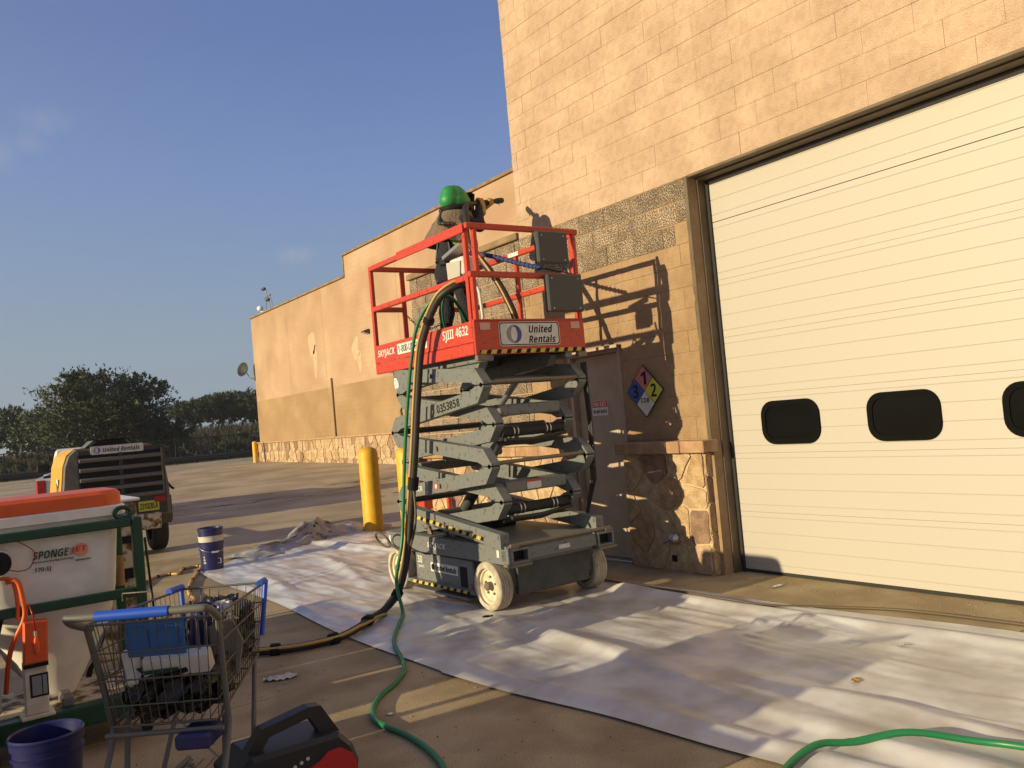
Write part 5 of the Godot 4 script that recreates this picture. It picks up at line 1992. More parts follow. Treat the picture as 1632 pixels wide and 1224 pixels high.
func hoses() -> void:
	var hang := [Vector3(-7.25, 2.35, -4.55), Vector3(-6.95, 2.4, -4.45), Vector3(-6.5, 2.62, -4.2), Vector3(-6.2, 2.78, -3.95), Vector3(-6.28, 2.72, -3.78), Vector3(-6.42, 2.6, -3.74), Vector3(-6.55, 2.45, -3.73), Vector3(-6.66, 2.26, -3.72), Vector3(-6.78, 1.83, -3.71), Vector3(-6.88, 1.4, -3.7), Vector3(-7.0, 0.95, -3.69), Vector3(-7.08, 0.6, -3.67), Vector3(-7.08, 0.32, -3.6), Vector3(-6.98, 0.13, -3.45), lie(-6.8, -3.22, 0.035), lie(-6.6, -3.0, 0.035), lie(-6.42, -2.8, 0.035), lie(-6.33, -2.58, 0.035), lie(-6.33, -2.3, 0.035), lie(-6.45, -2.07, 0.035), lie(-6.65, -1.8, 0.035), lie(-6.95, -1.5, 0.035), lie(-7.2, -1.25, 0.035)]
	var p := curve(hang, 120)
	var o := thing("blast_hose", "thick dark hose with a tan line taped along, looping down the lift", "hose", Vector3(-6.65, 0, -1.8))
	var g := G.new()
	var q := []
	for v in p:
		q.append(v - o.position)
	g.tube(q, 0.031, 10)
	part(g, "hose", M.hose_black, o)
	var line := []
	var line2 := []
	for i in q.size():
		var d: Vector3 = (q[mini(i + 1, q.size() - 1)] - q[maxi(i - 1, 0)]).normalized()
		var side := -d.cross(Vector3(-0.6, 0.1, -0.78)).normalized()
		var low := (Vector3(d.z, 0, -d.x).normalized() + Vector3(0, 0.6, 0)).normalized()
		side = side.lerp(low, smoothstep(66.0, 92.0, i)).normalized()
		line.append(q[i] + side * 0.04)
		line2.append(q[i] + side.rotated(d, 0.9) * 0.041)
	g = G.new()
	g.tube(line, 0.0125, 7)
	part(g, "air_line", M.hose_tan, o)
	for i in [14, 30, 52, 70, 82, 92, 101]:
		g = G.new()
		g.tube([q[i] - (q[i + 1] - q[i]) * 0.3, q[i + 1]], 0.05, 9)
		part(g, "tape", M.black, o)
	# the end that climbs to the nozzle
	var up := curve([Vector3(-7.6, 3.905, -4.93), Vector3(-7.5, 3.8, -4.86), Vector3(-7.38, 3.58, -4.79), Vector3(-7.23, 3.33, -4.74), Vector3(-7.02, 3.05, -4.8), Vector3(-6.86, 2.78, -4.84), Vector3(-6.76, 2.5, -4.85), Vector3(-6.78, 2.31, -4.7), Vector3(-7.0, 2.3, -4.55)], 50)
	g = G.new()
	g.tube(up, 0.036, 10)
	var n := solo(g, "whip_hose", M.hose_black, "dark hose falling from the nozzle behind the worker to the lift deck", "hose")
	var l2 := []
	for i in range(13, up.size()):
		l2.append(up[i] + Vector3(0.035, 0.012, 0.02) + Vector3(0.03, 0, -0.01) * sin(i * 0.16))
	g = G.new()
	g.tube(l2, 0.01, 6)
	part(g, "control_line", M.hose_tan, n)
	for i in [20, 36]:
		g = G.new()
		g.tube([up[i], up[i + 1]], 0.046, 9)
		part(g, "tape", M.lift_red, n)
	# green line
	var gr := [Vector3(-6.935, 2.32, -4.470), Vector3(-6.600, 2.6, -4.150), Vector3(-6.450, 2.72, -3.920), Vector3(-6.520, 2.68, -3.780), Vector3(-6.675, 2.5, -3.715), Vector3(-6.775, 2.25, -3.690), Vector3(-6.895, 1.83, -3.670), Vector3(-6.995, 1.37, -3.650), Vector3(-7.065, 0.91, -3.630), Vector3(-7.085, 0.55, -3.590), Vector3(-7.015, 0.25, -3.470), lie(-6.72, -3.36, 0.016), lie(-6.4, -3.17, 0.016), lie(-6.1, -2.98, 0.016), lie(-5.78, -2.8, 0.016), lie(-5.43, -2.68, 0.016), lie(-5.2, -2.58, 0.016), lie(-5.0, -2.42, 0.016), lie(-4.8, -2.2, 0.016), lie(-4.6, -2.06, 0.016), lie(-4.4, -2.0, 0.016), lie(-4.09, -2.02, 0.016), lie(-3.78, -1.99, 0.016), lie(-3.5, -1.9, 0.016), lie(-3.2, -1.7, 0.016), lie(-2.9, -1.3, 0.016)]
	g = G.new()
	g.tube(curve(gr, 150), 0.0165, 8)
	solo(g, "green_hose", M.hose_green, "green hose hanging down the lift and snaking over the concrete", "hose")
	g = G.new()
	g.tube(curve([Vector3(-1.6, 0.017, -1.6), Vector3(-2.2, 0.03, -2.4), lie(-2.44, -2.9, 0.017), Vector3(-2.45, sheet_h(-2.45, -3.16) + 0.03, -3.16), Vector3(-2.37, sheet_h(-2.37, -3.32) + 0.03, -3.32), Vector3(-2.22, sheet_h(-2.22, -3.51) + 0.03, -3.51), Vector3(-2.02, sheet_h(-2.02, -3.67) + 0.03, -3.67), Vector3(-1.8, sheet_h(-1.8, -3.73) + 0.03, -3.73), Vector3(-1.3, 0.1, -3.7), Vector3(-0.8, 0.05, -3.3), Vector3(-0.4, 0.017, -2.4)], 60), 0.0165, 8)
	solo(g, "green_hose", M.hose_green, "green hose arching over the white sheet in front of the overhead door", "hose")
	g = G.new()
	g.tube(curve([Vector3(-6.48, 2.72, -3.9), Vector3(-6.7, 2.64, -4.0), Vector3(-6.85, 2.5, -4.1), Vector3(-6.9, 2.3, -4.2)], 20), 0.012, 7)
	g.tube(curve([Vector3(-6.5, 2.8, -3.9), Vector3(-6.44, 2.74, -3.84), Vector3(-6.56, 2.68, -3.86), Vector3(-6.5, 2.74, -3.9), Vector3(-6.47, 2.84, -3.88)], 20), 0.012, 6)
	solo(g, "green_rope", M.hose_green, "green line knotted over the lift's middle rail", "rope")
	# the yellow line by the bucket
	var ye := curve([lie(-9.0, -2.0, 0.018), lie(-9.25, -2.27, 0.018), lie(-9.8, -2.36, 0.018), lie(-10.45, -2.54, 0.018), lie(-11.1, -2.78, 0.018), Vector3(-11.75, 0.018, -3.0), Vector3(-11.75, 0.018, -2.78), Vector3(-11.4, 0.018, -2.65), Vector3(-11.5, 0.018, -2.52), Vector3(-11.35, 0.018, -2.3), Vector3(-10.8, 0.018, -2.05), Vector3(-10.2, 0.018, -1.7), Vector3(-9.6, 0.018, -1.3)], 70)
	g = G.new()
	g.tube(ye, 0.018, 8)
	var yh := solo(g, "yellow_hose", M.hose_tan, "yellow hose taped in bands, curling round the blue bucket", "hose")
	for i in range(4, 66, 5):
		g = G.new()
		g.tube([ye[i], ye[i].lerp(ye[i + 1], 0.6)], 0.021, 8)
		part(g, "tape", M.black, yh)
	g = G.new()
	g.tube(curve([lie(-6.2, -5.2, 0.012), lie(-5.6, -5.1, 0.012), lie(-5.0, -5.06, 0.012), lie(-4.6, -5.06, 0.012), lie(-4.3, -5.2, 0.012), lie(-4.0, -5.45, 0.012), Vector3(-3.5, 0.012, -5.66), Vector3(-2.8, 0.012, -5.72), Vector3(-1.6, 0.012, -5.76), Vector3(0.4, 0.012, -5.74)], 60), 0.011, 6)
	solo(g, "thin_cable", M.hose_old, "thin brown cable along the wall side of the white sheet", "cable")
	# small loop of black hose at the left rear of the lift
	var loop := []
	for i in 24:
		var a := TAU * i / 24.0
		loop.append(Vector3(-7.74 + cos(a) * 0.13, 0.52 + sin(a) * 0.075, -3.72 + sin(a) * 0.04))
	g = G.new()
	g.tube(loop, 0.011, 7, true)
	g.tube(curve([Vector3(-7.62, 0.5, -3.72), Vector3(-7.2, 0.45, -3.68), Vector3(-6.98, 0.62, -3.66), Vector3(-6.92, 0.82, -3.67), Vector3(-6.96, 1.05, -3.69)], 16), 0.011, 7)
	solo(g, "hose_loop", M.hose_old, "small brown hose loop hanging above the lift's rear wheel", "hose")
	# blue lanyard from the harness to the far rail
	var la := curve([Vector3(-7.5, 3.36, -4.86), Vector3(-7.2, 3.27, -4.92), Vector3(-6.8, 3.12, -4.96), Vector3(-6.45, 3.0, -4.98)], 40)
	g = G.new()
	for i in la.size() - 1:
		g.tube([la[i], la[i + 1]], 0.019 + 0.006 * (i % 2), 7)
	var ln := solo(g, "safety_lanyard", M.lanyard, "ruffled blue safety line from the worker to the far rail", "safety line")
	g = G.new()
	g.tube([Vector3(-6.45, 3.0, -4.98), Vector3(-6.0, 2.86, -5.0)], 0.007, 6)
	part(g, "tail", M.black, ln)


func compressor() -> void:
	var o := Vector3(-14.6, 0, -2.4)
	var t := thing("air_compressor", "towable yellow and grey air compressor seen from its louvred rear", "air compressor", o)
	var FX := Basis(Vector3.UP, PI / 2)
	# local: x along the wall (rear at +0.9), z across, y up
	var X := 0.9
	var sec := func(grow: float) -> PackedVector2Array:
		return PackedVector2Array([Vector2(-0.74 - grow, 0.62), Vector2(0.7 + grow, 0.62), Vector2(0.7 + grow, 1.05), Vector2(0.655 + grow, 1.45), Vector2(0.6 + grow, 1.6 + grow), Vector2(0.5, 1.69 + grow), Vector2(-0.5, 1.69 + grow), Vector2(-0.62, 1.62 + grow), Vector2(-0.68 - grow, 1.45), Vector2(-0.73 - grow, 1.05)])
	var place := Transform3D(Basis(Vector3.BACK, Vector3.UP, Vector3.LEFT), Vector3(X, 0, 0))
	var g := G.new()
	g.prism(sec.call(-0.004), 0.2, place, 0.0)
	part(g, "rear_shroud", M.comp_grey, t)
	g = G.new()
	place.origin.x = X - 0.2
	g.prism(sec.call(0.012), 1.2, place, 0.0)
	part(g, "canopy", M.comp_yellow, t)
	g = G.new()
	g.span(Vector3(X - 0.05, 0.64, -0.69), Vector3(X + 0.006, 1.665, 0.5), 0.01)
	var rear := part(g, "rear_panel", M.comp_dark, t)
	g = G.new()
	g.span(Vector3(X - 0.02, 0.93, -0.64), Vector3(X + 0.009, 1.6, 0.48))
	part(g, "grille_opening", M.black, rear)
	for i in 5:
		g = G.new()
		var y := 0.95 + i * 0.142
		g.box(Vector3(X + 0.016, y, -0.08), Vector3(0.05, 0.05, 1.12), 0.008, Basis(Vector3.BACK, -0.5))
		part(g, "slat", M.slat_grey, rear)
	g = G.new()
	g.span(Vector3(X + 0.0, 0.93, -0.1), Vector3(X + 0.024, 1.6, -0.05))
	part(g, "mullion", M.comp_dark, rear)
	g = G.new()
	g.span(Vector3(X, 0.93, -0.66), Vector3(X + 0.03, 1.62, -0.635), 0.004)
	part(g, "edge_trim", M.comp_grey, rear)
	g = G.new()
	g.prism(rounded(-0.36, 0.36, -0.06, 0.06, 0.025), 0.014, Transform3D(FX, Vector3(X + 0.008, 1.652, -0.04)))
	var sg := part(g, "rental_sign", M.label_white, t)
	lettering("United Rentals", 0.5, 0.066, Vector3(X + 0.0235, 1.652, -0.095), FX, M.black, sg, 700, 0.2)
	logo(Vector3(X + 0.022, 1.652, 0.235), FX, 0.045, sg)
	g = G.new()
	g.prism(PackedVector2Array([Vector2(-0.3, 1.7), Vector2(0.38, 1.7), Vector2(0.26, 1.8), Vector2(-0.2, 1.8)]), 0.5, Transform3D(Basis(Vector3.BACK, Vector3.UP, Vector3.LEFT), Vector3(X - 0.06, 0, 0)), 0.015)
	part(g, "exhaust_hood", M.comp_grey, t)
	g = G.new()
	g.prism(PackedVector2Array([Vector2(-0.22, 1.715), Vector2(0.3, 1.715), Vector2(0.22, 1.785), Vector2(-0.16, 1.785)]), 0.01, Transform3D(Basis(Vector3.BACK, Vector3.UP, Vector3.LEFT), Vector3(X - 0.052, 0, 0)))
	part(g, "exhaust_mesh", M.black, t)
	for z in [-0.58, 0.45]:
		g = G.new()
		g.span(Vector3(X, 0.81, z - 0.08), Vector3(X + 0.03, 0.9, z + 0.08), 0.008)
		part(g, "tail_lamp", M.lamp_red, t)
	g = G.new()
	g.span(Vector3(-0.6, 0.48, -0.62), Vector3(X - 0.02, 0.64, 0.62), 0.01)
	g.span(Vector3(X - 0.12, 0.5, -0.6), Vector3(X - 0.01, 0.79, 0.6), 0.01)
	part(g, "chassis", M.comp_dark, t)
	g = G.new()
	g.prism(rounded(-0.145, 0.145, -0.075, 0.075, 0.015), 0.008, Transform3D(FX, Vector3(X + 0.012, 0.765, -0.42)))
	var pl := part(g, "number_plate", M.plate, t)
	lettering("23102BLA", 0.25, 0.085, Vector3(X + 0.021, 0.765, -0.42), FX, M.black, pl)
	g = G.new()
	g.span(Vector3(X - 0.06, 0.42, -0.58), Vector3(X + 0.06, 0.66, 0.1), 0.015)
	part(g, "dirty_bumper", M.cream_dirty, t)
	for s in [-1.0, 1.0]:
		g = G.new()
		g.prism(PackedVector2Array([Vector2(-0.5, 0.5), Vector2(-0.42, 0.82), Vector2(0.42, 0.88), Vector2(0.72, 0.88), Vector2(0.74, 0.52), Vector2(0.62, 0.45), Vector2(0.5, 0.7), Vector2(-0.3, 0.72)]), 0.24, Transform3D(Basis.IDENTITY, Vector3(-0.05, 0, (-0.8 if s < 0 else 0.56))), 0.01)
		part(g, "fender", M.comp_fender, t)
		g = G.new()
		var c := Vector3(0.05, 0.345, s * 0.68 - (0.1 if s > 0 else -0.1) - 0.0)
		g.lathe([Vector2(0.17, 0.0), Vector2(0.3, 0.0), Vector2(0.335, 0.03), Vector2(0.345, 0.07), Vector2(0.345, 0.15), Vector2(0.335, 0.2), Vector2(0.3, 0.225), Vector2(0.17, 0.225)], c, Vector3(0, 0, s), 28, true)
		var ty := part(g, "wheel", M.rubber, t)
		g = G.new()
		g.lathe([Vector2(0.18, 0.2), Vector2(0.16, 0.17), Vector2(0.06, 0.17), Vector2(0.04, 0.2), Vector2(0, 0.2)], c, Vector3(0, 0, s), 20)
		part(g, "rim", M.label_white, ty)
	g = G.new()
	g.bar(Vector3(-0.6, 0.52, 0), Vector3(-2.0, 0.52, 0), 0.1, 0.1, 0.01)
	g.cyl(Vector3(-1.9, 0.05, 0.12), Vector3(-1.9, 0.75, 0.12), 0.035)
	part(g, "drawbar", M.comp_dark, t)
	g = G.new()
	g.prism(rounded(-0.085, 0.085, -0.12, 0.12, 0.01), 0.004, Transform3D(Basis.IDENTITY, Vector3(0.4, 1.16, 0.708)))
	var st := part(g, "side_sticker", M.label_white, t)
	lettering("De", 0.13, 0.13, Vector3(0.4, 1.16, 0.7135), Basis.IDENTITY, M.black, st)
	g = G.new()
	g.tube([Vector3(0.6, 1.1, -0.75), Vector3(0.75, 1.0, -0.79), Vector3(0.78, 0.97, -0.82)], 0.018, 6)
	part(g, "door_latch", M.black, t)


func pickup() -> void:
	var t := thing("pickup_truck", "white pickup truck mostly hidden behind the air compressor", "pickup truck", Vector3(-21.092, 0.05, -3.279), -0.1745)
	# local: rear at x = 2.5, front at x = -3.1, half width 0.98
	var g := G.new()
	g.prism(PackedVector2Array([Vector2(2.5, 0.5), Vector2(2.52, 0.72), Vector2(2.48, 1.16), Vector2(0.55, 1.18), Vector2(0.5, 1.2), Vector2(-1.5, 1.2), Vector2(-2.9, 1.08), Vector2(-3.08, 0.9), Vector2(-3.1, 0.5), Vector2(-2.5, 0.48), Vector2(-2.4, 0.75), Vector2(-2.05, 0.88), Vector2(-1.7, 0.75), Vector2(-1.6, 0.45), Vector2(0.95, 0.45), Vector2(1.05, 0.75), Vector2(1.4, 0.88), Vector2(1.75, 0.75), Vector2(1.85, 0.48)]), 1.96, Transform3D(Basis.IDENTITY, Vector3(0, 0, -0.98)), 0.03)
	part(g, "body", M.car_white, t)
	g = G.new()
	g.prism(PackedVector2Array([Vector2(0.52, 1.19), Vector2(0.3, 1.72), Vector2(0.15, 1.78), Vector2(-0.9, 1.78), Vector2(-1.1, 1.72), Vector2(-1.75, 1.19)]), 1.7, Transform3D(Basis.IDENTITY, Vector3(0, 0, -0.85)), 0.05)
	lean(g)
	part(g, "cab", M.car_white, t)
	g = G.new()
	for z in [0.852, -0.862]:
		g.prism(PackedVector2Array([Vector2(0.32, 1.24), Vector2(0.2, 1.68), Vector2(-0.4, 1.7), Vector2(-0.4, 1.24)]), 0.01, Transform3D(Basis.IDENTITY, Vector3(0, 0, z)))
		g.prism(PackedVector2Array([Vector2(-0.48, 1.24), Vector2(-0.48, 1.7), Vector2(-0.95, 1.7), Vector2(-1.5, 1.24)]), 0.01, Transform3D(Basis.IDENTITY, Vector3(0, 0, z)))
	g.q(Vector3(0.475, 1.3, -0.7), Vector3(0.475, 1.3, 0.7), Vector3(0.365, 1.65, 0.65), Vector3(0.365, 1.65, -0.65), Vector3.RIGHT)
	lean(g)
	part(g, "window", M.dark_glass, t)
	for z in [-0.9, 0.9]:
		g = G.new()
		g.span(Vector3(2.36, 0.68, z - 0.085), Vector3(2.545, 1.13, z + 0.09), 0.03)
		part(g, "tail_lamp", M.lamp_red, t)
		g = G.new()
		g.box(Vector3(-0.95, 1.32, z * 1.2), Vector3(0.1, 0.2, 0.26), 0.03)
		part(g, "mirror", M.black, t)
		for x in [1.4, -2.05]:
			g = G.new()
			g.lathe([Vector2(0.2, 0.0), Vector2(0.34, 0.0), Vector2(0.38, 0.04), Vector2(0.38, 0.2), Vector2(0.34, 0.24), Vector2(0.2, 0.24)], Vector3(x, 0.38, z * 0.8), Vector3(0, 0, signf(z)), 24, true)
			var w := part(g, "wheel", M.rubber, t)
			g = G.new()
			g.lathe([Vector2(0.22, 0.2), Vector2(0.05, 0.18), Vector2(0, 0.18)], Vector3(x, 0.38, z * 0.8), Vector3(0, 0, signf(z)), 18)
			part(g, "rim", M.steel, w)
	g = G.new()
	g.span(Vector3(2.45, 0.42, -0.95), Vector3(2.66, 0.62, 0.95), 0.03)
	part(g, "bumper", M.steel, t)
	g = G.new()
	g.span(Vector3(0.6, 1.14, -0.86), Vector3(2.4, 1.2, 0.86), 0.01)
	part(g, "bed_cover", M.black, t)


func lean(g: G) -> void:                     # the sides of a cab lean inwards
	for i in g.v.size():
		if g.v[i].y > 1.19:
			g.v[i].z *= 1.0 - 0.22 * (g.v[i].y - 1.19)
			g.v[i].y = 1.19 + (g.v[i].y - 1.19) * 0.9


func blast_pot() -> void:
	var o := Vector3(-5.63, 0, -0.6)
	var t := thing("blast_pot", "white abrasive hopper with an orange lid in a green steel frame", "blasting machine", o)
	var w := func(g: G, called: String, m: Material, parent: Node = t, label := "") -> MeshInstance3D:
		var p := part(g, called, m, parent, label)
		if parent == t:
			p.position = -o
		return p
	var FX := Basis(Vector3.UP, PI / 2)
	var za := -1.02
	var zb := -0.16
	var xa := -5.32
	var xb := -5.95
	var g := G.new()
	for x in [xa, xb]:
		for z in [za, zb]:
			g = G.new()
			g.bar(Vector3(x, 0.2, z), Vector3(x, 1.235, z), 0.055, 0.055, 0.006)
			w.call(g, "post", M.frame_green)
	for y in [1.21, 0.815]:
		for s in [[Vector3(xa, y, za + 0.03), Vector3(xa, y, zb - 0.03)], [Vector3(xb, y, za + 0.03), Vector3(xb, y, zb - 0.03)], [Vector3(xa - 0.03, y, zb), Vector3(xb + 0.03, y, zb)]]:
			g = G.new()
			g.bar(s[0], s[1], 0.05, 0.05, 0.006)
			w.call(g, "rail", M.frame_green)
	g = G.new()
	g.bar(Vector3(xa - 0.03, 1.21, za), Vector3(xb + 0.03, 1.21, za), 0.05, 0.05, 0.006)
	w.call(g, "rail", M.frame_green)
	for s in [[Vector3(xa, 0.2, za - 0.05), Vector3(xa, 0.2, zb + 0.05)], [Vector3(xb, 0.2, za - 0.05), Vector3(xb, 0.2, zb + 0.05)], [Vector3(xa - 0.05, 0.2, za), Vector3(xb + 0.05, 0.2, za)], [Vector3(xa - 0.05, 0.2, zb), Vector3(xb + 0.05, 0.2, zb)]]:
		g = G.new()
		g.bar(s[0], s[1], 0.09, 0.11, 0.008)
		w.call(g, "base_rail", M.frame_green)
	g = G.new()
	g.span(Vector3(xb, 0.245, za), Vector3(xa - 0.05, 0.262, zb), 0.004)
	w.call(g, "floor_plate", M.cream_dirty)
	for x in [xa - 0.08, xb + 0.08]:
		for z in [za, zb]:
			g = G.new()
			var c := Vector3(x, 0.075, z - 0.02)
			g.lathe([Vector2(0.03, 0), Vector2(0.07, 0), Vector2(0.075, 0.01), Vector2(0.075, 0.035), Vector2(0.07, 0.045), Vector2(0.03, 0.045)], c, Vector3.BACK, 18)
			g.span(c + Vector3(-0.03, 0, 0.047), c + Vector3(0.03, 0.08, 0.052))
			w.call(g, "caster", M.rubber)
	# tank: a rounded box above, a cone below
	var rr := func(h: float, x0: float, x1: float, z0: float, z1: float, r: float) -> Array:
		var pts := []
		for v in rounded(x0, x1, z0, z1, r, 5):
			pts.append(Vector3(v.x, h, v.y))
		return pts
	var lv := [rr.call(1.27, -5.9, -5.37, -0.94, -0.24, 0.09), rr.call(1.24, -5.9, -5.365, -0.945, -0.235, 0.09), rr.call(0.86, -5.88, -5.39, -0.92, -0.26, 0.1), rr.call(0.66, -5.86, -5.42, -0.91, -0.28, 0.25), rr.call(0.5, -5.8, -5.47, -0.84, -0.36, 0.23), rr.call(0.3, -5.72, -5.52, -0.7, -0.5, 0.09), rr.call(0.26, -5.7, -5.54, -0.68, -0.52, 0.08)]
	var g2 := G.new()
	var flat_pts := []
	for l in lv:
		flat_pts.append_array(l)
		flat_pts.append(l[0])
	g2.grid(flat_pts, lv[0].size() + 1, lv.size(), Vector3.RIGHT)
	fix_out(g2, Vector3(-5.63, 0.8, -0.59))
	var tank: MeshInstance3D = w.call(g2, "tank", M.tank_white)
	g = G.new()
	g.prism(rounded(-5.94, -5.33, 0.2, 0.985, 0.1), 0.055, Transform3D(Basis(Vector3.RIGHT, Vector3.FORWARD, Vector3.UP), Vector3(0, 1.262, 0)), 0.008)
	w.call(g, "tank_rim", M.tank_white)
	g = G.new()
	g.prism(rounded(-5.93, -5.335, 0.215, 0.97, 0.12), 0.085, Transform3D(Basis(Vector3.RIGHT, Vector3.FORWARD, Vector3.UP), Vector3(0, 1.318, 0)), 0.02)
	w.call(g, "lid", M.lid_orange)
	g = G.new()
	for z in [-0.86, -0.36]:
		g.span(Vector3(-5.36, 1.25, z - 0.03), Vector3(-5.325, 1.36, z + 0.03), 0.006)
	lettering("SPONGE", 0.17, 0.042, Vector3(-5.362, 1.09, -0.585), FX, M.frame_green, tank, 700, 0.2).position += o * 0
	g = G.new()
	g.cyl(Vector3(-5.366, 1.092, -0.735), Vector3(-5.362, 1.092, -0.735), 0.034, -1, 20)
	g.span(Vector3(-5.3655, 1.078, -0.735), Vector3(-5.3635, 1.106, -0.685), 0)
	part(g, "logo_disc", M.logo_peach, tank)
	lettering("JET", 0.08, 0.036, Vector3(-5.361, 1.092, -0.72), FX, M.label_red, tank, 700, 0.2)
	lettering("The Abrasive Blasting Technology", 0.2, 0.014, Vector3(-5.362, 1.052, -0.595), FX, M.black, tank, 700, 0.1)
	lettering("170-SJ", 0.08, 0.028, Vector3(-5.362, 1.01, -0.54), FX, M.black, tank, 700, 0.1)
	lettering("www", 0.08, 0.009, Vector3(-5.362, 1.035, -0.74), FX, M.black, tank, 700, 0.1)
	g = G.new()
	g.cyl(Vector3(-5.37, 1.1, -0.34), Vector3(-5.25, 1.1, -0.34), 0.055, 0.05, 16)
	w.call(g, "valve_body", M.label_white)
	g = G.new()
	g.cyl(Vector3(-5.26, 1.09, -0.33), Vector3(-5.2, 1.09, -0.325), 0.06, -1, 16)
	w.call(g, "valve_cap", M.black)
	g = G.new()
	g.tube(curve([Vector3(-5.3, 1.19, -0.42), Vector3(-5.33, 1.12, -0.5), Vector3(-5.33, 1.04, -0.48), Vector3(-5.3, 1.03, -0.42), Vector3(-5.25, 1.06, -0.35)], 26), 0.003, 5)
	w.call(g, "tether", M.lamp_red)
	# cream cabinet behind the near post, lifting ring, hanging lines
	g = G.new()
	g.span(Vector3(-7.15, 0.2, -1.25), Vector3(-6.45, 1.262, -0.72), 0.02)
	var cb: MeshInstance3D = w.call(g, "rear_cabinet", M.cream_dirty)
	g = G.new()
	g.span(Vector3(-7.18, 1.264, -1.27), Vector3(-6.43, 1.285, -0.7), 0.006)
	part(g, "cabinet_top", M.tank_white, cb)
	for k in 6:
		g = G.new()
		g.span(Vector3(-6.45, 0.5 + k * 0.12, -1.2 + (k % 2) * 0.05), Vector3(-6.42, 0.53 + k * 0.12 + (k % 3) * 0.02, -1.1 + (k % 3) * 0.04), 0.005)
		part(g, "fitting", M.worn_steel if k % 2 else M.black, cb)
	var tor := []
	for i in 20:
		var a := TAU * i / 20.0
		tor.append(Vector3(-5.33, 1.265 + sin(a) * 0.032, -0.955 + cos(a) * 0.042))
	g = G.new()
	g.tube(tor, 0.013, 7, true)
	w.call(g, "lifting_ring", M.frame_green)
	g = G.new()
	g.tube(curve([Vector3(-5.3, 0.98, -0.36), Vector3(-5.28, 0.98, -0.41), Vector3(-5.27, 0.88, -0.43), Vector3(-5.27, 0.78, -0.43), Vector3(-5.3, 0.62, -0.36), Vector3(-5.33, 0.4, -0.33)], 30), 0.013, 7)
	g.tube(curve([Vector3(-5.3, 1.0, -0.3), Vector3(-5.29, 0.99, -0.385), Vector3(-5.29, 0.86, -0.405), Vector3(-5.29, 0.78, -0.4)], 20), 0.01, 7)
	w.call(g, "supply_line", M.lid_orange)
	g = G.new()
	g.bar(Vector3(-5.36, 0.8, -0.33), Vector3(-5.4, 0.26, -0.2), 0.03, 0.03, 0.004)
	g.bar(Vector3(-5.9, 0.8, -0.95), Vector3(-5.9, 0.26, -0.8), 0.03, 0.03, 0.004)
	w.call(g, "brace", M.black)
	g = G.new()
	g.bar(Vector3(-6.42, 1.0, -1.28), Vector3(-7.3, 0.1, -1.5), 0.016, 0.016)
	w.call(g, "prop_rod", M.frame_green)
	g = G.new()
	g.cyl(Vector3(-5.75, 0.8, -0.99), Vector3(-5.75, 0.98, -1.0), 0.025, 0.02, 10)
	w.call(g, "wooden_handle", M.wood)
	g = G.new()
	g.bar(Vector3(-5.62, 0.28, -0.62), Vector3(-5.35, 0.28, -0.62), 0.06, 0.06, 0.01)
	g.cyl(Vector3(-5.62, 0.2, -0.6), Vector3(-5.62, 0.3, -0.6), 0.09, -1, 14)
	w.call(g, "outlet_valve", M.dull_steel)
	# an orange case hung on the middle rail, and a cream stand under it
	var c2 := Vector3(-5.265, 0.66, -0.465)
	var oc := thing("orange_case", "orange plastic case hanging by a cord from the green middle rail", "case", c2)
	g = G.new()
	g.prism(PackedVector2Array([Vector2(-0.055, -0.115), Vector2(0.06, -0.115), Vector2(0.07, 0.1), Vector2(-0.045, 0.11)]), 0.07, Transform3D(FX, Vector3(-0.03, 0, 0)), 0.008)
	part(g, "shell", M.lid_orange, oc)
	g = G.new()
	g.prism(PackedVector2Array([Vector2(-0.055, -0.135), Vector2(0.06, -0.135), Vector2(0.06, -0.115), Vector2(-0.055, -0.115)]), 0.06, Transform3D(FX, Vector3(-0.025, 0, 0)), 0.003)
	part(g, "base", M.black, oc)
	g = G.new()
	g.tube(curve([Vector3(0.04, 0.05, -0.01), Vector3(0.05, 0.14, 0.0), Vector3(0.0, 0.19, 0.01), Vector3(-0.055, 0.17, 0.0), Vector3(0.0, 0.12, -0.01)], 20), 0.004, 6)
	part(g, "cord", M.lamp_red, oc)
	g = G.new()
	g.blob(Vector3(0.046, -0.02, -0.01), Vector3(0.008, 0.05, 0.014))
	part(g, "ribbon", M.lid_bright, oc)
	g = G.new()
	g.cyl(Vector3(0.046, 0.03, -0.008), Vector3(0.046, 0.055, -0.008), 0.008, -1, 8)
	part(g, "clip", M.steel, oc)
	var s0 := thing("cream_stand", "cream post with a dark label, standing on the green base rail", "stand", Vector3(-5.3, 0.256, -0.46))
	g = G.new()
	g.span(Vector3(-0.045, 0.02, -0.06), Vector3(0.045, 0.29, 0.05), 0.006)
	part(g, "post", M.cream, s0)
	g = G.new()
	g.span(Vector3(-0.06, 0, -0.085), Vector3(0.06, 0.02, 0.075), 0.005)
	part(g, "foot", M.cream, s0)
	g = G.new()
	g.span(Vector3(0.044, 0.11, -0.062), Vector3(0.047, 0.23, 0.025))
	part(g, "label", M.black, s0)
	g = G.new()
	g.span(Vector3(0.0465, 0.12, -0.03), Vector3(0.048, 0.22, 0.015))
	g.span(Vector3(0.0465, 0.12, -0.055), Vector3(0.048, 0.22, -0.035))
	part(g, "label_print", M.grey_logo, s0)
	# red equipment half out of the picture
	var rt := thing("red_tank", "small red and grey tank on wheels beside the orange case", "tank", Vector3(-5.16, 0, -0.16))
	g = G.new()
	g.lathe([Vector2(0, 0.32), Vector2(0.09, 0.33), Vector2(0.115, 0.38), Vector2(0.115, 0.64), Vector2(0.09, 0.7), Vector2(0.03, 0.73), Vector2(0, 0.73)], Vector3.ZERO, Vector3.UP, 20, true)
	part(g, "vessel", M.lamp_red, rt)
	g = G.new()
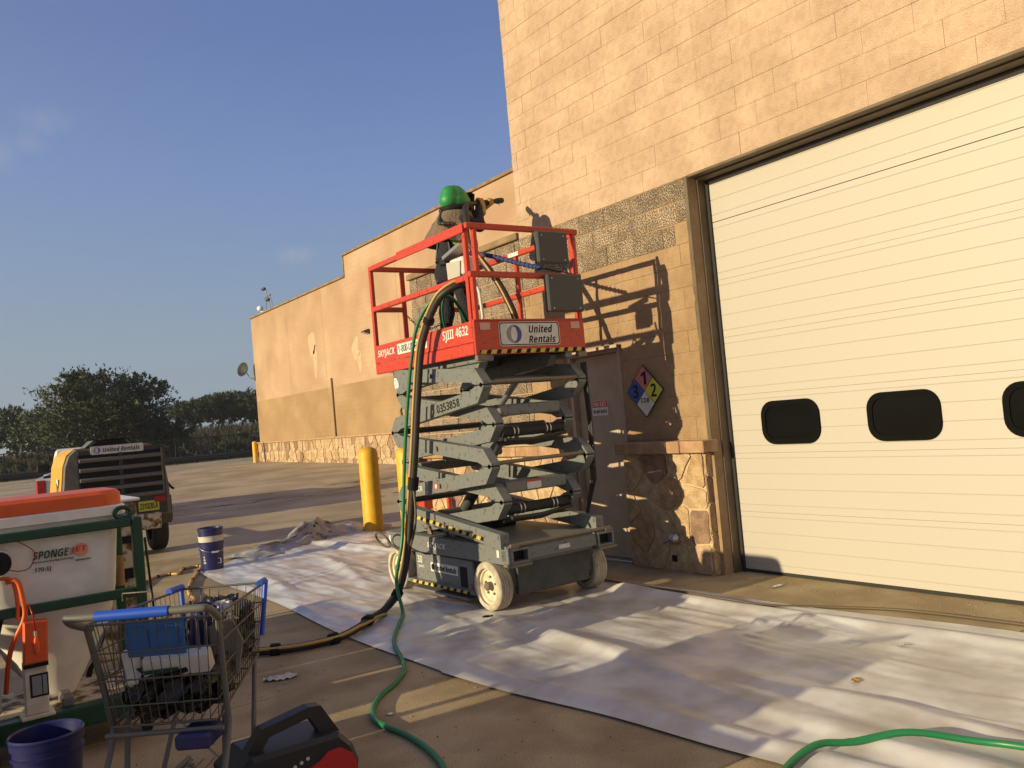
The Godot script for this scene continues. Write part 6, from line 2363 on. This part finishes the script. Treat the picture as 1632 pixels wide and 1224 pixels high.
	g.span(Vector3(0.02, 0.36, -0.135), Vector3(0.08, 0.6, -0.1), 0.01)
	part(g, "side_panel", M.grey_logo, rt)
	for z in [-0.1, 0.1]:
		g = G.new()
		g.lathe([Vector2(0, 0), Vector2(0.1, 0), Vector2(0.1, 0.04), Vector2(0, 0.04)], Vector3(0.0, 0.1, z), Vector3.BACK, 18)
		g.bar(Vector3(0, 0.1, z), Vector3(0, 0.35, z), 0.03, 0.03)
		part(g, "wheel", M.rubber, rt)


func cart() -> void:
	var t := thing("shopping_cart", "wire shopping cart with a blue handle, loaded with rubbish and tools", "shopping cart", Vector3(-3.531, 0, -0.657), atan2(0.804, 0.595))
	# local: x to the pusher's right, nose at -z
	var HB := [Vector3(-0.265, 0.95, -0.1), Vector3(0.265, 0.95, -0.1), Vector3(0.2, 0.93, -0.88), Vector3(-0.2, 0.93, -0.88)]      # top of the basket
	var LB := [Vector3(-0.215, 0.53, -0.17), Vector3(0.215, 0.53, -0.17), Vector3(0.165, 0.61, -0.82), Vector3(-0.165, 0.61, -0.82)]
	var names := ["back_grid", "right_grid", "nose_grid", "left_grid"]
	for s in 4:
		var a: Vector3 = HB[s]
		var b: Vector3 = HB[(s + 1) % 4]
		var c: Vector3 = LB[s]
		var d: Vector3 = LB[(s + 1) % 4]
		var g := G.new()
		var n: int = [13, 19, 9, 19][s]
		for i in n + 1:
			var k: float = i / float(n)
			g.tube([a.lerp(b, k), c.lerp(d, k)], 0.002, 5, false, false)
		for k in [0.0, 0.28, 0.55, 0.8, 1.0]:
			g.tube([a.lerp(c, k), b.lerp(d, k)], 0.0035 if k > 0.0 and k < 1.0 else 0.0055, 6, false, false)
		part(g, names[s], M.cart_wire, t)
	var g := G.new()
	for i in 12:
		var k := i / 11.0
		g.tube([LB[0].lerp(LB[1], k), LB[3].lerp(LB[2], k)], 0.0024, 5, false, false)
	for k in [0.0, 0.25, 0.5, 0.75, 1.0]:
		g.tube([LB[0].lerp(LB[3], k), LB[1].lerp(LB[2], k)], 0.0035, 5, false, false)
	part(g, "bottom_grid", M.cart_wire, t)
	g = G.new()                                  # handle bar with grey bends
	g.tube(curve([Vector3(-0.255, 0.93, -0.14), Vector3(-0.275, 0.97, -0.05), Vector3(-0.27, 1.0, 0.0), Vector3(-0.23, 1.005, 0.015), Vector3(0.0, 1.005, 0.015), Vector3(0.23, 1.005, 0.015), Vector3(0.27, 1.0, 0.0), Vector3(0.275, 0.97, -0.05), Vector3(0.255, 0.93, -0.14)], 50), 0.0155, 10)
	part(g, "handle_tube", M.cart_grey, t)
	g = G.new()
	g.tube([Vector3(-0.15, 1.005, 0.015), Vector3(0.13, 1.005, 0.015)], 0.0205, 12)
	part(g, "handle_grip", M.cart_blue, t)
	g = G.new()
	g.tube([HB[2] + Vector3(0.006, 0.012, -0.004), LB[2].lerp(HB[2], 0.25) + Vector3(0.008, 0, -0.006)], 0.012, 8)
	g.tube([HB[2] + Vector3(0, 0.01, 0), HB[2].lerp(HB[1], 0.13) + Vector3(0, 0.01, 0)], 0.016, 8)
	part(g, "corner_bumper", M.cart_blue, t)
	g = G.new()
	g.tube([HB[3] + Vector3(-0.006, 0.012, -0.004), LB[3].lerp(HB[3], 0.25) + Vector3(-0.008, 0, -0.006)], 0.012, 8)
	g.tube([HB[3] + Vector3(0, 0.01, 0), HB[3].lerp(HB[0], 0.16) + Vector3(0, 0.01, 0)], 0.016, 8)
	part(g, "corner_bumper", M.cart_blue, t)
	g = G.new()                                  # child seat: blue flap in a wire frame
	g.box(Vector3(-0.01, 0.87, -0.16), Vector3(0.235, 0.145, 0.012), 0.005, Basis(Vector3.RIGHT, 0.1))
	var fl := part(g, "seat_flap", M.flap_blue, t)
	g = G.new()
	for x in [-0.07, 0.05]:
		ring(g, rounded(x - 0.045, x + 0.045, -0.05, 0.05, 0.02), rounded(x - 0.04, x + 0.04, -0.045, 0.045, 0.017), 0.0, 0.004)
	part(g, "moulded_ring", M.flap_blue, fl).transform = Transform3D(Basis(Vector3.RIGHT, 0.1), Vector3(-0.01, 0.87, -0.152))
	g = G.new()
	for x in [-0.2, -0.165, 0.15, 0.18]:
		g.tube([Vector3(x, 0.96, -0.19), Vector3(x, 0.62, -0.2)], 0.003, 5)
	g.tube([Vector3(-0.2, 1.0, -0.3), Vector3(-0.2, 1.03, -0.3), Vector3(-0.08, 1.03, -0.3), Vector3(-0.08, 1.0, -0.3)], 0.004, 5)
	g.tube([Vector3(-0.22, 0.72, -0.2), Vector3(0.22, 0.72, -0.2)], 0.004, 5)
	for k in 12:
		g.tube([Vector3(-0.2 + k * 0.036, 0.95, -0.33), Vector3(-0.2 + k * 0.036, 0.7, -0.3)], 0.002, 5)
	part(g, "seat_frame", M.cart_wire, t)
	g = G.new()                                  # undercarriage
	for s in [-1.0, 1.0]:
		g.tube(curve([Vector3(s * 0.26, 0.94, -0.12), Vector3(s * 0.24, 0.6, -0.2), Vector3(s * 0.235, 0.45, -0.2), Vector3(s * 0.25, 0.14, 0.02), Vector3(s * 0.25, 0.13, -0.1), Vector3(s * 0.19, 0.16, -0.8)], 30), 0.0125, 8)
		g.tube([Vector3(s * 0.2, 0.55, -0.28), Vector3(s * 0.2, 0.14, -0.2)], 0.012, 8)
		g.tube([Vector3(s * 0.16, 0.6, -0.78), Vector3(s * 0.2, 0.2, -0.55)], 0.011, 8)
	g.tube([Vector3(-0.25, 0.14, -0.05), Vector3(0.25, 0.14, -0.05)], 0.01, 8)
	g.tube([Vector3(-0.235, 0.5, -0.16), Vector3(0.235, 0.5, -0.16)], 0.011, 8)
	for k in 7:
		g.tube([Vector3(-0.18 + k * 0.06, 0.15, -0.05), Vector3(-0.15 + k * 0.05, 0.17, -0.75)], 0.003, 5)
	part(g, "undercarriage", M.cart_grey, t)
	for p in [Vector3(-0.24, 0.063, -0.02), Vector3(0.24, 0.063, -0.02), Vector3(-0.18, 0.063, -0.76), Vector3(0.18, 0.063, -0.76)]:
		g = G.new()
		g.lathe([Vector2(0.02, -0.015), Vector2(0.058, -0.015), Vector2(0.063, -0.008), Vector2(0.063, 0.008), Vector2(0.058, 0.015), Vector2(0.02, 0.015)], p, Vector3.RIGHT, 20)
		var wh := part(g, "wheel", M.rubber, t)
		g = G.new()
		g.span(p + Vector3(-0.024, -0.01, -0.012), p + Vector3(-0.018, 0.08, 0.012))
		g.span(p + Vector3(0.018, -0.01, -0.012), p + Vector3(0.024, 0.08, 0.012))
		g.span(p + Vector3(-0.024, 0.076, -0.014), p + Vector3(0.024, 0.086, 0.014))
		part(g, "fork", M.dull_steel, wh)
	# what lies in the cart
	var B := t.transform
	var put_in := func(g3: G, called: String, m: Material, label: String, category: String) -> MeshInstance3D:
		var s := solo(g3, called, m, label, category)
		s.transform = B
		return s
	var nz := FastNoiseLite.new()
	nz.seed = 3
	nz.frequency = 5.0
	g = G.new()
	lumpy(g, Vector3(0.0, 0.655, -0.355), Vector3(0.19, 0.125, 0.19), nz, 0.045)
	put_in.call(g, "black_bag", M.bag_black, "black rubbish bag filling the near half of the shopping cart", "bag")
	g = G.new()
	lumpy(g, Vector3(0.06, 0.77, -0.66), Vector3(0.12, 0.13, 0.13), nz, 0.06)
	put_in.call(g, "black_bag", M.bag_black, "black rubbish bag at the nose of the shopping cart", "bag")
	g = G.new()
	g.box(Vector3(0.055, 0.755, -0.2), Vector3(0.27, 0.085, 0.06), 0.006, Basis(Vector3.RIGHT, 0.3) * Basis(Vector3.BACK, 0.05))
	var b1: MeshInstance3D = put_in.call(g, "flat_box", M.carton, "white carton with a green stripe inside the cart's near end", "box")
	g = G.new()
	g.box(Vector3(0.0, 0.737, -0.163), Vector3(0.14, 0.012, 0.01), 0.0, Basis(Vector3.RIGHT, 0.3) * Basis(Vector3.BACK, 0.05))
	part(g, "green_stripe", M.frame_green, b1)
	g = G.new()
	g.box(Vector3(-0.13, 0.75, -0.2), Vector3(0.07, 0.15, 0.04), 0.015, Basis(Vector3.BACK, 0.12))
	put_in.call(g, "paper_sack", M.carton, "pale folded sack in the cart, under the blue seat flap", "sack")
	g = G.new()
	lumpy(g, Vector3(0.09, 0.87, -0.52), Vector3(0.075, 0.045, 0.065), nz, 0.03)
	put_in.call(g, "white_pack", M.carton, "crumpled white packet lying on top near the cart's nose", "packet")
	g = G.new()
	g.prism(PackedVector2Array([Vector2(-0.06, -0.13), Vector2(0.04, -0.12), Vector2(0.07, 0.02), Vector2(0.03, 0.13), Vector2(-0.07, 0.1)]), 0.03, Transform3D(Basis(Vector3.UP, 0.5), Vector3(0.17, 0.75, -0.42)), 0.006)
	put_in.call(g, "grey_tool", M.cart_grey, "flat grey tool case standing on edge against the cart's wire side", "case")
	g = G.new()
	g.lathe([Vector2(0, 0), Vector2(0.055, 0), Vector2(0.062, 0.17), Vector2(0.066, 0.17), Vector2(0.066, 0.19), Vector2(0.06, 0.19), Vector2(0.05, 0.02), Vector2(0, 0.02)], Vector3(0.06, 0.74, -0.44), Vector3(0.2, 1, 0.1), 20)
	put_in.call(g, "small_bucket", M.bucket_blue, "small dark blue bucket standing inside the shopping cart", "bucket")
	g = G.new()
	g.span(Vector3(0.06, 0.44, -0.26), Vector3(0.2, 0.5, -0.1), 0.01)
	part(g, "tray_sign", M.bucket_blue, t)


func lumpy(g: G, at: Vector3, r: Vector3, nz: FastNoiseLite, amp: float) -> void:
	var pts := []
	for j in 17:
		for i in 29:
			var th := PI * (j + 0.02) / 16.04
			var ph := TAU * i / 28.0
			var d := Vector3(sin(th) * cos(ph), cos(th), sin(th) * sin(ph))
			d = Vector3(signf(d.x) * pow(absf(d.x), 0.65), signf(d.y) * pow(absf(d.y), 0.65), signf(d.z) * pow(absf(d.z), 0.65))
			var e := 1.0 + nz.get_noise_3d(d.x + at.x * 9, d.y + at.y * 7, d.z) * amp / r.y * 1.2
			pts.append(at + d * r * e)
	g.grid(pts, 29, 17, Vector3.UP)
	fix_out(g, at)


func bucket(label: String, at: Vector3) -> Node3D:
	var t := thing("bucket", label, "bucket", at, 0, "blue buckets")
	var g := G.new()
	g.lathe([Vector2(0, 0.01), Vector2(0.128, 0.0), Vector2(0.132, 0.005), Vector2(0.146, 0.27), Vector2(0.155, 0.272), Vector2(0.156, 0.285), Vector2(0.148, 0.288), Vector2(0.149, 0.315), Vector2(0.157, 0.318), Vector2(0.158, 0.345), Vector2(0.16, 0.36), Vector2(0.154, 0.368), Vector2(0.147, 0.36), Vector2(0.128, 0.02), Vector2(0, 0.02)], Vector3.ZERO, Vector3.UP, 32)
	part(g, "pail", M.bucket_blue, t)
	return t


func small_things() -> void:
	var b := bucket("blue bucket with a grey and a blue pail nested in it, by the white sheet", Vector3(-11.35, 0.0, -3.05))
	b.scale = Vector3(1, 1, 1)
	var g := G.new()
	g.lathe([Vector2(0.14, 0.33), Vector2(0.15, 0.345), Vector2(0.152, 0.43), Vector2(0.16, 0.432), Vector2(0.16, 0.44), Vector2(0.14, 0.44)], Vector3.ZERO, Vector3.UP, 32)
	part(g, "inner_grey_pail", M.bucket_grey, b)
	g = G.new()
	g.lathe([Vector2(0.14, 0.42), Vector2(0.146, 0.44), Vector2(0.149, 0.5), Vector2(0.157, 0.505), Vector2(0.158, 0.535), Vector2(0.15, 0.54), Vector2(0.145, 0.53), Vector2(0.135, 0.42)], Vector3.ZERO, Vector3.UP, 32)
	part(g, "inner_blue_pail", M.bucket_blue, b)
	var bail := []
	for i in 13:
		var a := PI * i / 12.0
		bail.append(Vector3(0.02 + sin(a) * 0.16, 0.31 - sin(a) * 0.07, cos(a) * 0.16))
	g = G.new()
	g.tube(bail, 0.003, 5)
	part(g, "bail", M.steel, b)
	g = G.new()
	g.tube([bail[5], bail[6], bail[7]], 0.011, 8)
	part(g, "bail_grip", M.white, b)
	g = G.new()
	ring(g, rounded(-0.035, 0.035, -0.03, 0.035, 0.004), rounded(-0.029, 0.029, -0.024, 0.029, 0.003), 0.0, 0.002)
	g.span(Vector3(-0.01, -0.02, 0), Vector3(-0.005, 0.02, 0.002))
	part(g, "house_mark", M.label_white, b).transform = Transform3D(Basis(Vector3.UP, 1.25), Vector3(0.1335, 0.12, -0.037))
	g = G.new()
	for k in 3:
		g.span(Vector3(-0.012, -0.05 + k * 0.035, 0), Vector3(0.014, -0.028 + k * 0.035, 0.002))
	part(g, "side_print", M.label_white, b).transform = Transform3D(Basis(Vector3.UP, 1.0), Vector3(0.08, 0.15, 0.115))
	bucket("blue bucket with a pale inside standing before the green steel frame", Vector3(-4.58, 0.0, -0.43))
	# portable generator at the bottom edge
	var t := thing("portable_generator", "red and black portable generator with a top handle beside the cart", "generator", Vector3(-3.86, 0, -1.31))
	var FX := Basis(Vector3.UP, PI / 2)
	var body := PackedVector2Array([Vector2(-0.29, 0.02), Vector2(0.27, 0.02), Vector2(0.285, 0.12), Vector2(0.26, 0.2), Vector2(0.19, 0.28), Vector2(0.12, 0.375), Vector2(0.05, 0.39), Vector2(-0.1, 0.375), Vector2(-0.18, 0.35), Vector2(-0.24, 0.27), Vector2(-0.29, 0.2)])
	g = G.new()
	# the body is cut away under the handle
	g.prism(PackedVector2Array([Vector2(-0.29, 0.02), Vector2(0.27, 0.02), Vector2(0.285, 0.12), Vector2(0.26, 0.2), Vector2(0.2, 0.265), Vector2(-0.2, 0.265), Vector2(-0.29, 0.2)]), 0.28, Transform3D(FX, Vector3(-0.16, 0, 0)), 0.02)
	part(g, "body", M.gen_black, t)
	g = G.new()
	g.prism(PackedVector2Array([Vector2(-0.21, 0.255), Vector2(-0.13, 0.352), Vector2(0.09, 0.392), Vector2(0.145, 0.385), Vector2(0.225, 0.25), Vector2(0.14, 0.25), Vector2(0.09, 0.345), Vector2(-0.1, 0.31), Vector2(-0.14, 0.255)]), 0.07, Transform3D(FX, Vector3(-0.02, 0, 0)), 0.012)
	part(g, "handle", M.gen_black, t)
	g = G.new()
	g.prism(PackedVector2Array([Vector2(-0.16, 0.03), Vector2(0.255, 0.03), Vector2(0.265, 0.12), Vector2(0.245, 0.165), Vector2(0.19, 0.205), Vector2(0.13, 0.2), Vector2(0.09, 0.17), Vector2(-0.14, 0.09)]), 0.02, Transform3D(FX, Vector3(0.112, 0, 0)), 0.006)
	part(g, "red_panel", M.gen_red, t)
	g = G.new()
	g.box(Vector3(0.085, 0.25, -0.02), Vector3(0.035, 0.004, 0.24), 0.0, Basis(Vector3.BACK, -0.6))
	part(g, "label_strip", M.label_white, t)
	g = G.new()
	for k in 9:
		g.cyl(Vector3(0.118, 0.12 + k * 0.0095, 0.2 - k * 0.03), Vector3(0.124, 0.12 + k * 0.0095, 0.2 - k * 0.03), 0.008, -1, 10)
	part(g, "socket_row", M.label_white, t)
	g = G.new()
	for k in 4:
		g.cyl(Vector3(0.118, 0.1 + k * 0.0095, 0.22 - k * 0.03), Vector3(0.124, 0.1 + k * 0.0095, 0.22 - k * 0.03), 0.009, -1, 10)
	part(g, "yellow_marks", M.hazard, t)
	# red stand behind the lift
	var rs := thing("red_stand", "red metal stand by the flagstone wall, seen through the lift", "stand", Vector3(-9.75, 0, -5.5))
	for x in [-0.33, 0.3]:
		g = G.new()
		g.bar(Vector3(x, 0, 0), Vector3(x, 0.75, 0), 0.05, 0.05, 0.006)
		part(g, "upright", M.lift_red, rs)
	g = G.new()
	g.span(Vector3(-0.42, 0.5, -0.08), Vector3(-0.26, 0.66, 0.06), 0.01)
	part(g, "head", M.lift_red, rs)
	g = G.new()
	g.bar(Vector3(-0.33, 0.1, 0), Vector3(0.3, 0.1, 0), 0.04, 0.04, 0.005)
	part(g, "crossbar", M.lift_red, rs)
	# grit blown and swept about on the concrete
	g = G.new()
	for i in 900:
		var p := Vector3(rng.randf_range(-9.0, -2.6), 0.0, rng.randf_range(-2.75, 0.4))
		if rng.randf() < 0.25:
			p = Vector3(rng.randf_range(-6.6, -1.2), 0.0, rng.randf_range(-6.15, -5.65))
		var s := rng.randf_range(0.0025, 0.007)
		g.box(p + Vector3(0, s * 0.4, 0), Vector3(s * rng.randf_range(0.8, 1.8), s, s), 0.0, Basis(Vector3.UP, rng.randf() * 3.0))
	struct_stuff(g, "loose_grit", M.grit, "loose grit and crumbs scattered over the bare concrete", "grit")
	# litter
	scrap("paper_litter", "crumpled white paper on the bare concrete between cart and green hose", Vector3(-5.75, 0.0, -1.93), Vector2(0.11, 0.05), M.carton, 1, 1.2)
	scrap("paper_scrap", "tiny white scrap on the bright part of the sheet", Vector3(-3.04, sheet_h(-3.04, -4.85), -4.85), Vector2(0.028, 0.02), M.carton, 2, 0.4)
	scrap("dry_leaf", "small tan leaf lying on the white sheet", Vector3(-2.88, sheet_h(-2.88, -4.12), -4.12), Vector2(0.035, 0.022), M.hose_tan, 3, 2.0)
	scrap("black_tape", "small black curl of tape on the sheet before the front wheel", Vector3(-5.82, sheet_h(-5.82, -3.65) + 0.015, -3.65), Vector2(0.045, 0.025), M.black, 4, 0.9)
	scrap("paper_scrap", "tiny white scrap on the concrete beside the green hose bend", Vector3(-4.5, 0.0, -2.12), Vector2(0.02, 0.014), M.carton, 5, 1.0)
	scrap("paper_scrap", "flat white scrap on the bare concrete below the overhead door", Vector3(-4.75, 0.0, -5.85), Vector2(0.06, 0.02), M.carton, 6, 1.5)


func scrap(called: String, label: String, at: Vector3, s: Vector2, m: Material, sd: int, turn: float) -> void:
	var nz := FastNoiseLite.new()
	nz.seed = sd
	nz.frequency = 0.22
	var g := G.new()
	var pts := []
	for j in 7:
		for i in 11:
			var u := i / 10.0 * 2 - 1
			var v := j / 6.0 * 2 - 1
			v *= 1.0 - 0.5 * u * u + 0.3 * nz.get_noise_1d(i * 2.0)
			pts.append(Vector3(u * s.x, 0.006 + absf(nz.get_noise_2d(i, j * 1.4)) * s.y * 1.1, v * s.y))
	g.grid(pts, 11, 7)
	var o := solo(g, called, m, label, "litter")
	o.position = at
	o.rotation.y = turn


func trailer() -> void:                      # made-up trailer out of view, shaped to shade the gear and concrete
	var t := thing("shade_trailer", "made up flat trailer out of view, added to shade the blasting gear", "trailer", Vector3(-5.5, 0, 2.1))
	var g := G.new()
	g.span(Vector3(-2.6, 0.5, -0.85), Vector3(2.55, 0.6, 0.85), 0.01)
	part(g, "deck", M.wood, t)
	g = G.new()
	g.span(Vector3(-2.6, 0.97, -0.85), Vector3(2.55, 1.06, -0.81), 0.006)
	part(g, "side_board", M.wood, t)
	for k in 7:
		g = G.new()
		g.span(Vector3(-2.6 + k * 0.85, 0.6, -0.86), Vector3(-2.54 + k * 0.85, 1.1, -0.81), 0.004)
		part(g, "stake", M.box_grey, t)
	for s in [-1.0, 1.0]:
		for x in [-0.6, 0.3]:
			g = G.new()
			g.lathe([Vector2(0, 0), Vector2(0.3, 0), Vector2(0.33, 0.03), Vector2(0.33, 0.18), Vector2(0.3, 0.2), Vector2(0, 0.2)], Vector3(x, 0.33, s * 0.62 - 0.1), Vector3.BACK, 20)
			part(g, "wheel", M.rubber, t)
	g = G.new()
	g.bar(Vector3(-2.6, 0.5, 0), Vector3(-4.0, 0.5, 0), 0.12, 0.12)
	part(g, "drawbar", M.box_grey, t)
	var k := 0
	for b in [[-2.5, -1.55, 1.1], [-1.5, -0.75, 1.17], [-0.68, -0.2, 1.0], [-0.04, 0.46, 1.0], [0.98, 1.3, 1.42], [1.34, 2.2, 1.44], [2.24, 2.5, 1.02]]:  # invented load: heights and gaps set which strips of ground get sun
		var p := G.new()
		p.span(Vector3(b[0], 0.602, -0.72), Vector3(b[1], b[2], 0.4 - 0.06 * k), 0.03)
		solo(p, "shade_crate", M.cream_dirty, ["added long low crate at the drawbar end of the trailer", "second added crate from the trailer's drawbar end", "added narrow crate in the middle of the trailer", "added low square crate beside the trailer's gap", "added narrow tall crate right of the trailer's gap", "added wide tall crate near the tail of the trailer", "added small low crate at the trailer's tail"][k], "crate", "unseen crates added for shade").position = t.position
		k += 1
